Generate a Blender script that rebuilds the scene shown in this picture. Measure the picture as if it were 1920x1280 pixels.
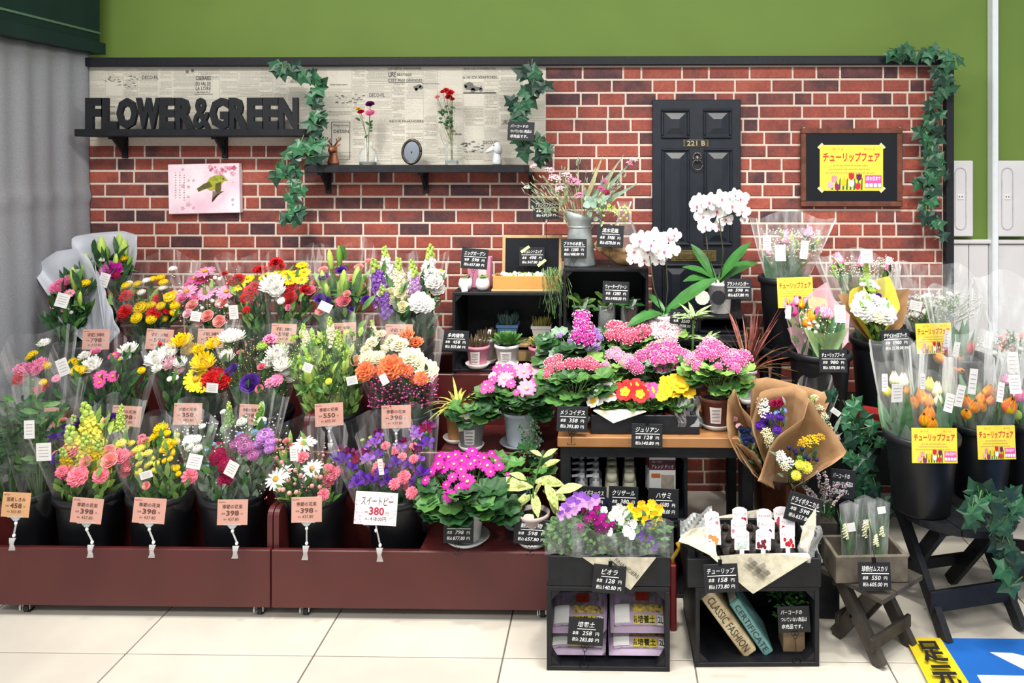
import bpy, math, random
from mathutils import Vector, Matrix, Quaternion, noise
for _o in list(bpy.data.objects): bpy.data.objects.remove(_o)
scene = bpy.context.scene
COL = scene.collection
PI = math.pi
rnd = random.Random(7)
U = rnd.uniform
def R(d): return math.radians(d)

# ------------------------------------------------------------------ camera
F, PX, HY, EYE, YAW = 1400.0, 1119.0, 301.0, 1.564, R(1.0)
cam_d = bpy.data.cameras.new('camera'); cam = bpy.data.objects.new('camera', cam_d); COL.objects.link(cam)
cam.location = (0, 0, EYE); cam.rotation_euler = (R(90), 0, YAW)
cam_d.sensor_width = 36; cam_d.lens = 36*F/1920
cam_d.shift_x = -(PX-960)/1920; cam_d.shift_y = -(640-HY)/1920
cam_d.clip_start = .05; scene.camera = cam

# ------------------------------------------------------------------ world, lamps, exposure
w = bpy.data.worlds.new('store_air'); scene.world = w; w.use_nodes = True
bg = w.node_tree.nodes['Background']; bg.inputs[0].default_value = (.93, .96, 1, 1); bg.inputs[1].default_value = .5
def area(name, loc, sx, sy, power, aim=None, col=(1, .97, .92)):
    d = bpy.data.lights.new(name, 'AREA'); d.shape = 'RECTANGLE'; d.size = sx; d.size_y = sy; d.energy = power; d.color = col
    o = bpy.data.objects.new(name, d); COL.objects.link(o); o.location = loc
    if aim: o.rotation_euler = (Vector(aim)-Vector(loc)).to_track_quat('-Z', 'Y').to_euler()
    return o
for _x in (-1.6, .9): area('ceiling_lamp', (_x, 1.5, 3.3), 1.6, .5, 60)
for _x in (-2.4, .2, 2.6): area('ceiling_lamp', (_x, -.6, 3.3), 1.6, .5, 42)
def spot(loc, aim, power, ang=62):
    d = bpy.data.lights.new('track_spot', 'SPOT'); d.energy = power; d.spot_size = R(ang); d.spot_blend = .8; d.shadow_soft_size = .09; d.color = (1, .96, .88)
    o = bpy.data.objects.new('track_spot', d); COL.objects.link(o); o.location = loc
    o.rotation_euler = (Vector(aim)-Vector(loc)).to_track_quat('-Z', 'Y').to_euler()
spot((-1.3, 2.2, 3.0), (-1.05, 3.05, .75), 150, 60)
spot((.1, 2.2, 3.0), (.25, 3.05, .8), 150, 60)
spot((1.3, 2.1, 3.0), (1.2, 3.0, .8), 110, 60)
vs = scene.view_settings
vs.view_transform = 'Standard'; vs.look = 'None'; vs.gamma = 1; vs.use_curve_mapping = False; vs.exposure = .25
scene.cycles.transparent_max_bounces = 32
scene.cycles.max_bounces = 8

# ------------------------------------------------------------------ helpers
def P(px, py, Y):
    u = (px-PX)/F; v = (HY-py)/F
    dx = -math.sin(YAW)+u*math.cos(YAW); dy = math.cos(YAW)+u*math.sin(YAW)
    t = Y/dy
    return Vector((dx*t, Y, EYE+v*t))
def XX(px, Y): return P(px, HY, Y).x
def ZZ(py, Y): return EYE+(HY-py)/F*Y
def M_(px, Y): return px*Y/F          # pixels to metres at a depth

def lin(c):
    if isinstance(c, str):
        c = c.lstrip('#'); c = [int(c[i:i+2], 16)/255 for i in (0, 2, 4)]
    return tuple((x/12.92 if x <= .04045 else ((x+.055)/1.055)**2.4) for x in c)
MATS = {}
def mat(name, col, rough=.6, var=.12, scale=40, metal=0, spec=.4, col2=None, bump=0, rand=0, trans=0, coat=0):
    if name in MATS: return MATS[name]
    m = bpy.data.materials.new(name); m.use_nodes = True; MATS[name] = m
    nt = m.node_tree; N = nt.nodes; L = nt.links
    b = N['Principled BSDF']; b.inputs['Roughness'].default_value = rough; b.inputs['Metallic'].default_value = metal
    b.inputs['Specular IOR Level'].default_value = spec; b.inputs['Coat Weight'].default_value = coat
    c = lin(col); c2 = lin(col2) if col2 else tuple(max(0, x*(1-var*2.2)) for x in c)
    if trans: b.inputs['Transmission Weight'].default_value = trans
    geo = N.new('ShaderNodeNewGeometry'); nz = N.new('ShaderNodeTexNoise'); nz.inputs['Scale'].default_value = scale; nz.inputs['Detail'].default_value = 4
    L.new(geo.outputs['Position'], nz.inputs['Vector'])
    mx = N.new('ShaderNodeMix'); mx.data_type = 'RGBA'
    mx.inputs[6].default_value = (*c, 1); mx.inputs[7].default_value = (*c2, 1)
    rp = N.new('ShaderNodeMapRange'); rp.inputs[1].default_value = .35; rp.inputs[2].default_value = .7
    L.new(nz.outputs['Fac'], rp.inputs[0]); L.new(rp.outputs[0], mx.inputs[0])
    out = mx.outputs[2]
    if rand:
        oi = N.new('ShaderNodeObjectInfo'); hs = N.new('ShaderNodeHueSaturation')
        mr = N.new('ShaderNodeMapRange'); mr.inputs[3].default_value = 1-rand; mr.inputs[4].default_value = 1+rand
        L.new(oi.outputs['Random'], mr.inputs[0]); L.new(mr.outputs[0], hs.inputs['Value']); L.new(out, hs.inputs['Color']); out = hs.outputs[0]
    L.new(out, b.inputs['Base Color'])
    if bump:
        bp = N.new('ShaderNodeBump'); bp.inputs['Strength'].default_value = bump; bp.inputs['Distance'].default_value = .01
        L.new(nz.outputs['Fac'], bp.inputs['Height']); L.new(bp.outputs[0], b.inputs['Normal'])
    return m
def film(name, col='#ffffff', lo=.05, hi=.3, rough=.12, scale=14, edge=.45):
    """clear plastic film: mostly transparent, glossy, with pale creases"""
    if name in MATS: return MATS[name]
    m = bpy.data.materials.new(name); m.use_nodes = True; MATS[name] = m
    nt = m.node_tree; N = nt.nodes; L = nt.links; b = N['Principled BSDF']
    b.inputs['Base Color'].default_value = (*lin(col), 1); b.inputs['Roughness'].default_value = rough; b.inputs['Specular IOR Level'].default_value = .8
    tr = N.new('ShaderNodeBsdfTransparent'); mx = N.new('ShaderNodeMixShader'); geo = N.new('ShaderNodeNewGeometry')
    mp = N.new('ShaderNodeMapping'); mp.inputs['Scale'].default_value = (1, 1, .22)
    nz = N.new('ShaderNodeTexNoise'); nz.inputs['Scale'].default_value = scale*2; nz.inputs['Detail'].default_value = 3
    L.new(geo.outputs['Position'], mp.inputs[0]); L.new(mp.outputs[0], nz.inputs['Vector'])
    mr = N.new('ShaderNodeMapRange'); mr.inputs[1].default_value = .45; mr.inputs[2].default_value = .75; mr.inputs[3].default_value = lo; mr.inputs[4].default_value = hi
    L.new(nz.outputs['Fac'], mr.inputs[0])
    fr = N.new('ShaderNodeFresnel'); fr.inputs[0].default_value = 1.25
    ml = N.new('ShaderNodeMath'); ml.operation = 'MULTIPLY_ADD'; ml.inputs[1].default_value = edge
    L.new(fr.outputs[0], ml.inputs[0]); L.new(mr.outputs[0], ml.inputs[2]); ml.use_clamp = True
    L.new(ml.outputs[0], mx.inputs[0]); L.new(tr.outputs[0], mx.inputs[1]); L.new(b.outputs[0], mx.inputs[2])
    L.new(mx.outputs[0], N['Material Output'].inputs['Surface'])
    bp = N.new('ShaderNodeBump'); bp.inputs['Strength'].default_value = .5; bp.inputs['Distance'].default_value = .02
    L.new(nz.outputs['Fac'], bp.inputs['Height']); L.new(bp.outputs[0], b.inputs['Normal'])
    return m

class MB:
    def __init__(s): s.v = []; s.f = []; s.m = []; s.mi = 0
    def add(s, vs, fs, m=None):
        k = len(s.v); s.v += [tuple(x) for x in vs]
        for f in fs: s.f.append(tuple(i+k for i in f)); s.m.append(s.mi if m is None else m)
    def box(s, c, d, rot=None, m=None):
        x, y, z = d[0]/2, d[1]/2, d[2]/2
        vs = [Vector((a, b, e)) for a in (-x, x) for b in (-y, y) for e in (-z, z)]
        if rot is not None: vs = [rot @ q for q in vs]
        c = Vector(c)
        s.add([q+c for q in vs], [(0, 1, 3, 2), (4, 6, 7, 5), (0, 4, 5, 1), (2, 3, 7, 6), (0, 2, 6, 4), (1, 5, 7, 3)], m)
    def bx(s, x0, x1, y0, y1, z0, z1, m=None): s.box(((x0+x1)/2, (y0+y1)/2, (z0+z1)/2), (abs(x1-x0), abs(y1-y0), abs(z1-z0)), None, m)
    def cbox(s, c, d, ch, m=None, rot=None):
        """box with chamfered edges (24 corner verts)"""
        x, y, z = d[0]/2, d[1]/2, d[2]/2; ch = min(ch, x*.9, y*.9, z*.9)
        vs = []; idx = {}
        for sx in (-1, 1):
            for sy in (-1, 1):
                for sz in (-1, 1):
                    for ax in range(3):
                        p = [sx*(x-ch), sy*(y-ch), sz*(z-ch)]; p[ax] += (sx, sy, sz)[ax]*ch
                        idx[(sx, sy, sz, ax)] = len(vs); vs.append(Vector(p))
        fs = []
        for ax in range(3):
            o = [a for a in range(3) if a != ax]
            for sg in (-1, 1):
                q = []
                for a, b in ((-1, -1), (1, -1), (1, 1), (-1, 1)):
                    k = [0, 0, 0]; k[ax] = sg; k[o[0]] = a; k[o[1]] = b; q.append(idx[(*k, ax)])
                fs.append(tuple(q))
            for a in (-1, 1):
                for b in (-1, 1):
                    k0 = [0, 0, 0]; k1 = [0, 0, 0]; k0[ax] = -1; k1[ax] = 1
                    for k in (k0, k1): k[o[0]] = a; k[o[1]] = b
                    fs.append((idx[(*k0, o[0])], idx[(*k1, o[0])], idx[(*k1, o[1])], idx[(*k0, o[1])]))
        for sx in (-1, 1):
            for sy in (-1, 1):
                for sz in (-1, 1): fs.append(tuple(idx[(sx, sy, sz, a)] for a in range(3)))
        if rot is not None: vs = [rot @ q for q in vs]
        c = Vector(c); s.add([q+c for q in vs], fs, m)
    def bar(s, a, b, wd, th, up=(0, 0, 1), m=None):
        a = Vector(a); b = Vector(b); d = (b-a).normalized(); u = Vector(up); r = d.cross(u)
        if r.length < 1e-4: r = d.cross(Vector((1, 0, 0)))
        r.normalize(); u = r.cross(d)
        vs = [p+r*(i*wd/2)+u*(j*th/2) for p in (a, b) for i, j in ((-1, -1), (1, -1), (1, 1), (-1, 1))]
        s.add(vs, [(0, 3, 2, 1), (4, 5, 6, 7), (0, 1, 5, 4), (1, 2, 6, 5), (2, 3, 7, 6), (3, 0, 4, 7)], m)
    def tube(s, pts, rad, n=6, m=None, cap=True):
        pts = [Vector(p) for p in pts]; k = len(s.v); rs = rad if isinstance(rad, (list, tuple)) else [rad]*len(pts)
        ref = None
        for i, p in enumerate(pts):
            d = (pts[min(i+1, len(pts)-1)]-pts[max(i-1, 0)])
            d = d.normalized() if d.length > 1e-9 else Vector((0, 0, 1))
            if ref is None: ref = d.orthogonal().normalized()
            a = (ref-d*ref.dot(d)); a = a.normalized() if a.length > 1e-6 else d.orthogonal().normalized(); ref = a; b = d.cross(a)
            for j in range(n):
                t = 2*PI*j/n; q = p+(a*math.cos(t)+b*math.sin(t))*rs[i]; s.v.append(tuple(q))
        mm = s.mi if m is None else m
        for i in range(len(pts)-1):
            for j in range(n):
                j2 = (j+1) % n; s.f.append((k+i*n+j, k+i*n+j2, k+(i+1)*n+j2, k+(i+1)*n+j)); s.m.append(mm)
        if cap:
            s.f.append(tuple(k+j for j in reversed(range(n)))); s.m.append(mm)
            e = k+(len(pts)-1)*n; s.f.append(tuple(e+j for j in range(n))); s.m.append(mm)
    def lathe(s, prof, c=(0, 0, 0), n=24, m=None, sx=1, sy=1, capb=True, capt=False, fn=None):
        k = len(s.v); mm = s.mi if m is None else m
        for i, (r, z) in enumerate(prof):
            for j in range(n):
                t = 2*PI*j/n; rr = r*(fn(t, i) if fn else 1)
                s.v.append((c[0]+rr*math.cos(t)*sx, c[1]+rr*math.sin(t)*sy, c[2]+z))
        for i in range(len(prof)-1):
            for j in range(n):
                j2 = (j+1) % n; s.f.append((k+i*n+j, k+i*n+j2, k+(i+1)*n+j2, k+(i+1)*n+j)); s.m.append(mm)
        if capb: s.f.append(tuple(k+j for j in reversed(range(n)))); s.m.append(mm)
        if capt: e = k+(len(prof)-1)*n; s.f.append(tuple(e+j for j in range(n))); s.m.append(mm)
    def prism(s, out, y0, y1, m=None):
        """outline in x,z extruded along y"""
        n = len(out); vs = [(x, y0, z) for x, z in out]+[(x, y1, z) for x, z in out]
        s.add(vs, [tuple(range(n)), tuple(n+i for i in reversed(range(n)))]+[(i, i+n, (i+1) % n+n, (i+1) % n) for i in range(n)], m)
    def grid(s, fn, nu, nv, m=None, closed=False):
        k = len(s.v); mm = s.mi if m is None else m
        for i in range(nv+1):
            for j in range(nu if closed else nu+1): s.v.append(tuple(fn(j/nu, i/nv)))
        w_ = nu if closed else nu+1
        for i in range(nv):
            for j in range(nu):
                j2 = (j+1) % w_; s.f.append((k+i*w_+j, k+i*w_+j2, k+(i+1)*w_+j2, k+(i+1)*w_+j)); s.m.append(mm)
    def ball(s, c, r, n=6, m=None, sz=1):
        k = max(2, n//2)
        s.lathe([(r*math.sin(PI*(i+.15)/(k+.3)), -r*sz*math.cos(PI*(i+.15)/(k+.3))) for i in range(k+1)], c, n, m, capt=True)
    def octa(s, c, r, m=None):
        x, y, z = c; s.add([(x+r, y, z), (x, y+r, z), (x-r, y, z), (x, y-r, z), (x, y, z+r), (x, y, z-r)],
                           [(0, 1, 4), (1, 2, 4), (2, 3, 4), (3, 0, 4), (1, 0, 5), (2, 1, 5), (3, 2, 5), (0, 3, 5)], m)
    def leaf(s, base, d, n, L, W, curl=.3, m=None, seg=4, fold=.15, prof=(.25, .85, 1, .7, .08), wave=0, lobes=0):
        """a blade from base along d, face normal n, drooping by curl"""
        d = Vector(d).normalized(); n = Vector(n); n = n-d*n.dot(d); n = n.normalized() if n.length > 1e-5 else d.orthogonal().normalized()
        r = d.cross(n); k = len(s.v); mm = s.mi if m is None else m; base = Vector(base)
        for i in range(seg+1):
            t = i/seg; f = t*(len(prof)-1); a = int(min(f, len(prof)-2)); wv = prof[a]+(prof[a+1]-prof[a])*(f-a)
            if lobes: wv *= 1+lobes*(1 if i % 2 else -1)
            c = base+d*(L*t*(1-abs(curl)*.25*t))-n*(curl*L*t*t*.6); hw = wv*W/2
            wz = wave*W*math.sin(i*2.1)
            s.v += [tuple(c-r*hw+n*(fold*hw+wz)), tuple(c), tuple(c+r*hw+n*(fold*hw-wz))]
        for i in range(seg):
            q = k+i*3; s.f += [(q, q+1, q+4, q+3), (q+1, q+2, q+5, q+4)]; s.m += [mm, mm]
    def mesh(s, name, mats, smooth=False):
        me = bpy.data.meshes.new(name); me.from_pydata(s.v, [], s.f)
        for q in (mats if isinstance(mats, (list, tuple)) else [mats]): me.materials.append(q)
        me.polygons.foreach_set('material_index', s.m)
        if smooth: me.polygons.foreach_set('use_smooth', [True]*len(s.f))
        me.update(); return me
    def build(s, name, mats, parent=None, loc=None, rot=None, smooth=False, label=None, kind=None):
        return ob(name, s.mesh(name, mats, smooth), parent, loc, rot, None, label, kind)

def ob(name, me, parent=None, loc=None, rot=None, scale=None, label=None, kind=None):
    o = bpy.data.objects.new(name, me); COL.objects.link(o)
    if parent: o.parent = parent
    if loc is not None: o.location = loc
    if rot is not None:
        if isinstance(rot, Quaternion): o.rotation_mode = 'QUATERNION'; o.rotation_quaternion = rot
        elif isinstance(rot, Matrix): o.rotation_euler = rot.to_euler()
        else: o.rotation_euler = rot
    if scale is not None: o.scale = scale if hasattr(scale, '__len__') else (scale,)*3
    if label: o['label'] = label
    if kind: o['kind'] = kind
    return o
def tag(o, label, cat, group=None):
    o['label'] = label; o['category'] = cat
    if group: o['group'] = group
    return o
def thing(name, label, cat, loc=(0, 0, 0), rot=(0, 0, 0), group=None):
    o = bpy.data.objects.new(name, None); COL.objects.link(o); o.location = loc; o.rotation_euler = rot; o.empty_display_size = .05
    return tag(o, label, cat, group)
def struct(o): o['kind'] = 'structure'; return o
def face(d, spin=0):
    """rotation taking +Z to d with a spin about it"""
    return Vector(d).to_track_quat('Z', 'Y') @ Quaternion((0, 0, 1), spin)

# ------------------------------------------------------------------ lettering
TXT = {}
def text_mesh(body, mt, bold=0, shear=0, align='CENTER', spacing=1):
    key = (body, mt.name, bold, shear, align, spacing)
    if key in TXT: return TXT[key]
    cu = bpy.data.curves.new('lettering', 'FONT'); cu.body = body; cu.align_x = align; cu.offset = bold; cu.shear = shear; cu.resolution_u = 2; cu.space_line = spacing
    o = bpy.data.objects.new('tmp_text', cu); COL.objects.link(o)
    bpy.context.view_layer.update()
    me = bpy.data.meshes.new_from_object(o.evaluated_get(bpy.context.evaluated_depsgraph_get()))
    bpy.data.objects.remove(o); bpy.data.curves.remove(cu)
    me.materials.clear(); me.materials.append(mt)
    TXT[key] = me; return me
def text_pts(body, bold=0, shear=0):
    me = text_mesh(body, MATS['ink_white'], bold, shear)
    vs = [v.co.copy() for v in me.vertices]; fs = [tuple(p.vertices) for p in me.polygons]
    return vs, fs
def put_text(mb, body, x0, x1, z0, z1, y=0, m=0, bold=0, shear=0, fit=True):
    """text fitted in a box of the local XZ plane, facing -Y"""
    vs, fs = text_pts(body, bold, shear)
    if not vs: return
    ax = min(q.x for q in vs); bx_ = max(q.x for q in vs); az = min(q.y for q in vs); bz = max(q.y for q in vs)
    sx = (x1-x0)/(bx_-ax); sz = (z1-z0)/(bz-az)
    if not fit: sx = sz = min(sx, sz)
    cx = (x0+x1)/2; cz = (z0+z1)/2
    mb.add([(cx+(q.x-(ax+bx_)/2)*sx, y, cz+(q.y-(az+bz)/2)*sz) for q in vs], fs, m)
mat('ink_white', '#f4f4f2', .6, 0); mat('ink_black', '#1c1a1c', .6, 0); mat('ink_brown', '#5a3a36', .6, 0); mat('ink_red', '#c8302c', .6, 0)
# ------------------------------------------------------------------ shared materials
BLK = mat('black_paint', '#1b1d24', .5, .2, 60, spec=.35)
BLKW = mat('black_stained_wood', '#17191f', .55, .25, 30, spec=.35, bump=.15)
BUCK = mat('bucket_plastic', '#14161b', .42, .15, 20, spec=.45)
RED = mat('mahogany_laminate', '#54201f', .36, .1, 4, spec=.45, col2='#4c1c1e')
CREAM = mat('paper_cream', '#efe8d4', .8, .06, 60)
WHT = mat('white_plastic', '#eceae6', .4, .03, 20)
KRAFT = mat('kraft_paper', '#b08a62', .8, .12, 25)
GREENS = [mat('leaf_dark', '#1d3f22', .5, .3, 60, rand=.25, col2='#2d5a2c'), mat('leaf_mid', '#3c6b30', .5, .25, 60, rand=.25, col2='#557f3c'),
          mat('leaf_light', '#6f9a45', .5, .2, 60, rand=.2, col2='#8fb55a'), mat('leaf_grey', '#6c8671', .55, .2, 60, rand=.2, col2='#8da58c'),
          mat('leaf_lime', '#9fbf4c', .5, .2, 60, rand=.15, col2='#c2d476')]
STEM = mat('stem_green', '#5a8040', .5, .15, 50)
WIRE = mat('black_wire', '#131416', .4, 0, metal=.6)
CELLO = film('cellophane', '#ffffff', .01, .10, .08, 14, .2)
SLEEVE = film('plastic_sleeve', '#f4f8f8', .07, .32, .15, 16, .5)
GLASS = film('clear_glass', '#f0f6f4', .05, .1, .03, 3, .9)

# ------------------------------------------------------------------ floor
TILE = mat('floor_tile', '#cfc9bb', .22, .05, 5, rand=.06, col2='#c6beb2', spec=.5)
fl = MB(); fl.bx(-7.2, 7.2, .3, 4.6, -.06, -.004)
floor = struct(fl.build('floor', mat('grout', '#6d6860', .8)))
tm = MB(); tm.cbox((0, 0, -.006), (.5955, .5955, .012), .0015); tme = tm.mesh('tile', TILE)
gx0 = XX(943, 2.344); gy0 = 2.344
for i in range(-11, 12):
    for j in range(-3, 4): ob('tile', tme, floor, (gx0+.6*i+.3, gy0+.6*j+.3, 0))

# ------------------------------------------------------------------ walls
YW = 3.55; YB = 3.70
GRN = mat('green_wall_paint', '#6b8539', .7, .04, 3)
wb = MB(); wb.bx(-7.2, 7.2, YB, YB+.1, 0, 3.4); struct(wb.build('wall_back', GRN))
# lower white wainscot right of the display, with its boards
WWH = mat('white_wall_board', '#dcd9da', .45, .03, 6)
xr = XX(1783, YB); zt = ZZ(452, YB)
wl = MB(); wl.bx(xr-.1, 7.2, YB-.012, YB, 0, zt-.01); wlo = struct(wl.build('wall_lower', mat('seam_grey', '#a9a7aa', .6)))
xs = [xr-.1, XX(1812, YB), XX(1849, YB), XX(1864, YB), XX(1990, YB), 4.6, 7.2]
for a, b in zip(xs, xs[1:]):
    m = MB(); m.cbox(((a+b)/2, YB-.018, (zt-.01)/2), (b-a-.004, .014, zt-.012), .002); m.build('panel', WWH, wlo)
m = MB(); m.cbox(((xr+7.1)/2, YB-.022, zt+.004), (7.3-xr, .034, .02), .004); struct(m.build('trim_3', WWH))
m = MB(); m.cbox((XX(1856, YB), YB-.03, 1.7), (M_(11, YB), .06, 3.4), .006); struct(m.build('trim_4', mat('white_post', '#e6ebf0', .4, .02)))
for px0, px1, lab in ((1785, 1824, 'white wall box with long oval inset beside the black panel frame'), (1864, 1926, 'white wall box with long oval inset beyond the white post')):
    a, b = XX(px0, YB-.05), XX(px1, YB-.05); c0, c1 = ZZ(442, YB-.05), ZZ(301, YB-.05)
    r = thing('wall_box', lab, 'wall box', ((a+b)/2, YB, c0)); hh = c1-c0; ww = b-a
    m = MB(); m.cbox((0, -.028, hh/2), (ww, .055, hh), .004); m.build('cover', WWH, r)
    def stad(w_, h_, n=8): return [(w_*math.cos(t), h_-w_+w_*math.sin(t)) for t in [PI*i/n for i in range(n+1)]]+[(w_*math.cos(t), -h_+w_+w_*math.sin(t)) for t in [PI+PI*i/n for i in range(n+1)]]
    o1 = stad(.028, hh*.41); o2 = stad(.025, hh*.41-.003); m = MB(); n = len(o1)
    ox = -.012 if px0 < 1800 else -.02
    m.add([(x+ox, -.056, z+hh/2) for x, z in o1]+[(x+ox, -.059, z+hh/2) for x, z in o1]+[(x+ox, -.059, z+hh/2) for x, z in o2]+[(x+ox, -.056, z+hh/2) for x, z in o2],
          [(i+q*n, (i+1) % n+q*n, (i+1) % n+(q+1)*n, i+(q+1)*n) for q in range(3) for i in range(n)]); m.build('oval_inset', mat('inset_grey', '#c4c2c4', .5), r)
    m = MB(); m.cbox((ox, -.057, hh*.52), (.028, .004, .024), .001); s_ = m.build('socket', WHT, r)
    m = MB(); m.box((ox-.006, -.0595, hh*.525), (.004, .002, .007)); m.box((ox+.006, -.0595, hh*.525), (.004, .002, .007)); m.build('slot', mat('slot_dark', '#4a4548', .6), s_)

# ------------------------------------------------------------------ brick display panel
XL, XR = XX(163, YW), XX(1783, YW); ZT = ZZ(107, YW)
MORT = mat('mortar', '#d8c7b8', .85, .06, 80, bump=.2)
def brick_mat():
    m = bpy.data.materials.new('brick_face'); m.use_nodes = True; nt = m.node_tree; N = nt.nodes; L = nt.links; b = N['Principled BSDF']
    b.inputs['Roughness'].default_value = .6; b.inputs['Specular IOR Level'].default_value = .3
    geo = N.new('ShaderNodeNewGeometry'); oi = N.new('ShaderNodeObjectInfo')
    n1 = N.new('ShaderNodeTexNoise'); n1.inputs['Scale'].default_value = 9; n1.inputs['Detail'].default_value = 5; L.new(geo.outputs['Position'], n1.inputs['Vector'])
    n2 = N.new('ShaderNodeTexNoise'); n2.inputs['Scale'].default_value = 70; n2.inputs['Detail'].default_value = 6; L.new(geo.outputs['Position'], n2.inputs['Vector'])
    ad = N.new('ShaderNodeMath'); ad.operation = 'MULTIPLY_ADD'; ad.inputs[1].default_value = .55; L.new(oi.outputs['Random'], ad.inputs[0])
    sc = N.new('ShaderNodeMath'); sc.operation = 'MULTIPLY'; sc.inputs[1].default_value = .9; L.new(n1.outputs['Fac'], sc.inputs[0]); L.new(sc.outputs[0], ad.inputs[2])
    cr = N.new('ShaderNodeValToRGB'); e = cr.color_ramp.elements
    e[0].position = .28; e[0].color = (*lin('#a65a4b'), 1); e[1].position = 1; e[1].color = (*lin('#4c3236'), 1)
    for p, c in ((.5, '#994d3f'), (.68, '#8b453b'), (.84, '#70403c')):
        q = cr.color_ramp.elements.new(p); q.color = (*lin(c), 1)
    L.new(ad.outputs[0], cr.inputs[0])
    mx = N.new('ShaderNodeMix'); mx.data_type = 'RGBA'; mx.blend_type = 'MULTIPLY'; mx.inputs[0].default_value = .5
    gr = N.new('ShaderNodeMapRange'); gr.inputs[1].default_value = .3; gr.inputs[2].default_value = .7; gr.inputs[3].default_value = .6; gr.inputs[4].default_value = 1.25
    L.new(n2.outputs['Fac'], gr.inputs[0]); cmb = N.new('ShaderNodeCombineColor')
    for i in range(3): L.new(gr.outputs[0], cmb.inputs[i])
    L.new(cr.outputs[0], mx.inputs[6]); L.new(cmb.outputs[0], mx.inputs[7]); L.new(mx.outputs[2], b.inputs['Base Color'])
    bp = N.new('ShaderNodeBump'); bp.inputs['Strength'].default_value = .25; bp.inputs['Distance'].default_value = .004; L.new(n2.outputs['Fac'], bp.inputs['Height']); L.new(bp.outputs[0], b.inputs['Normal'])
    return m
BRICK = brick_mat()
m = MB(); m.bx(XL, XR, YW, YW+.06, 0, ZT); wall = struct(m.build('wall_display', MORT))
bm_ = MB(); ch = .06
bm_.add([(-.5, 0, -.5), (.5, 0, -.5), (.5, 0, .5), (-.5, 0, .5), (-.5, -.5, -.5), (.5, -.5, -.5), (.5, -.5, .5), (-.5, -.5, .5),
         (-.5+ch*.35, -1, -.5+ch), (.5-ch*.35, -1, -.5+ch), (.5-ch*.35, -1, .5-ch), (-.5+ch*.35, -1, .5-ch)],
        [(0, 1, 5, 4), (1, 2, 6, 5), (2, 3, 7, 6), (3, 0, 4, 7), (4, 5, 9, 8), (5, 6, 10, 9), (6, 7, 11, 10), (7, 4, 8, 11), (8, 9, 10, 11)])
bme = bm_.mesh('brick', BRICK)
XN = XX(1022, YW); XS = XX(580, YW); ZN = ZZ(312, YW); ZL = ZZ(262, YW); PIT = M_(24.4, YW); z = ZZ(125, YW); row = 0
rest = MB(); cnt = 0; rb = random.Random(3)
while z > .02:
    zc = z-PIT/2; xst = XL+.002 if zc < ZN else XN
    x = xst-rb.uniform(0, .1); xe = XR-M_(15, YW)
    spans = []
    if ZN <= zc < ZL: spans = [(XL+.002, XS)]
    if spans: x = XL-rb.uniform(0, .1)
    while x < xe:
        if spans and XS <= x < XN: x = XN-.03
        wd = M_(rb.choice((28, 34, 44, 50, 58, 62, 68, 76, 80)), YW); a, b = max(x, xst), min(x+wd, xe)
        if spans: a, b = (max(x, XL+.002), min(x+wd, XS)) if x < XS else (max(x, XN), min(x+wd, xe))
        if b-a > .012:
            dd = rb.uniform(.003, .0045); c = Vector(((a+b)/2, YW, z-PIT/2)); d = (b-a-.0095, dd, PIT-.0105)
            py = HY-(c.z-EYE)*F/YW
            if py < 590 and cnt < 300: ob('brick', bme, wall, c, None, d); cnt += 1
            else: rest.add([(c.x+q[0]*d[0], c.y+q[1]*d[1], c.z+q[2]*d[2]) for q in bm_.v], bm_.f)
        x += wd
    z -= PIT; row += 1
rest.build('brick_rows', BRICK, wall, kind='stuff')
m = MB(); m.cbox(((XL+XR)/2, YW-.012, ZZ(115.5, YW)), (XR-XL, .05, M_(16, YW)), .003); struct(m.build('trim_1', BLK))
m = MB(); m.cbox((XR-M_(7.5, YW), YW-.01, (ZZ(124, YW))/2), (M_(15, YW), .05, ZZ(124, YW)), .003); struct(m.build('trim_2', BLK))

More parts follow.
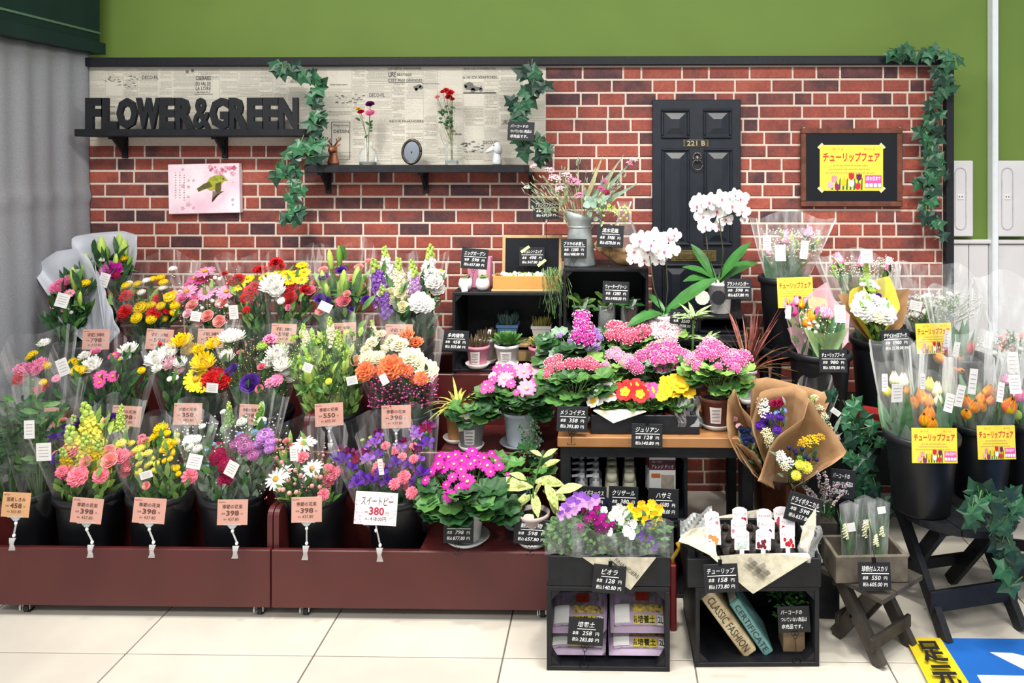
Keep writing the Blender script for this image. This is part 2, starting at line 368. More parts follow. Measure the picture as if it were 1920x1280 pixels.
# newspaper wallpaper strip
def news_mat():
    m = bpy.data.materials.new('newsprint'); m.use_nodes = True; nt = m.node_tree; N = nt.nodes; L = nt.links; b = N['Principled BSDF']; b.inputs['Roughness'].default_value = .75
    geo = N.new('ShaderNodeNewGeometry'); mp = N.new('ShaderNodeMapping'); mp.inputs['Rotation'].default_value = (R(-90), 0, 0); L.new(geo.outputs['Position'], mp.inputs[0])
    br = N.new('ShaderNodeTexBrick'); br.inputs['Scale'].default_value = 9; br.inputs['Mortar Size'].default_value = .012; br.inputs['Bias'].default_value = -.1
    br.inputs['Brick Width'].default_value = .9; br.inputs['Row Height'].default_value = .75
    br.inputs['Color1'].default_value = (1, 1, 1, 1); br.inputs['Color2'].default_value = (0, 0, 0, 1); br.inputs['Mortar'].default_value = (.1, .1, .1, 1); L.new(mp.outputs[0], br.inputs['Vector'])
    wv = N.new('ShaderNodeTexWave'); wv.bands_direction = 'Y'; wv.inputs['Scale'].default_value = 42; wv.inputs['Distortion'].default_value = 0; L.new(mp.outputs[0], wv.inputs['Vector'])
    nz = N.new('ShaderNodeTexNoise'); nz.inputs['Scale'].default_value = 160; nz.inputs['Detail'].default_value = 2
    mp2 = N.new('ShaderNodeMapping'); mp2.inputs['Scale'].default_value = (.45, 1, 1.6); L.new(geo.outputs['Position'], mp2.inputs[0]); L.new(mp2.outputs[0], nz.inputs['Vector'])
    gt = N.new('ShaderNodeMath'); gt.operation = 'GREATER_THAN'; gt.inputs[1].default_value = .47; L.new(nz.outputs['Fac'], gt.inputs[0])
    ml = N.new('ShaderNodeMath'); ml.operation = 'MULTIPLY'; L.new(gt.outputs[0], ml.inputs[0]); L.new(wv.outputs['Fac'], ml.inputs[1])
    m2 = N.new('ShaderNodeMath'); m2.operation = 'MULTIPLY'; L.new(ml.outputs[0], m2.inputs[0]); L.new(br.outputs['Color'], m2.inputs[1])
    m3 = N.new('ShaderNodeMath'); m3.operation = 'MULTIPLY'; m3.inputs[1].default_value = .35; L.new(m2.outputs[0], m3.inputs[0])
    nb = N.new('ShaderNodeTexNoise'); nb.inputs['Scale'].default_value = 7; nb.inputs['Detail'].default_value = 3; L.new(geo.outputs['Position'], nb.inputs['Vector'])
    ml2 = N.new('ShaderNodeMix'); ml2.data_type = 'RGBA'; ml2.inputs[6].default_value = (*lin('#d8d2c2'), 1); ml2.inputs[7].default_value = (*lin('#c4bfb2'), 1); L.new(nb.outputs['Fac'], ml2.inputs[0])
    mx = N.new('ShaderNodeMix'); mx.data_type = 'RGBA'; mx.inputs[7].default_value = (*lin('#96928a'), 1); L.new(m3.outputs[0], mx.inputs[0]); L.new(ml2.outputs[2], mx.inputs[6])
    L.new(mx.outputs[2], b.inputs['Base Color']); return m
NEWS = news_mat()
m = MB(); m.bx(XL, XN, YW-.003, YW, ZL, ZZ(124, YW)); m.bx(XS, XN, YW-.003, YW, ZN, ZL); news = m.build('newspaper_wallpaper', NEWS, wall, label='cream vintage newspaper wallpaper with French headings')
hd = MB()
def hz(t, x0, x1, y0, y1, bold=0): put_text(hd, t, XX(x0, YW), XX(x1, YW), ZZ(y1, YW), ZZ(y0, YW), YW-.0045, 0, bold)
for a in (('OSERAIES', 368, 396, 141, 149, .01), ('DU VAL DE', 368, 396, 152, 159, .01), ('LA LOIRE', 368, 396, 161, 168), ('ANJOU', 370, 394, 170, 174), ('DECO-FIL', 268, 298, 140, 147),
          ('LIRE', 729, 743, 134, 143, .01), ('BIBLIOTHEQUE', 745, 772, 137, 142), ("C'EST AUX GRANDES", 728, 792, 147, 152), ('la 10 CV VERMOREL', 868, 934, 142, 147), ('Apprenez', 625, 654, 232, 237),
          ('DESSIN', 626, 655, 243, 249, .01), ('REVUE FINANCIERE', 731, 795, 225, 229), ('DECO-FIL', 693, 722, 174, 181), ('Bourse Officielle', 840, 866, 249, 253), ('CREDIT LYONNAIS', 545, 562, 150, 154),
          ('DESSIN', 200, 217, 208, 214, .01), ('Apprenez', 200, 217, 197, 201), ('DECO-FIL', 906, 935, 264, 270), ('LIRE', 943, 952, 225, 232, .01), ('BOIS DE CHARPENTES', 870, 930, 127, 130), ('SOCIETE ANONYME', 728, 790, 126, 130),
          ('MONTRES', 520, 553, 224, 231), ('Dessin d\'apres nature', 620, 652, 156, 160), ('Economique', 792, 824, 155, 158)): hz(*a)
def hline(x0, x1, y, t=1.2): hd.bx(XX(x0, YW), XX(x1, YW), YW-.0045, YW-.003, ZZ(y+t, YW), ZZ(y, YW), 0)
for a in ((869, 930, 173, 2), (728, 792, 153.5, .8), (622, 656, 228, .8), (622, 656, 299, .8), (365, 400, 175, .6)): hline(*a)
for x in (622, 656): hd.bx(XX(x, YW), XX(x+.9, YW), YW-.0045, YW-.003, ZZ(299, YW), ZZ(228, YW), 0)
hd.build('newsprint_heading', mat('newsprint_ink', '#3f3d3a', .8, 0), news)
pr = [MB(), MB()]; qn = random.Random(21)   # printed columns: justified lines of small type in blocks, with column rules
def pq(k, x0, x1, y0, y1): pr[k].add([(XX(x0, YW), YW-.0038, ZZ(y1, YW)), (XX(x1, YW), YW-.0038, ZZ(y1, YW)), (XX(x1, YW), YW-.0038, ZZ(y0, YW)), (XX(x0, YW), YW-.0038, ZZ(y0, YW))], [(0, 1, 2, 3)])
cx_ = 166
while cx_ < 1010:
    cw = qn.choice((26, 34, 40, 48)); y = 127; yend = 257 if cx_ < 582 else 307
    while y < yend-6:
        bh = min(qn.uniform(12, 44), yend-y-2); tone = qn.random()
        if tone > .16:
            yy = y+1
            while yy < y+bh-3:
                x = cx_+qn.choice((0, 0, 3)); xe_ = cx_+cw-3-(qn.random() < .2)*qn.uniform(0, cw*.6)
                while x < xe_: wq = qn.uniform(2.5, 9); pq(0 if tone < .75 else 1, x, min(x+wq, xe_), yy, yy+1.1); x += wq+.9
                yy += 2.6
        if qn.random() < .35: pq(1, cx_, cx_+cw-3, y+bh-.8, y+bh-.3)
        y += bh+1.5
    if qn.random() < .6: pq(1, cx_+cw-1.8, cx_+cw-1.4, 127, yend-2)
    cx_ += cw
for k in range(2): pr[k].build('newsprint_columns', mat('newsprint_pale%d' % k, ('#b4afa3', '#a09b90')[k], .8, 0), news, kind='stuff')
car = MB()   # the little printed motor car and the other engravings
def blob(pts, m=0): car.add([(XX(x, YW), YW-.0046, ZZ(y, YW)) for x, y in pts], [tuple(range(len(pts)))], m)
def disc(cx, cy, r, n=10): blob([(cx+r*math.cos(2*PI*i/n), cy+r*math.sin(2*PI*i/n)) for i in range(n)])
blob([(870, 158), (880, 153), (886, 155), (889, 161), (900, 163), (903, 160), (904, 167), (892, 170), (874, 167)]); disc(887, 169, 4.5); disc(902, 168, 3.5); disc(873, 162, 3)
disc(790, 163, 4); disc(781, 167, 3); blob([(775, 162), (788, 157), (791, 162), (780, 170)]); disc(352, 133, 3); disc(362, 131, 3)
for bx0, bx1, by0, by1 in ((195, 262, 140, 160), (861, 902, 265, 285), (625, 680, 176, 192)):
    for i in range(26):
        x, y = U(bx0, bx1), U(by0, by1); blob([(x, y), (x+U(3, 9), y-U(-1, 2)), (x+U(3, 9), y+U(.6, 2.2))])
car.build('newsprint_engraving', mat('newsprint_grey', '#6d6b68', .8, 0), news)

# ------------------------------------------------------------------ black door with brass number
YD = YW-.03
m = MB(); m.cbox((XX(1306, YD), YD+.013, (ZZ(187, YD)+.55)/2), (M_(165, YD), .03, ZZ(187, YD)-.55), .003); door = struct(m.build('door_1', mat('door_black', '#1d222b', .35, .15, 30, spec=.5)))
DMAT = MATS['door_black']
def dpanel(px0, px1, py0, py1):
    a, b, c, d = XX(px0, YD), XX(px1, YD), ZZ(py1, YD), ZZ(py0, YD); m = MB(); mw = .014; yo = YD-.002
    for q in (((a+b)/2, c+mw/2, b-a, mw), ((a+b)/2, d-mw/2, b-a, mw), (a+mw/2, (c+d)/2, mw, d-c-mw*2), (b-mw/2, (c+d)/2, mw, d-c-mw*2)):
        m.cbox((q[0], yo-.003, q[1]), (q[2], .016, q[3]), .005)
    p = m.build('moulding', DMAT, door)
    i0, i1, k0, k1 = a+mw*1.5, b-mw*1.5, c+mw*1.5, d-mw*1.5; t = min(.03, (i1-i0)*.3); m = MB()
    m.add([(i0, yo, k0), (i1, yo, k0), (i1, yo, k1), (i0, yo, k1), (i0+t, yo-.009, k0+t), (i1-t, yo-.009, k0+t), (i1-t, yo-.009, k1-t), (i0+t, yo-.009, k1-t)],
          [(0, 1, 5, 4), (1, 2, 6, 5), (2, 3, 7, 6), (3, 0, 4, 7), (4, 5, 6, 7)]); m.build('raised_panel', DMAT, door)
for q in ((1239, 1293, 204, 260), (1318, 1372, 204, 260), (1240, 1293, 278, 460), (1319, 1373, 278, 460), (1241, 1294, 494, 660), (1320, 1374, 494, 660)): dpanel(*q)
BRASS = mat('aged_brass', '#8a7a50', .38, .2, 60, metal=.8)
m = MB(); m.cbox((XX(1304.5, YD), YD-.004, ZZ(268.5, YD)), (M_(47, YD), .004, M_(13.5, YD)), .001); pl = m.build('number_plate', BRASS, door, label='aged brass number plate reading 221 B')
m = MB(); m.bx(XX(1284, YD), XX(1325, YD), YD-.0068, YD-.0062, ZZ(274, YD), ZZ(263, YD)); m.build('plate_ground', DMAT, pl)
m = MB(); put_text(m, '221 B', XX(1288, YD), XX(1322, YD), ZZ(273, YD), ZZ(264, YD), YD-.0075, 0, .01); m.build('number', mat('brass_bright', '#c9b988', .35, .05, metal=.6), pl)
m = MB(); kx, kz = XX(1307, YD), ZZ(297, YD)
m.ball((kx, YD-.006, kz), .016, 10, sz=1.1)
for i in range(11): t = PI*(-.15+1.3*i/10); m.ball((kx+.019*math.cos(t), YD-.005, kz+.006+.019*math.sin(t)), .0065, 6)
m.ball((kx, YD-.02, kz-.003), .007, 6); m.ball((kx-.006, YD-.018, kz+.005), .003, 6); m.ball((kx+.006, YD-.018, kz+.005), .003, 6); m.ball((kx, YD-.015, kz-.012), .008, 6)
kn = m.build('lion_knocker', mat('pewter', '#6e6a66', .35, .2, 80, metal=.85), door, smooth=True, label='pewter lion head knocker holding a ring')
m = MB(); rz = ZZ(309, YD); m.tube([(kx+.024*math.cos(t), YD-.016, rz+.024*math.sin(t)) for t in [2*PI*i/20 for i in range(21)]], .003, 6); m.build('knocker_ring', MATS['pewter'], kn, smooth=True)
m = MB(); m.cbox((XX(1300, YD), YD-.004, ZZ(479, YD)), (M_(86, YD), .005, M_(21, YD)), .002); ls = m.build('letter_slot', BRASS, door, label='aged brass letter slot plate')
m = MB(); m.cbox((XX(1300, YD), YD-.008, ZZ(479, YD)), (M_(66, YD), .004, M_(12, YD)), .002); m.build('slot_flap', BRASS, ls)

# ------------------------------------------------------------------ grey curtain and dark green header on the left
GREY = mat('grey_cloth', '#94969b', .9, .1, 220, bump=.12)
cr_ = MB(); ctop = 2.06
def curt(u, v):
    y = YW-.005-u*.85; x = XL+.014-.06*u+.006*math.sin(u*17+.6*math.sin(v*5))*(0.25+.75*min(1, v*2.2))+.0045*math.sin(u*47+v*2)*(1-v*.6)
    x += .10*max(0, v-.35)*(1-u*.2)*.6+ .012*math.exp(-((v-.33)/.012)**2)
    return (x, y, ctop*(1-v)+.02)
cr_.grid(curt, 90, 60)
cu = cr_.build('curtain', GREY, smooth=True); md = cu.modifiers.new('thick', 'SOLIDIFY'); md.thickness = .004
tag(cu, 'grey cloth curtain hanging down beside the brick display panel', 'curtain')
DG = mat('dark_green_board', '#0f2a2a', .5, .1, 10)
r = thing('header_box', 'dark green header box above the grey curtain', 'header', (XL-.4, 3.3, 2.08))
a = XX(137, 3.42)
m = MB(); m.bx(-.9, a-XL+.4, -.6, .3, .06, .9); m.build('body', DG, r)
m = MB(); m.bx(-.9, a-XL+.43, -.62, .3, 0, .055); m.build('ledge', DG, r)
m = MB(); m.bx(-.88, a-XL+.4, -.606, -.6, .1, .11); m.bx(a-XL+.4, a-XL+.404, -.6, .3, .1, .11); m.build('stripe', mat('pale_green_line', '#53705a', .5, 0), r)

# ------------------------------------------------------------------ wall shelves
def bracket(mb, x, y0, z, d=.11, h=.1):
    mb.bx(x-.012, x+.012, y0-.012, y0, z-h, z); mb.bx(x-.012, x+.012, y0-d, y0, z-.012, z)
    mb.add([(x-.006, y0-.012, z-h*.85), (x+.006, y0-.012, z-h*.85), (x+.006, y0-.012, z-.012), (x-.006, y0-.012, z-.012), (x-.006, y0-d*.85, z-.012), (x+.006, y0-d*.85, z-.012)],
           [(0, 1, 5, 4), (0, 4, 3), (1, 2, 5), (2, 3, 4, 5), (0, 3, 2, 1)])
YS = YW-.17
s1z = ZZ(241, YS); s2z = ZZ(309, YS)
r = thing('wall_shelf', 'black wooden wall shelf carrying the cut-out letters', 'shelf', (XX(356, YS), YW, s1z))
m = MB(); m.cbox((0, -.088, -M_(7, YS)), (M_(444, YS), .166, M_(14, YS)), .003); m.build('board', BLKW, r)
for px in (192, 388): m = MB(); bracket(m, XX(px, YS)-r.location.x, -.004, -M_(14, YS)); m.build('bracket', BLK, r)
r = thing('wall_shelf', 'black wooden wall shelf carrying vases, oval mirror and figurines', 'shelf', (XX(777, YS), YW, s2z))
m = MB(); m.cbox((0, -.088, -M_(7.5, YS)), (M_(418, YS), .166, M_(15, YS)), .003); m.build('board', BLKW, r)
m = MB(); m.cbox((XX(572, YS)-r.location.x, -.06, M_(26, YS)), (M_(10, YS), .11, M_(51, YS)), .003); m.build('riser_board', BLKW, r)
for px in (591, 782, 990): m = MB(); bracket(m, XX(px, YS)-r.location.x, -.004, -M_(15, YS)); m.build('bracket', BLK, r)
# letters
LB = mat('black_letter', '#15171c', .55, .1)
r = thing('letter_sign', 'black cut-out letters spelling FLOWER&GREEN on the wall shelf', 'sign', (XX(353, YS), YS+.035, s1z))
xcur = 153.0; ws = {'F': 29, 'L': 27, 'O': 35, 'W': 42, 'E': 28, 'R': 33, '&': 29, 'G': 35, 'N': 34}
word = 'FLOWER&GREEN'; tot = sum(ws[c] for c in word); kf = 400/tot
for c in word:
    wpx = ws[c]*kf; m = MB(); vs, fs = text_pts(c, .055 if c != '&' else .02, 0)
    ax = min(q.x for q in vs); bx_ = max(q.x for q in vs); az = min(q.y for q in vs); bz = max(q.y for q in vs)
    x0 = XX(xcur-1.2, YS)-r.location.x; x1 = XX(xcur+wpx+.6, YS)-r.location.x; h_ = M_(60, YS)
    f2 = [(x0+(q.x-ax)/(bx_-ax)*(x1-x0), -.0, (q.y-az)/(bz-az)*h_) for q in vs]
    n = len(f2); m.add([(x, -.009, z) for x, y, z in f2]+[(x, .009, z) for x, y, z in f2], [f for f in fs]+[tuple(i+n for i in reversed(f)) for f in fs])
    ec = {}
    for f in fs:
        for i in range(len(f)): e = (f[i], f[(i+1) % len(f)]); ec[e] = 1
    for e in ec:
        if (e[1], e[0]) not in ec: m.add([m.v[e[0]], m.v[e[1]], m.v[e[1]+n], m.v[e[0]+n]], [(0, 3, 2, 1)])
    m.build('letter', LB, r); xcur += wpx

# ------------------------------------------------------------------ mahogany display carts
YC = 2.525
TIER = [(2.525, .04, .237), (2.83, .08, .454), (3.13, .27, .665)]   # front Y, riser bottom, lip height
def cart(x0, x1, label, boards):
    flat = boards is not None
    r = thing('display_cart', label, 'cart', ((x0+x1)/2, YC, 0)); w_ = x1-x0; h = w_/2
    for k, (y, zb, zl) in enumerate(TIER):
        m = MB(); m.cbox((0, y-YC+.01, (zb+zl)/2), (w_-(.0 if k == 0 else .03), .02, zl-zb), .003); m.build(('front_panel', 'riser', 'riser')[k], RED, r)
        zt_ = (.08, .27, .47)[k]; y1 = (2.83, 3.13, 3.45)[k]
        m = MB(); m.bx(-h+.012, h-.012, y-YC+.02, y1-YC, zt_-.018, zt_); m.build('tier_board', RED, r)
        if boards is not None:
            m = MB(); m.cbox(((boards+h-.012)/2, (y+y1)/2-YC, zl-.008), (h-.012-boards, y1-y-.004, .018), .002); m.build('display_board', RED, r)
    def arc(cy, cz, q): return [(cy+.03*math.cos(t), cz+.03*math.sin(t)) for t in [PI-PI/2*i/5 for i in range(6)]]
    def profile(up):
      prof = [(.02, .04)]
      for k, (y, zb, zl) in enumerate(TIER):
        if up: prof += [(y-YC+.02, zl-.02 if k == 0 else prof[-1][1])]+arc(y-YC+.05, zl+.1, 0)
        else: prof += [(y-YC+.02, prof[-1][1]), (y-YC+.02, zl-.018)]
      return prof+[(.94, TIER[2][2]+(.13 if up else -.018)), (.94, .04)]
    for sx in (-1, 1):
        prof = profile(not (flat and sx > 0)); m = MB(); n = len(prof); xa, xb = sx*h, sx*(h-.018)
        m.add([(xa, y, z) for y, z in prof]+[(xb, y, z) for y, z in prof], [tuple(range(n)), tuple(n+i for i in reversed(range(n)))]+[(i, i+n, (i+1) % n+n, (i+1) % n) for i in range(n)])
        m.build('side_panel', RED, r)
    m = MB(); m.bx(-h+.01, h-.01, .925, .94, .04, .66); m.build('back_panel', RED, r)
    for cx in (-h+.11, h-.045):
        for cy in (.035, .88):
            m = MB(); m.bx(cx-.02, cx+.02, cy-.02, cy+.02, .034, .04); m.bx(cx-.013, cx-.009, cy-.014, cy+.018, .014, .036); m.bx(cx+.009, cx+.013, cy-.014, cy+.018, .014, .036)
            m.tube([(cx-.015, cy-.012+.012*math.cos(t), .024+.013*math.sin(t)) for t in [PI*.2+PI*1.1*i/8 for i in range(9)]], .003, 5)
            c = m.build('caster', mat('chrome', '#b8babd', .25, .05, metal=.9), r)
            m = MB(); m.tube([(cx-.008, cy, .019), (cx+.008, cy, .019)], .019, 16); m.tube([(cx-.0085, cy, .019), (cx+.0085, cy, .019)], .008, 10, 1); m.build('wheel', [mat('rubber_black', '#121214', .5, 0), WHT], c)
    return r
CX = XX(507, YC)
cart(CX-.97, CX-.002, 'mahogany stepped cart on casters below the snapdragon and pompon bouquets', None)
cart(CX+.002, CX+.972, 'mahogany stepped cart on casters below the daisies and cinerarias', XX(785, YC)-CX-.487)
# ------------------------------------------------------------------ flower meshes (unit radius, facing +Z)
PAL = {'white': '#f6f4ee', 'cream': '#f1ecc4', 'yellow': '#f0d318', 'lemon': '#e9e25c', 'gold': '#eab81c', 'orange': '#ee7d4e', 'tangerine': '#ef8a22', 'red': '#c0161c', 'crimson': '#8e1440', 'plum': '#5f1650',
       'magenta': '#b3188e', 'pink': '#ee8fb8', 'rose': '#ee7f92', 'salmon': '#f3a6a0', 'hotpink': '#dd4a96', 'blush': '#f4c9d4', 'lilac': '#c48fd0', 'mauve': '#b873a8', 'purple': '#5b2c9c', 'violet': '#8f57c0',
       'blue': '#8aa9dd', 'green': '#6d9a3c', 'lime': '#b4cf62', 'navy': '#1d2750', 'peach': '#f5b48a', 'cerise': '#d4426c'}
def pm(c): return mat('petal_'+c, PAL[c], .55, .09, 90, spec=.25, rand=.1)
def cm(c='#d9a520'): return mat('centre_'+c.strip('#'), c, .8, .2, 200)
FC = {}
def strip(mb, ang, r0, L, w_, el, cup=0, m=0, tip=.35, z0=0, mid=1.0):
    """one petal leaving radius r0 at angle ang, elevation el (rad)"""
    ca, sa = math.cos(ang), math.sin(ang); k = len(mb.v)
    for i, (t, ww) in enumerate(((0, .45), (.6, mid), (1, tip))):
        e = el+cup*t; rr = r0+L*t*math.cos(e if i else el); zz = z0+L*t*math.sin(e)
        mb.v += [(rr*ca+ww*w_/2*sa, rr*sa-ww*w_/2*ca, zz), (rr*ca-ww*w_/2*sa, rr*sa+ww*w_/2*ca, zz)]
    mb.f += [(k, k+1, k+3, k+2), (k+2, k+3, k+5, k+4)]; mb.m += [m, m]
def flower(kind, col, var=0):
    key = (kind, col, var)
    if key in FC: return FC[key]
    q = random.Random(hash((len(kind), col, var, kind[0])) % 999 if 0 else sum(map(ord, kind+col))+var*77); mb = MB(); P1 = pm(col) if col in PAL else None; mats = [P1, cm(), GREENS[1]]
    if kind == 'mum':
        for n, el, L, r0 in ((18, .05, .92, .08), (17, .35, .86, .08), (14, .65, .76, .06), (11, .95, .64, .05), (7, 1.25, .52, .03)):
            for i in range(n): strip(mb, 2*PI*(i+q.random()*.5)/n, r0, L*q.uniform(.88, 1.05), .23, el+q.uniform(-.08, .08), .5, 0, .5)
        mb.lathe([(.1, .1), (.5, .2), (.3, .36)], n=10, m=0, capt=True)
    elif kind == 'daisy':
        for lay in (0, 1):
            for i in range(11): strip(mb, 2*PI*(i+lay*.5)/11+q.uniform(-.06, .06), .16, .84*q.uniform(.93, 1.03), .30, .12+lay*.1, -.15, 0, .5)
        mb.lathe([(.24, .1), (.25, .19), (.17, .26), (.05, .29)], n=10, m=1, capt=True)
    elif kind == 'marguerite':
        for i in range(15): strip(mb, 2*PI*i/15+q.uniform(-.08, .08), .16, .86*q.uniform(.9, 1.05), .24, .08, -.2, 0, .45)
        mb.lathe([(.23, .04), (.25, .12), (.17, .2), (.05, .23)], n=10, m=1, capt=True)
    elif kind == 'cosmos':   # cineraria: few broad petals, pale eye
        mats[1] = cm('#ead98a')
        for i in range(10): strip(mb, 2*PI*i/10+q.uniform(-.06, .06), .12, .88, .5, .12, -.25, 0, .6)
        mb.lathe([(.2, .06), (.2, .14), (.1, .2)], n=8, m=1, capt=True)
    elif kind == 'carn':
        for lay, (rr, zz, up) in enumerate(((1, 0, .1), (.86, .12, .3), (.68, .22, .42), (.46, .32, .5), (.25, .42, .5))):
            n = 22-lay*3; ph = q.random()*6
            def fn(u, v, n=n, rr=rr, zz=zz, up=up, ph=ph):
                t = 2*PI*u+ph; wz = math.sin(t*n/2)*.09*v+math.sin(t*5+ph)*.07*v; r_ = rr*(.12+.88*v)*(1+.07*math.sin(t*n/2+1)*v)
                return (r_*math.cos(t), r_*math.sin(t), zz+up*v*.5+wz)
            mb.grid(fn, n*2, 2, 0, True)
    elif kind in ('rose', 'lis'):
        for lay, (n, rr, h) in enumerate(((6, 1, .32), (5, .8, .52), (4, .58, .66), (3, .34, .76))):
            for i in range(n):
                a0 = 2*PI*(i+lay*.37)/n; wd = 2*PI/n*.72
                def fn(u, v, a0=a0, wd=wd, rr=rr, h=h):
                    t = a0+(u-.5)*2*wd*(.55+.45*math.sin(PI*min(v+.25, 1)*.8)); r_ = rr*(.12+.88*v**.75)*(1-.1*(2*u-1)**2); 
                    return (r_*math.cos(t), r_*math.sin(t), h*v**1.4-(.12*(1-(2*u-1)**2)*0)+.08*math.sin(u*9)*v*(1 if kind == 'lis' else .4))
                mb.grid(fn, 4, 3, 0)
        mb.lathe([(.1, -.25), (.25, -.05), (.15, .15)], n=6, m=2)
    elif kind == 'pom':
        for k, (el, n) in enumerate(((.0, 14), (.4, 12), (.8, 9), (1.15, 6))):
            for i in range(n): strip(mb, 2*PI*(i+k*.5)/n, .45*math.cos(el), .5, .32, el+.1, .45, 0, .6, .3*math.sin(el))
        mb.lathe([(.3, .0), (.62, .2), (.5, .45), (.2, .6)], n=10, m=0, capt=True)
    elif kind == 'tulip':     # closed egg of six petals, centre at origin, 2.2 tall
        for lay in (0, 1):
            for i in range(3):
                a0 = 2*PI*(i+lay*.5)/3
                def fn(u, v, a0=a0, lay=lay):
                    wd = 1.15*math.sin(PI*(.12+.8*v)); t = a0+(u-.5)*2*wd; pr = (.34, .72, .8, .66, .42, .2)[int(v*5)]*(1.0-.07*lay)
                    return (pr*math.cos(t)*.95, pr*math.sin(t)*.95, -1.05+2.15*v-(abs(u-.5)*.55)*v)
                mb.grid(fn, 4, 5, 0)
        mb.lathe([(.1, -1.15), (.36, -1.02), (.3, -.9)], n=8, m=2)
        if col in ('tangerine', 'orange'):   # flamed edges
            mats.append(pm('gold'))
            for f in range(0, 120): 
                if f % 4 in (0, 3): mb.m[f] = 3
        elif col == 'pink':
            mats.append(pm('white'))
            for f in range(0, 120):
                if (f//4) % 5 == 0: mb.m[f] = 2
                elif f % 4 in (0,) and (f//4) % 5 > 1: mb.m[f] = 3
    elif kind == 'lilybud':   # long green bud, z -1.3..1.3
        mb.lathe([(.1, -1.3), (.24, -1), (.34, -.3), (.36, .25), (.26, .8), (.07, 1.25)], n=9, m=0, capt=True, fn=lambda t, i: 1+.14*math.cos(3*t))
        for i in range(3): mb.leaf((0, 0, -1.2), (math.cos(i*2.1), math.sin(i*2.1), .3), (0, 0, 1), 1.6, .5, .5, 2)
    elif kind == 'spike':     # stock / snapdragon column, z -1..1
        mats = [P1, pm('lime'), GREENS[2]]
        mb.tube([(0, 0, -1.2), (0, 0, 1)], .05, 5, 2)
        for i in range(30):
            t = i/29; z = -.85+1.8*t; a = i*2.4; sz = .34*(1-t*.72); r_ = .26*(1-t*.7)
            c = Vector((r_*math.cos(a), r_*math.sin(a), z)); mm = 0 if t < .72 else 1
            if mm == 0:
                d = Vector((math.cos(a), math.sin(a), .35)); qn = face(d, q.random()*6)
                for j in range(5):
                    aj = 2*PI*j/5; k = len(mb.v)
                    pts = [(0, 0, 0), (math.cos(aj-.55)*sz, math.sin(aj-.55)*sz, .1*sz), (math.cos(aj)*sz*1.12, math.sin(aj)*sz*1.12, .35*sz), (math.cos(aj+.55)*sz, math.sin(aj+.55)*sz, .1*sz)]
                    mb.add([c+qn @ Vector(p) for p in pts], [(0, 1, 2, 3)], 0)
                mb.octa(c+qn @ Vector((0, 0, .2*sz)), sz*.35, 0)
            else: mb.ball(c, sz*.75, 6, 1, 1.3)
    elif kind == 'pea':
        def fn(u, v):
            t = -1.45+2.9*u; r_ = v*(1+.1*math.sin(u*17)); return (math.sin(t)*r_, .18*math.sin(u*19)*v+.25*v, math.cos(t)*r_*.9)
        mb.grid(fn, 12, 3, 0)
        for sx in (-1, 1):
            def fn2(u, v, sx=sx):
                t = u*2.1-.2; return (sx*(.12+.5*v*math.sin(t)), -.25*v-.05, v*.62*math.cos(t)+.06*math.sin(u*11))
            mb.grid(fn2, 6, 2, 3)
        mb.lathe([(.06, -.55), (.16, -.3), (.12, -.08)], n=6, m=2); mats.append(pm({'plum': 'crimson', 'purple': 'violet', 'violet': 'lilac'}.get(col, col)))
    elif kind == 'prim':      # umbel of small picotee florets on a dome
        mats = [P1, cm('#d8d070'), GREENS[1], pm('white')]
        for i in range(11):
            a = i*2.4; rr = math.sqrt(i/11)*.9; c = Vector((rr*math.cos(a), rr*math.sin(a), .5*(1-rr*rr))); d = Vector((c.x, c.y, .75)); qn = face(d, q.random()*6); s = .4*q.uniform(.85, 1.15)
            mb.tube([(0, 0, -.7), c], .025, 3, 2, False)
            for j in range(5):
                aj = 2*PI*j/5; A = Vector((math.cos(aj), math.sin(aj), 0)); B = Vector((-A.y, A.x, 0))
                mb.add([c+qn @ p for p in (B*.06*s, -B*.06*s, A*.9*s-B*.38*s, A*.9*s+B*.38*s, A*s*.98-B*.34*s+Vector((0, 0, .08*s)), A*s*.98+B*.34*s+Vector((0, 0, .08*s)))], [(0, 1, 2, 3)], 0)
                mb.add([c+qn @ p for p in (A*.9*s-B*.38*s, A*.98*s-B*.34*s+Vector((0, 0, .08*s)), A*.98*s+B*.34*s+Vector((0, 0, .08*s)), A*.9*s+B*.38*s)], [(0, 1, 2, 3)], 3)
            mb.octa(c+qn @ Vector((0, 0, .02)), .05, 1)
    elif kind == 'julian':    # primrose: five notched petals, yellow eye
        mats[1] = pm('gold')
        for i in range(5):
            a = 2*PI*i/5; strip(mb, a, .05, .95, .95, .1, .1, 0, .75, mid=1.1)
            if col in ('red', 'hotpink', 'white'): strip(mb, a, .04, .5, .5, .14, .1, 1, .5, .03)
        mb.lathe([(.12, .05), (.1, .14)], n=6, m=1, capt=True)
    elif kind == 'viola':
        mats = [P1, pm('gold'), GREENS[1], pm({'violet': 'lilac', 'magenta': 'plum', 'gold': 'yellow'}.get(col, col))]
        for a, L, ww, mm in ((PI/2-.5, 1, .9, 0), (PI/2+.5, 1, .9, 0), (-.1, .85, .8, 3), (PI+.1, .85, .8, 3), (-PI/2, .95, 1.15, 3)): strip(mb, a, .04, L, ww, .12, .1, mm, .7, mid=1.05)
        mb.octa((0, -.05, .1), .13, 1)
    elif kind == 'orchid':
        mats = [P1, pm('hotpink'), GREENS[2], pm('gold')]
        for a, L, ww in ((PI/2, .95, .75), (-PI*.28, .92, .7), (PI*1.28, .92, .7)): strip(mb, a, .05, L, ww, -.05, .15, 0, .4, -.04)
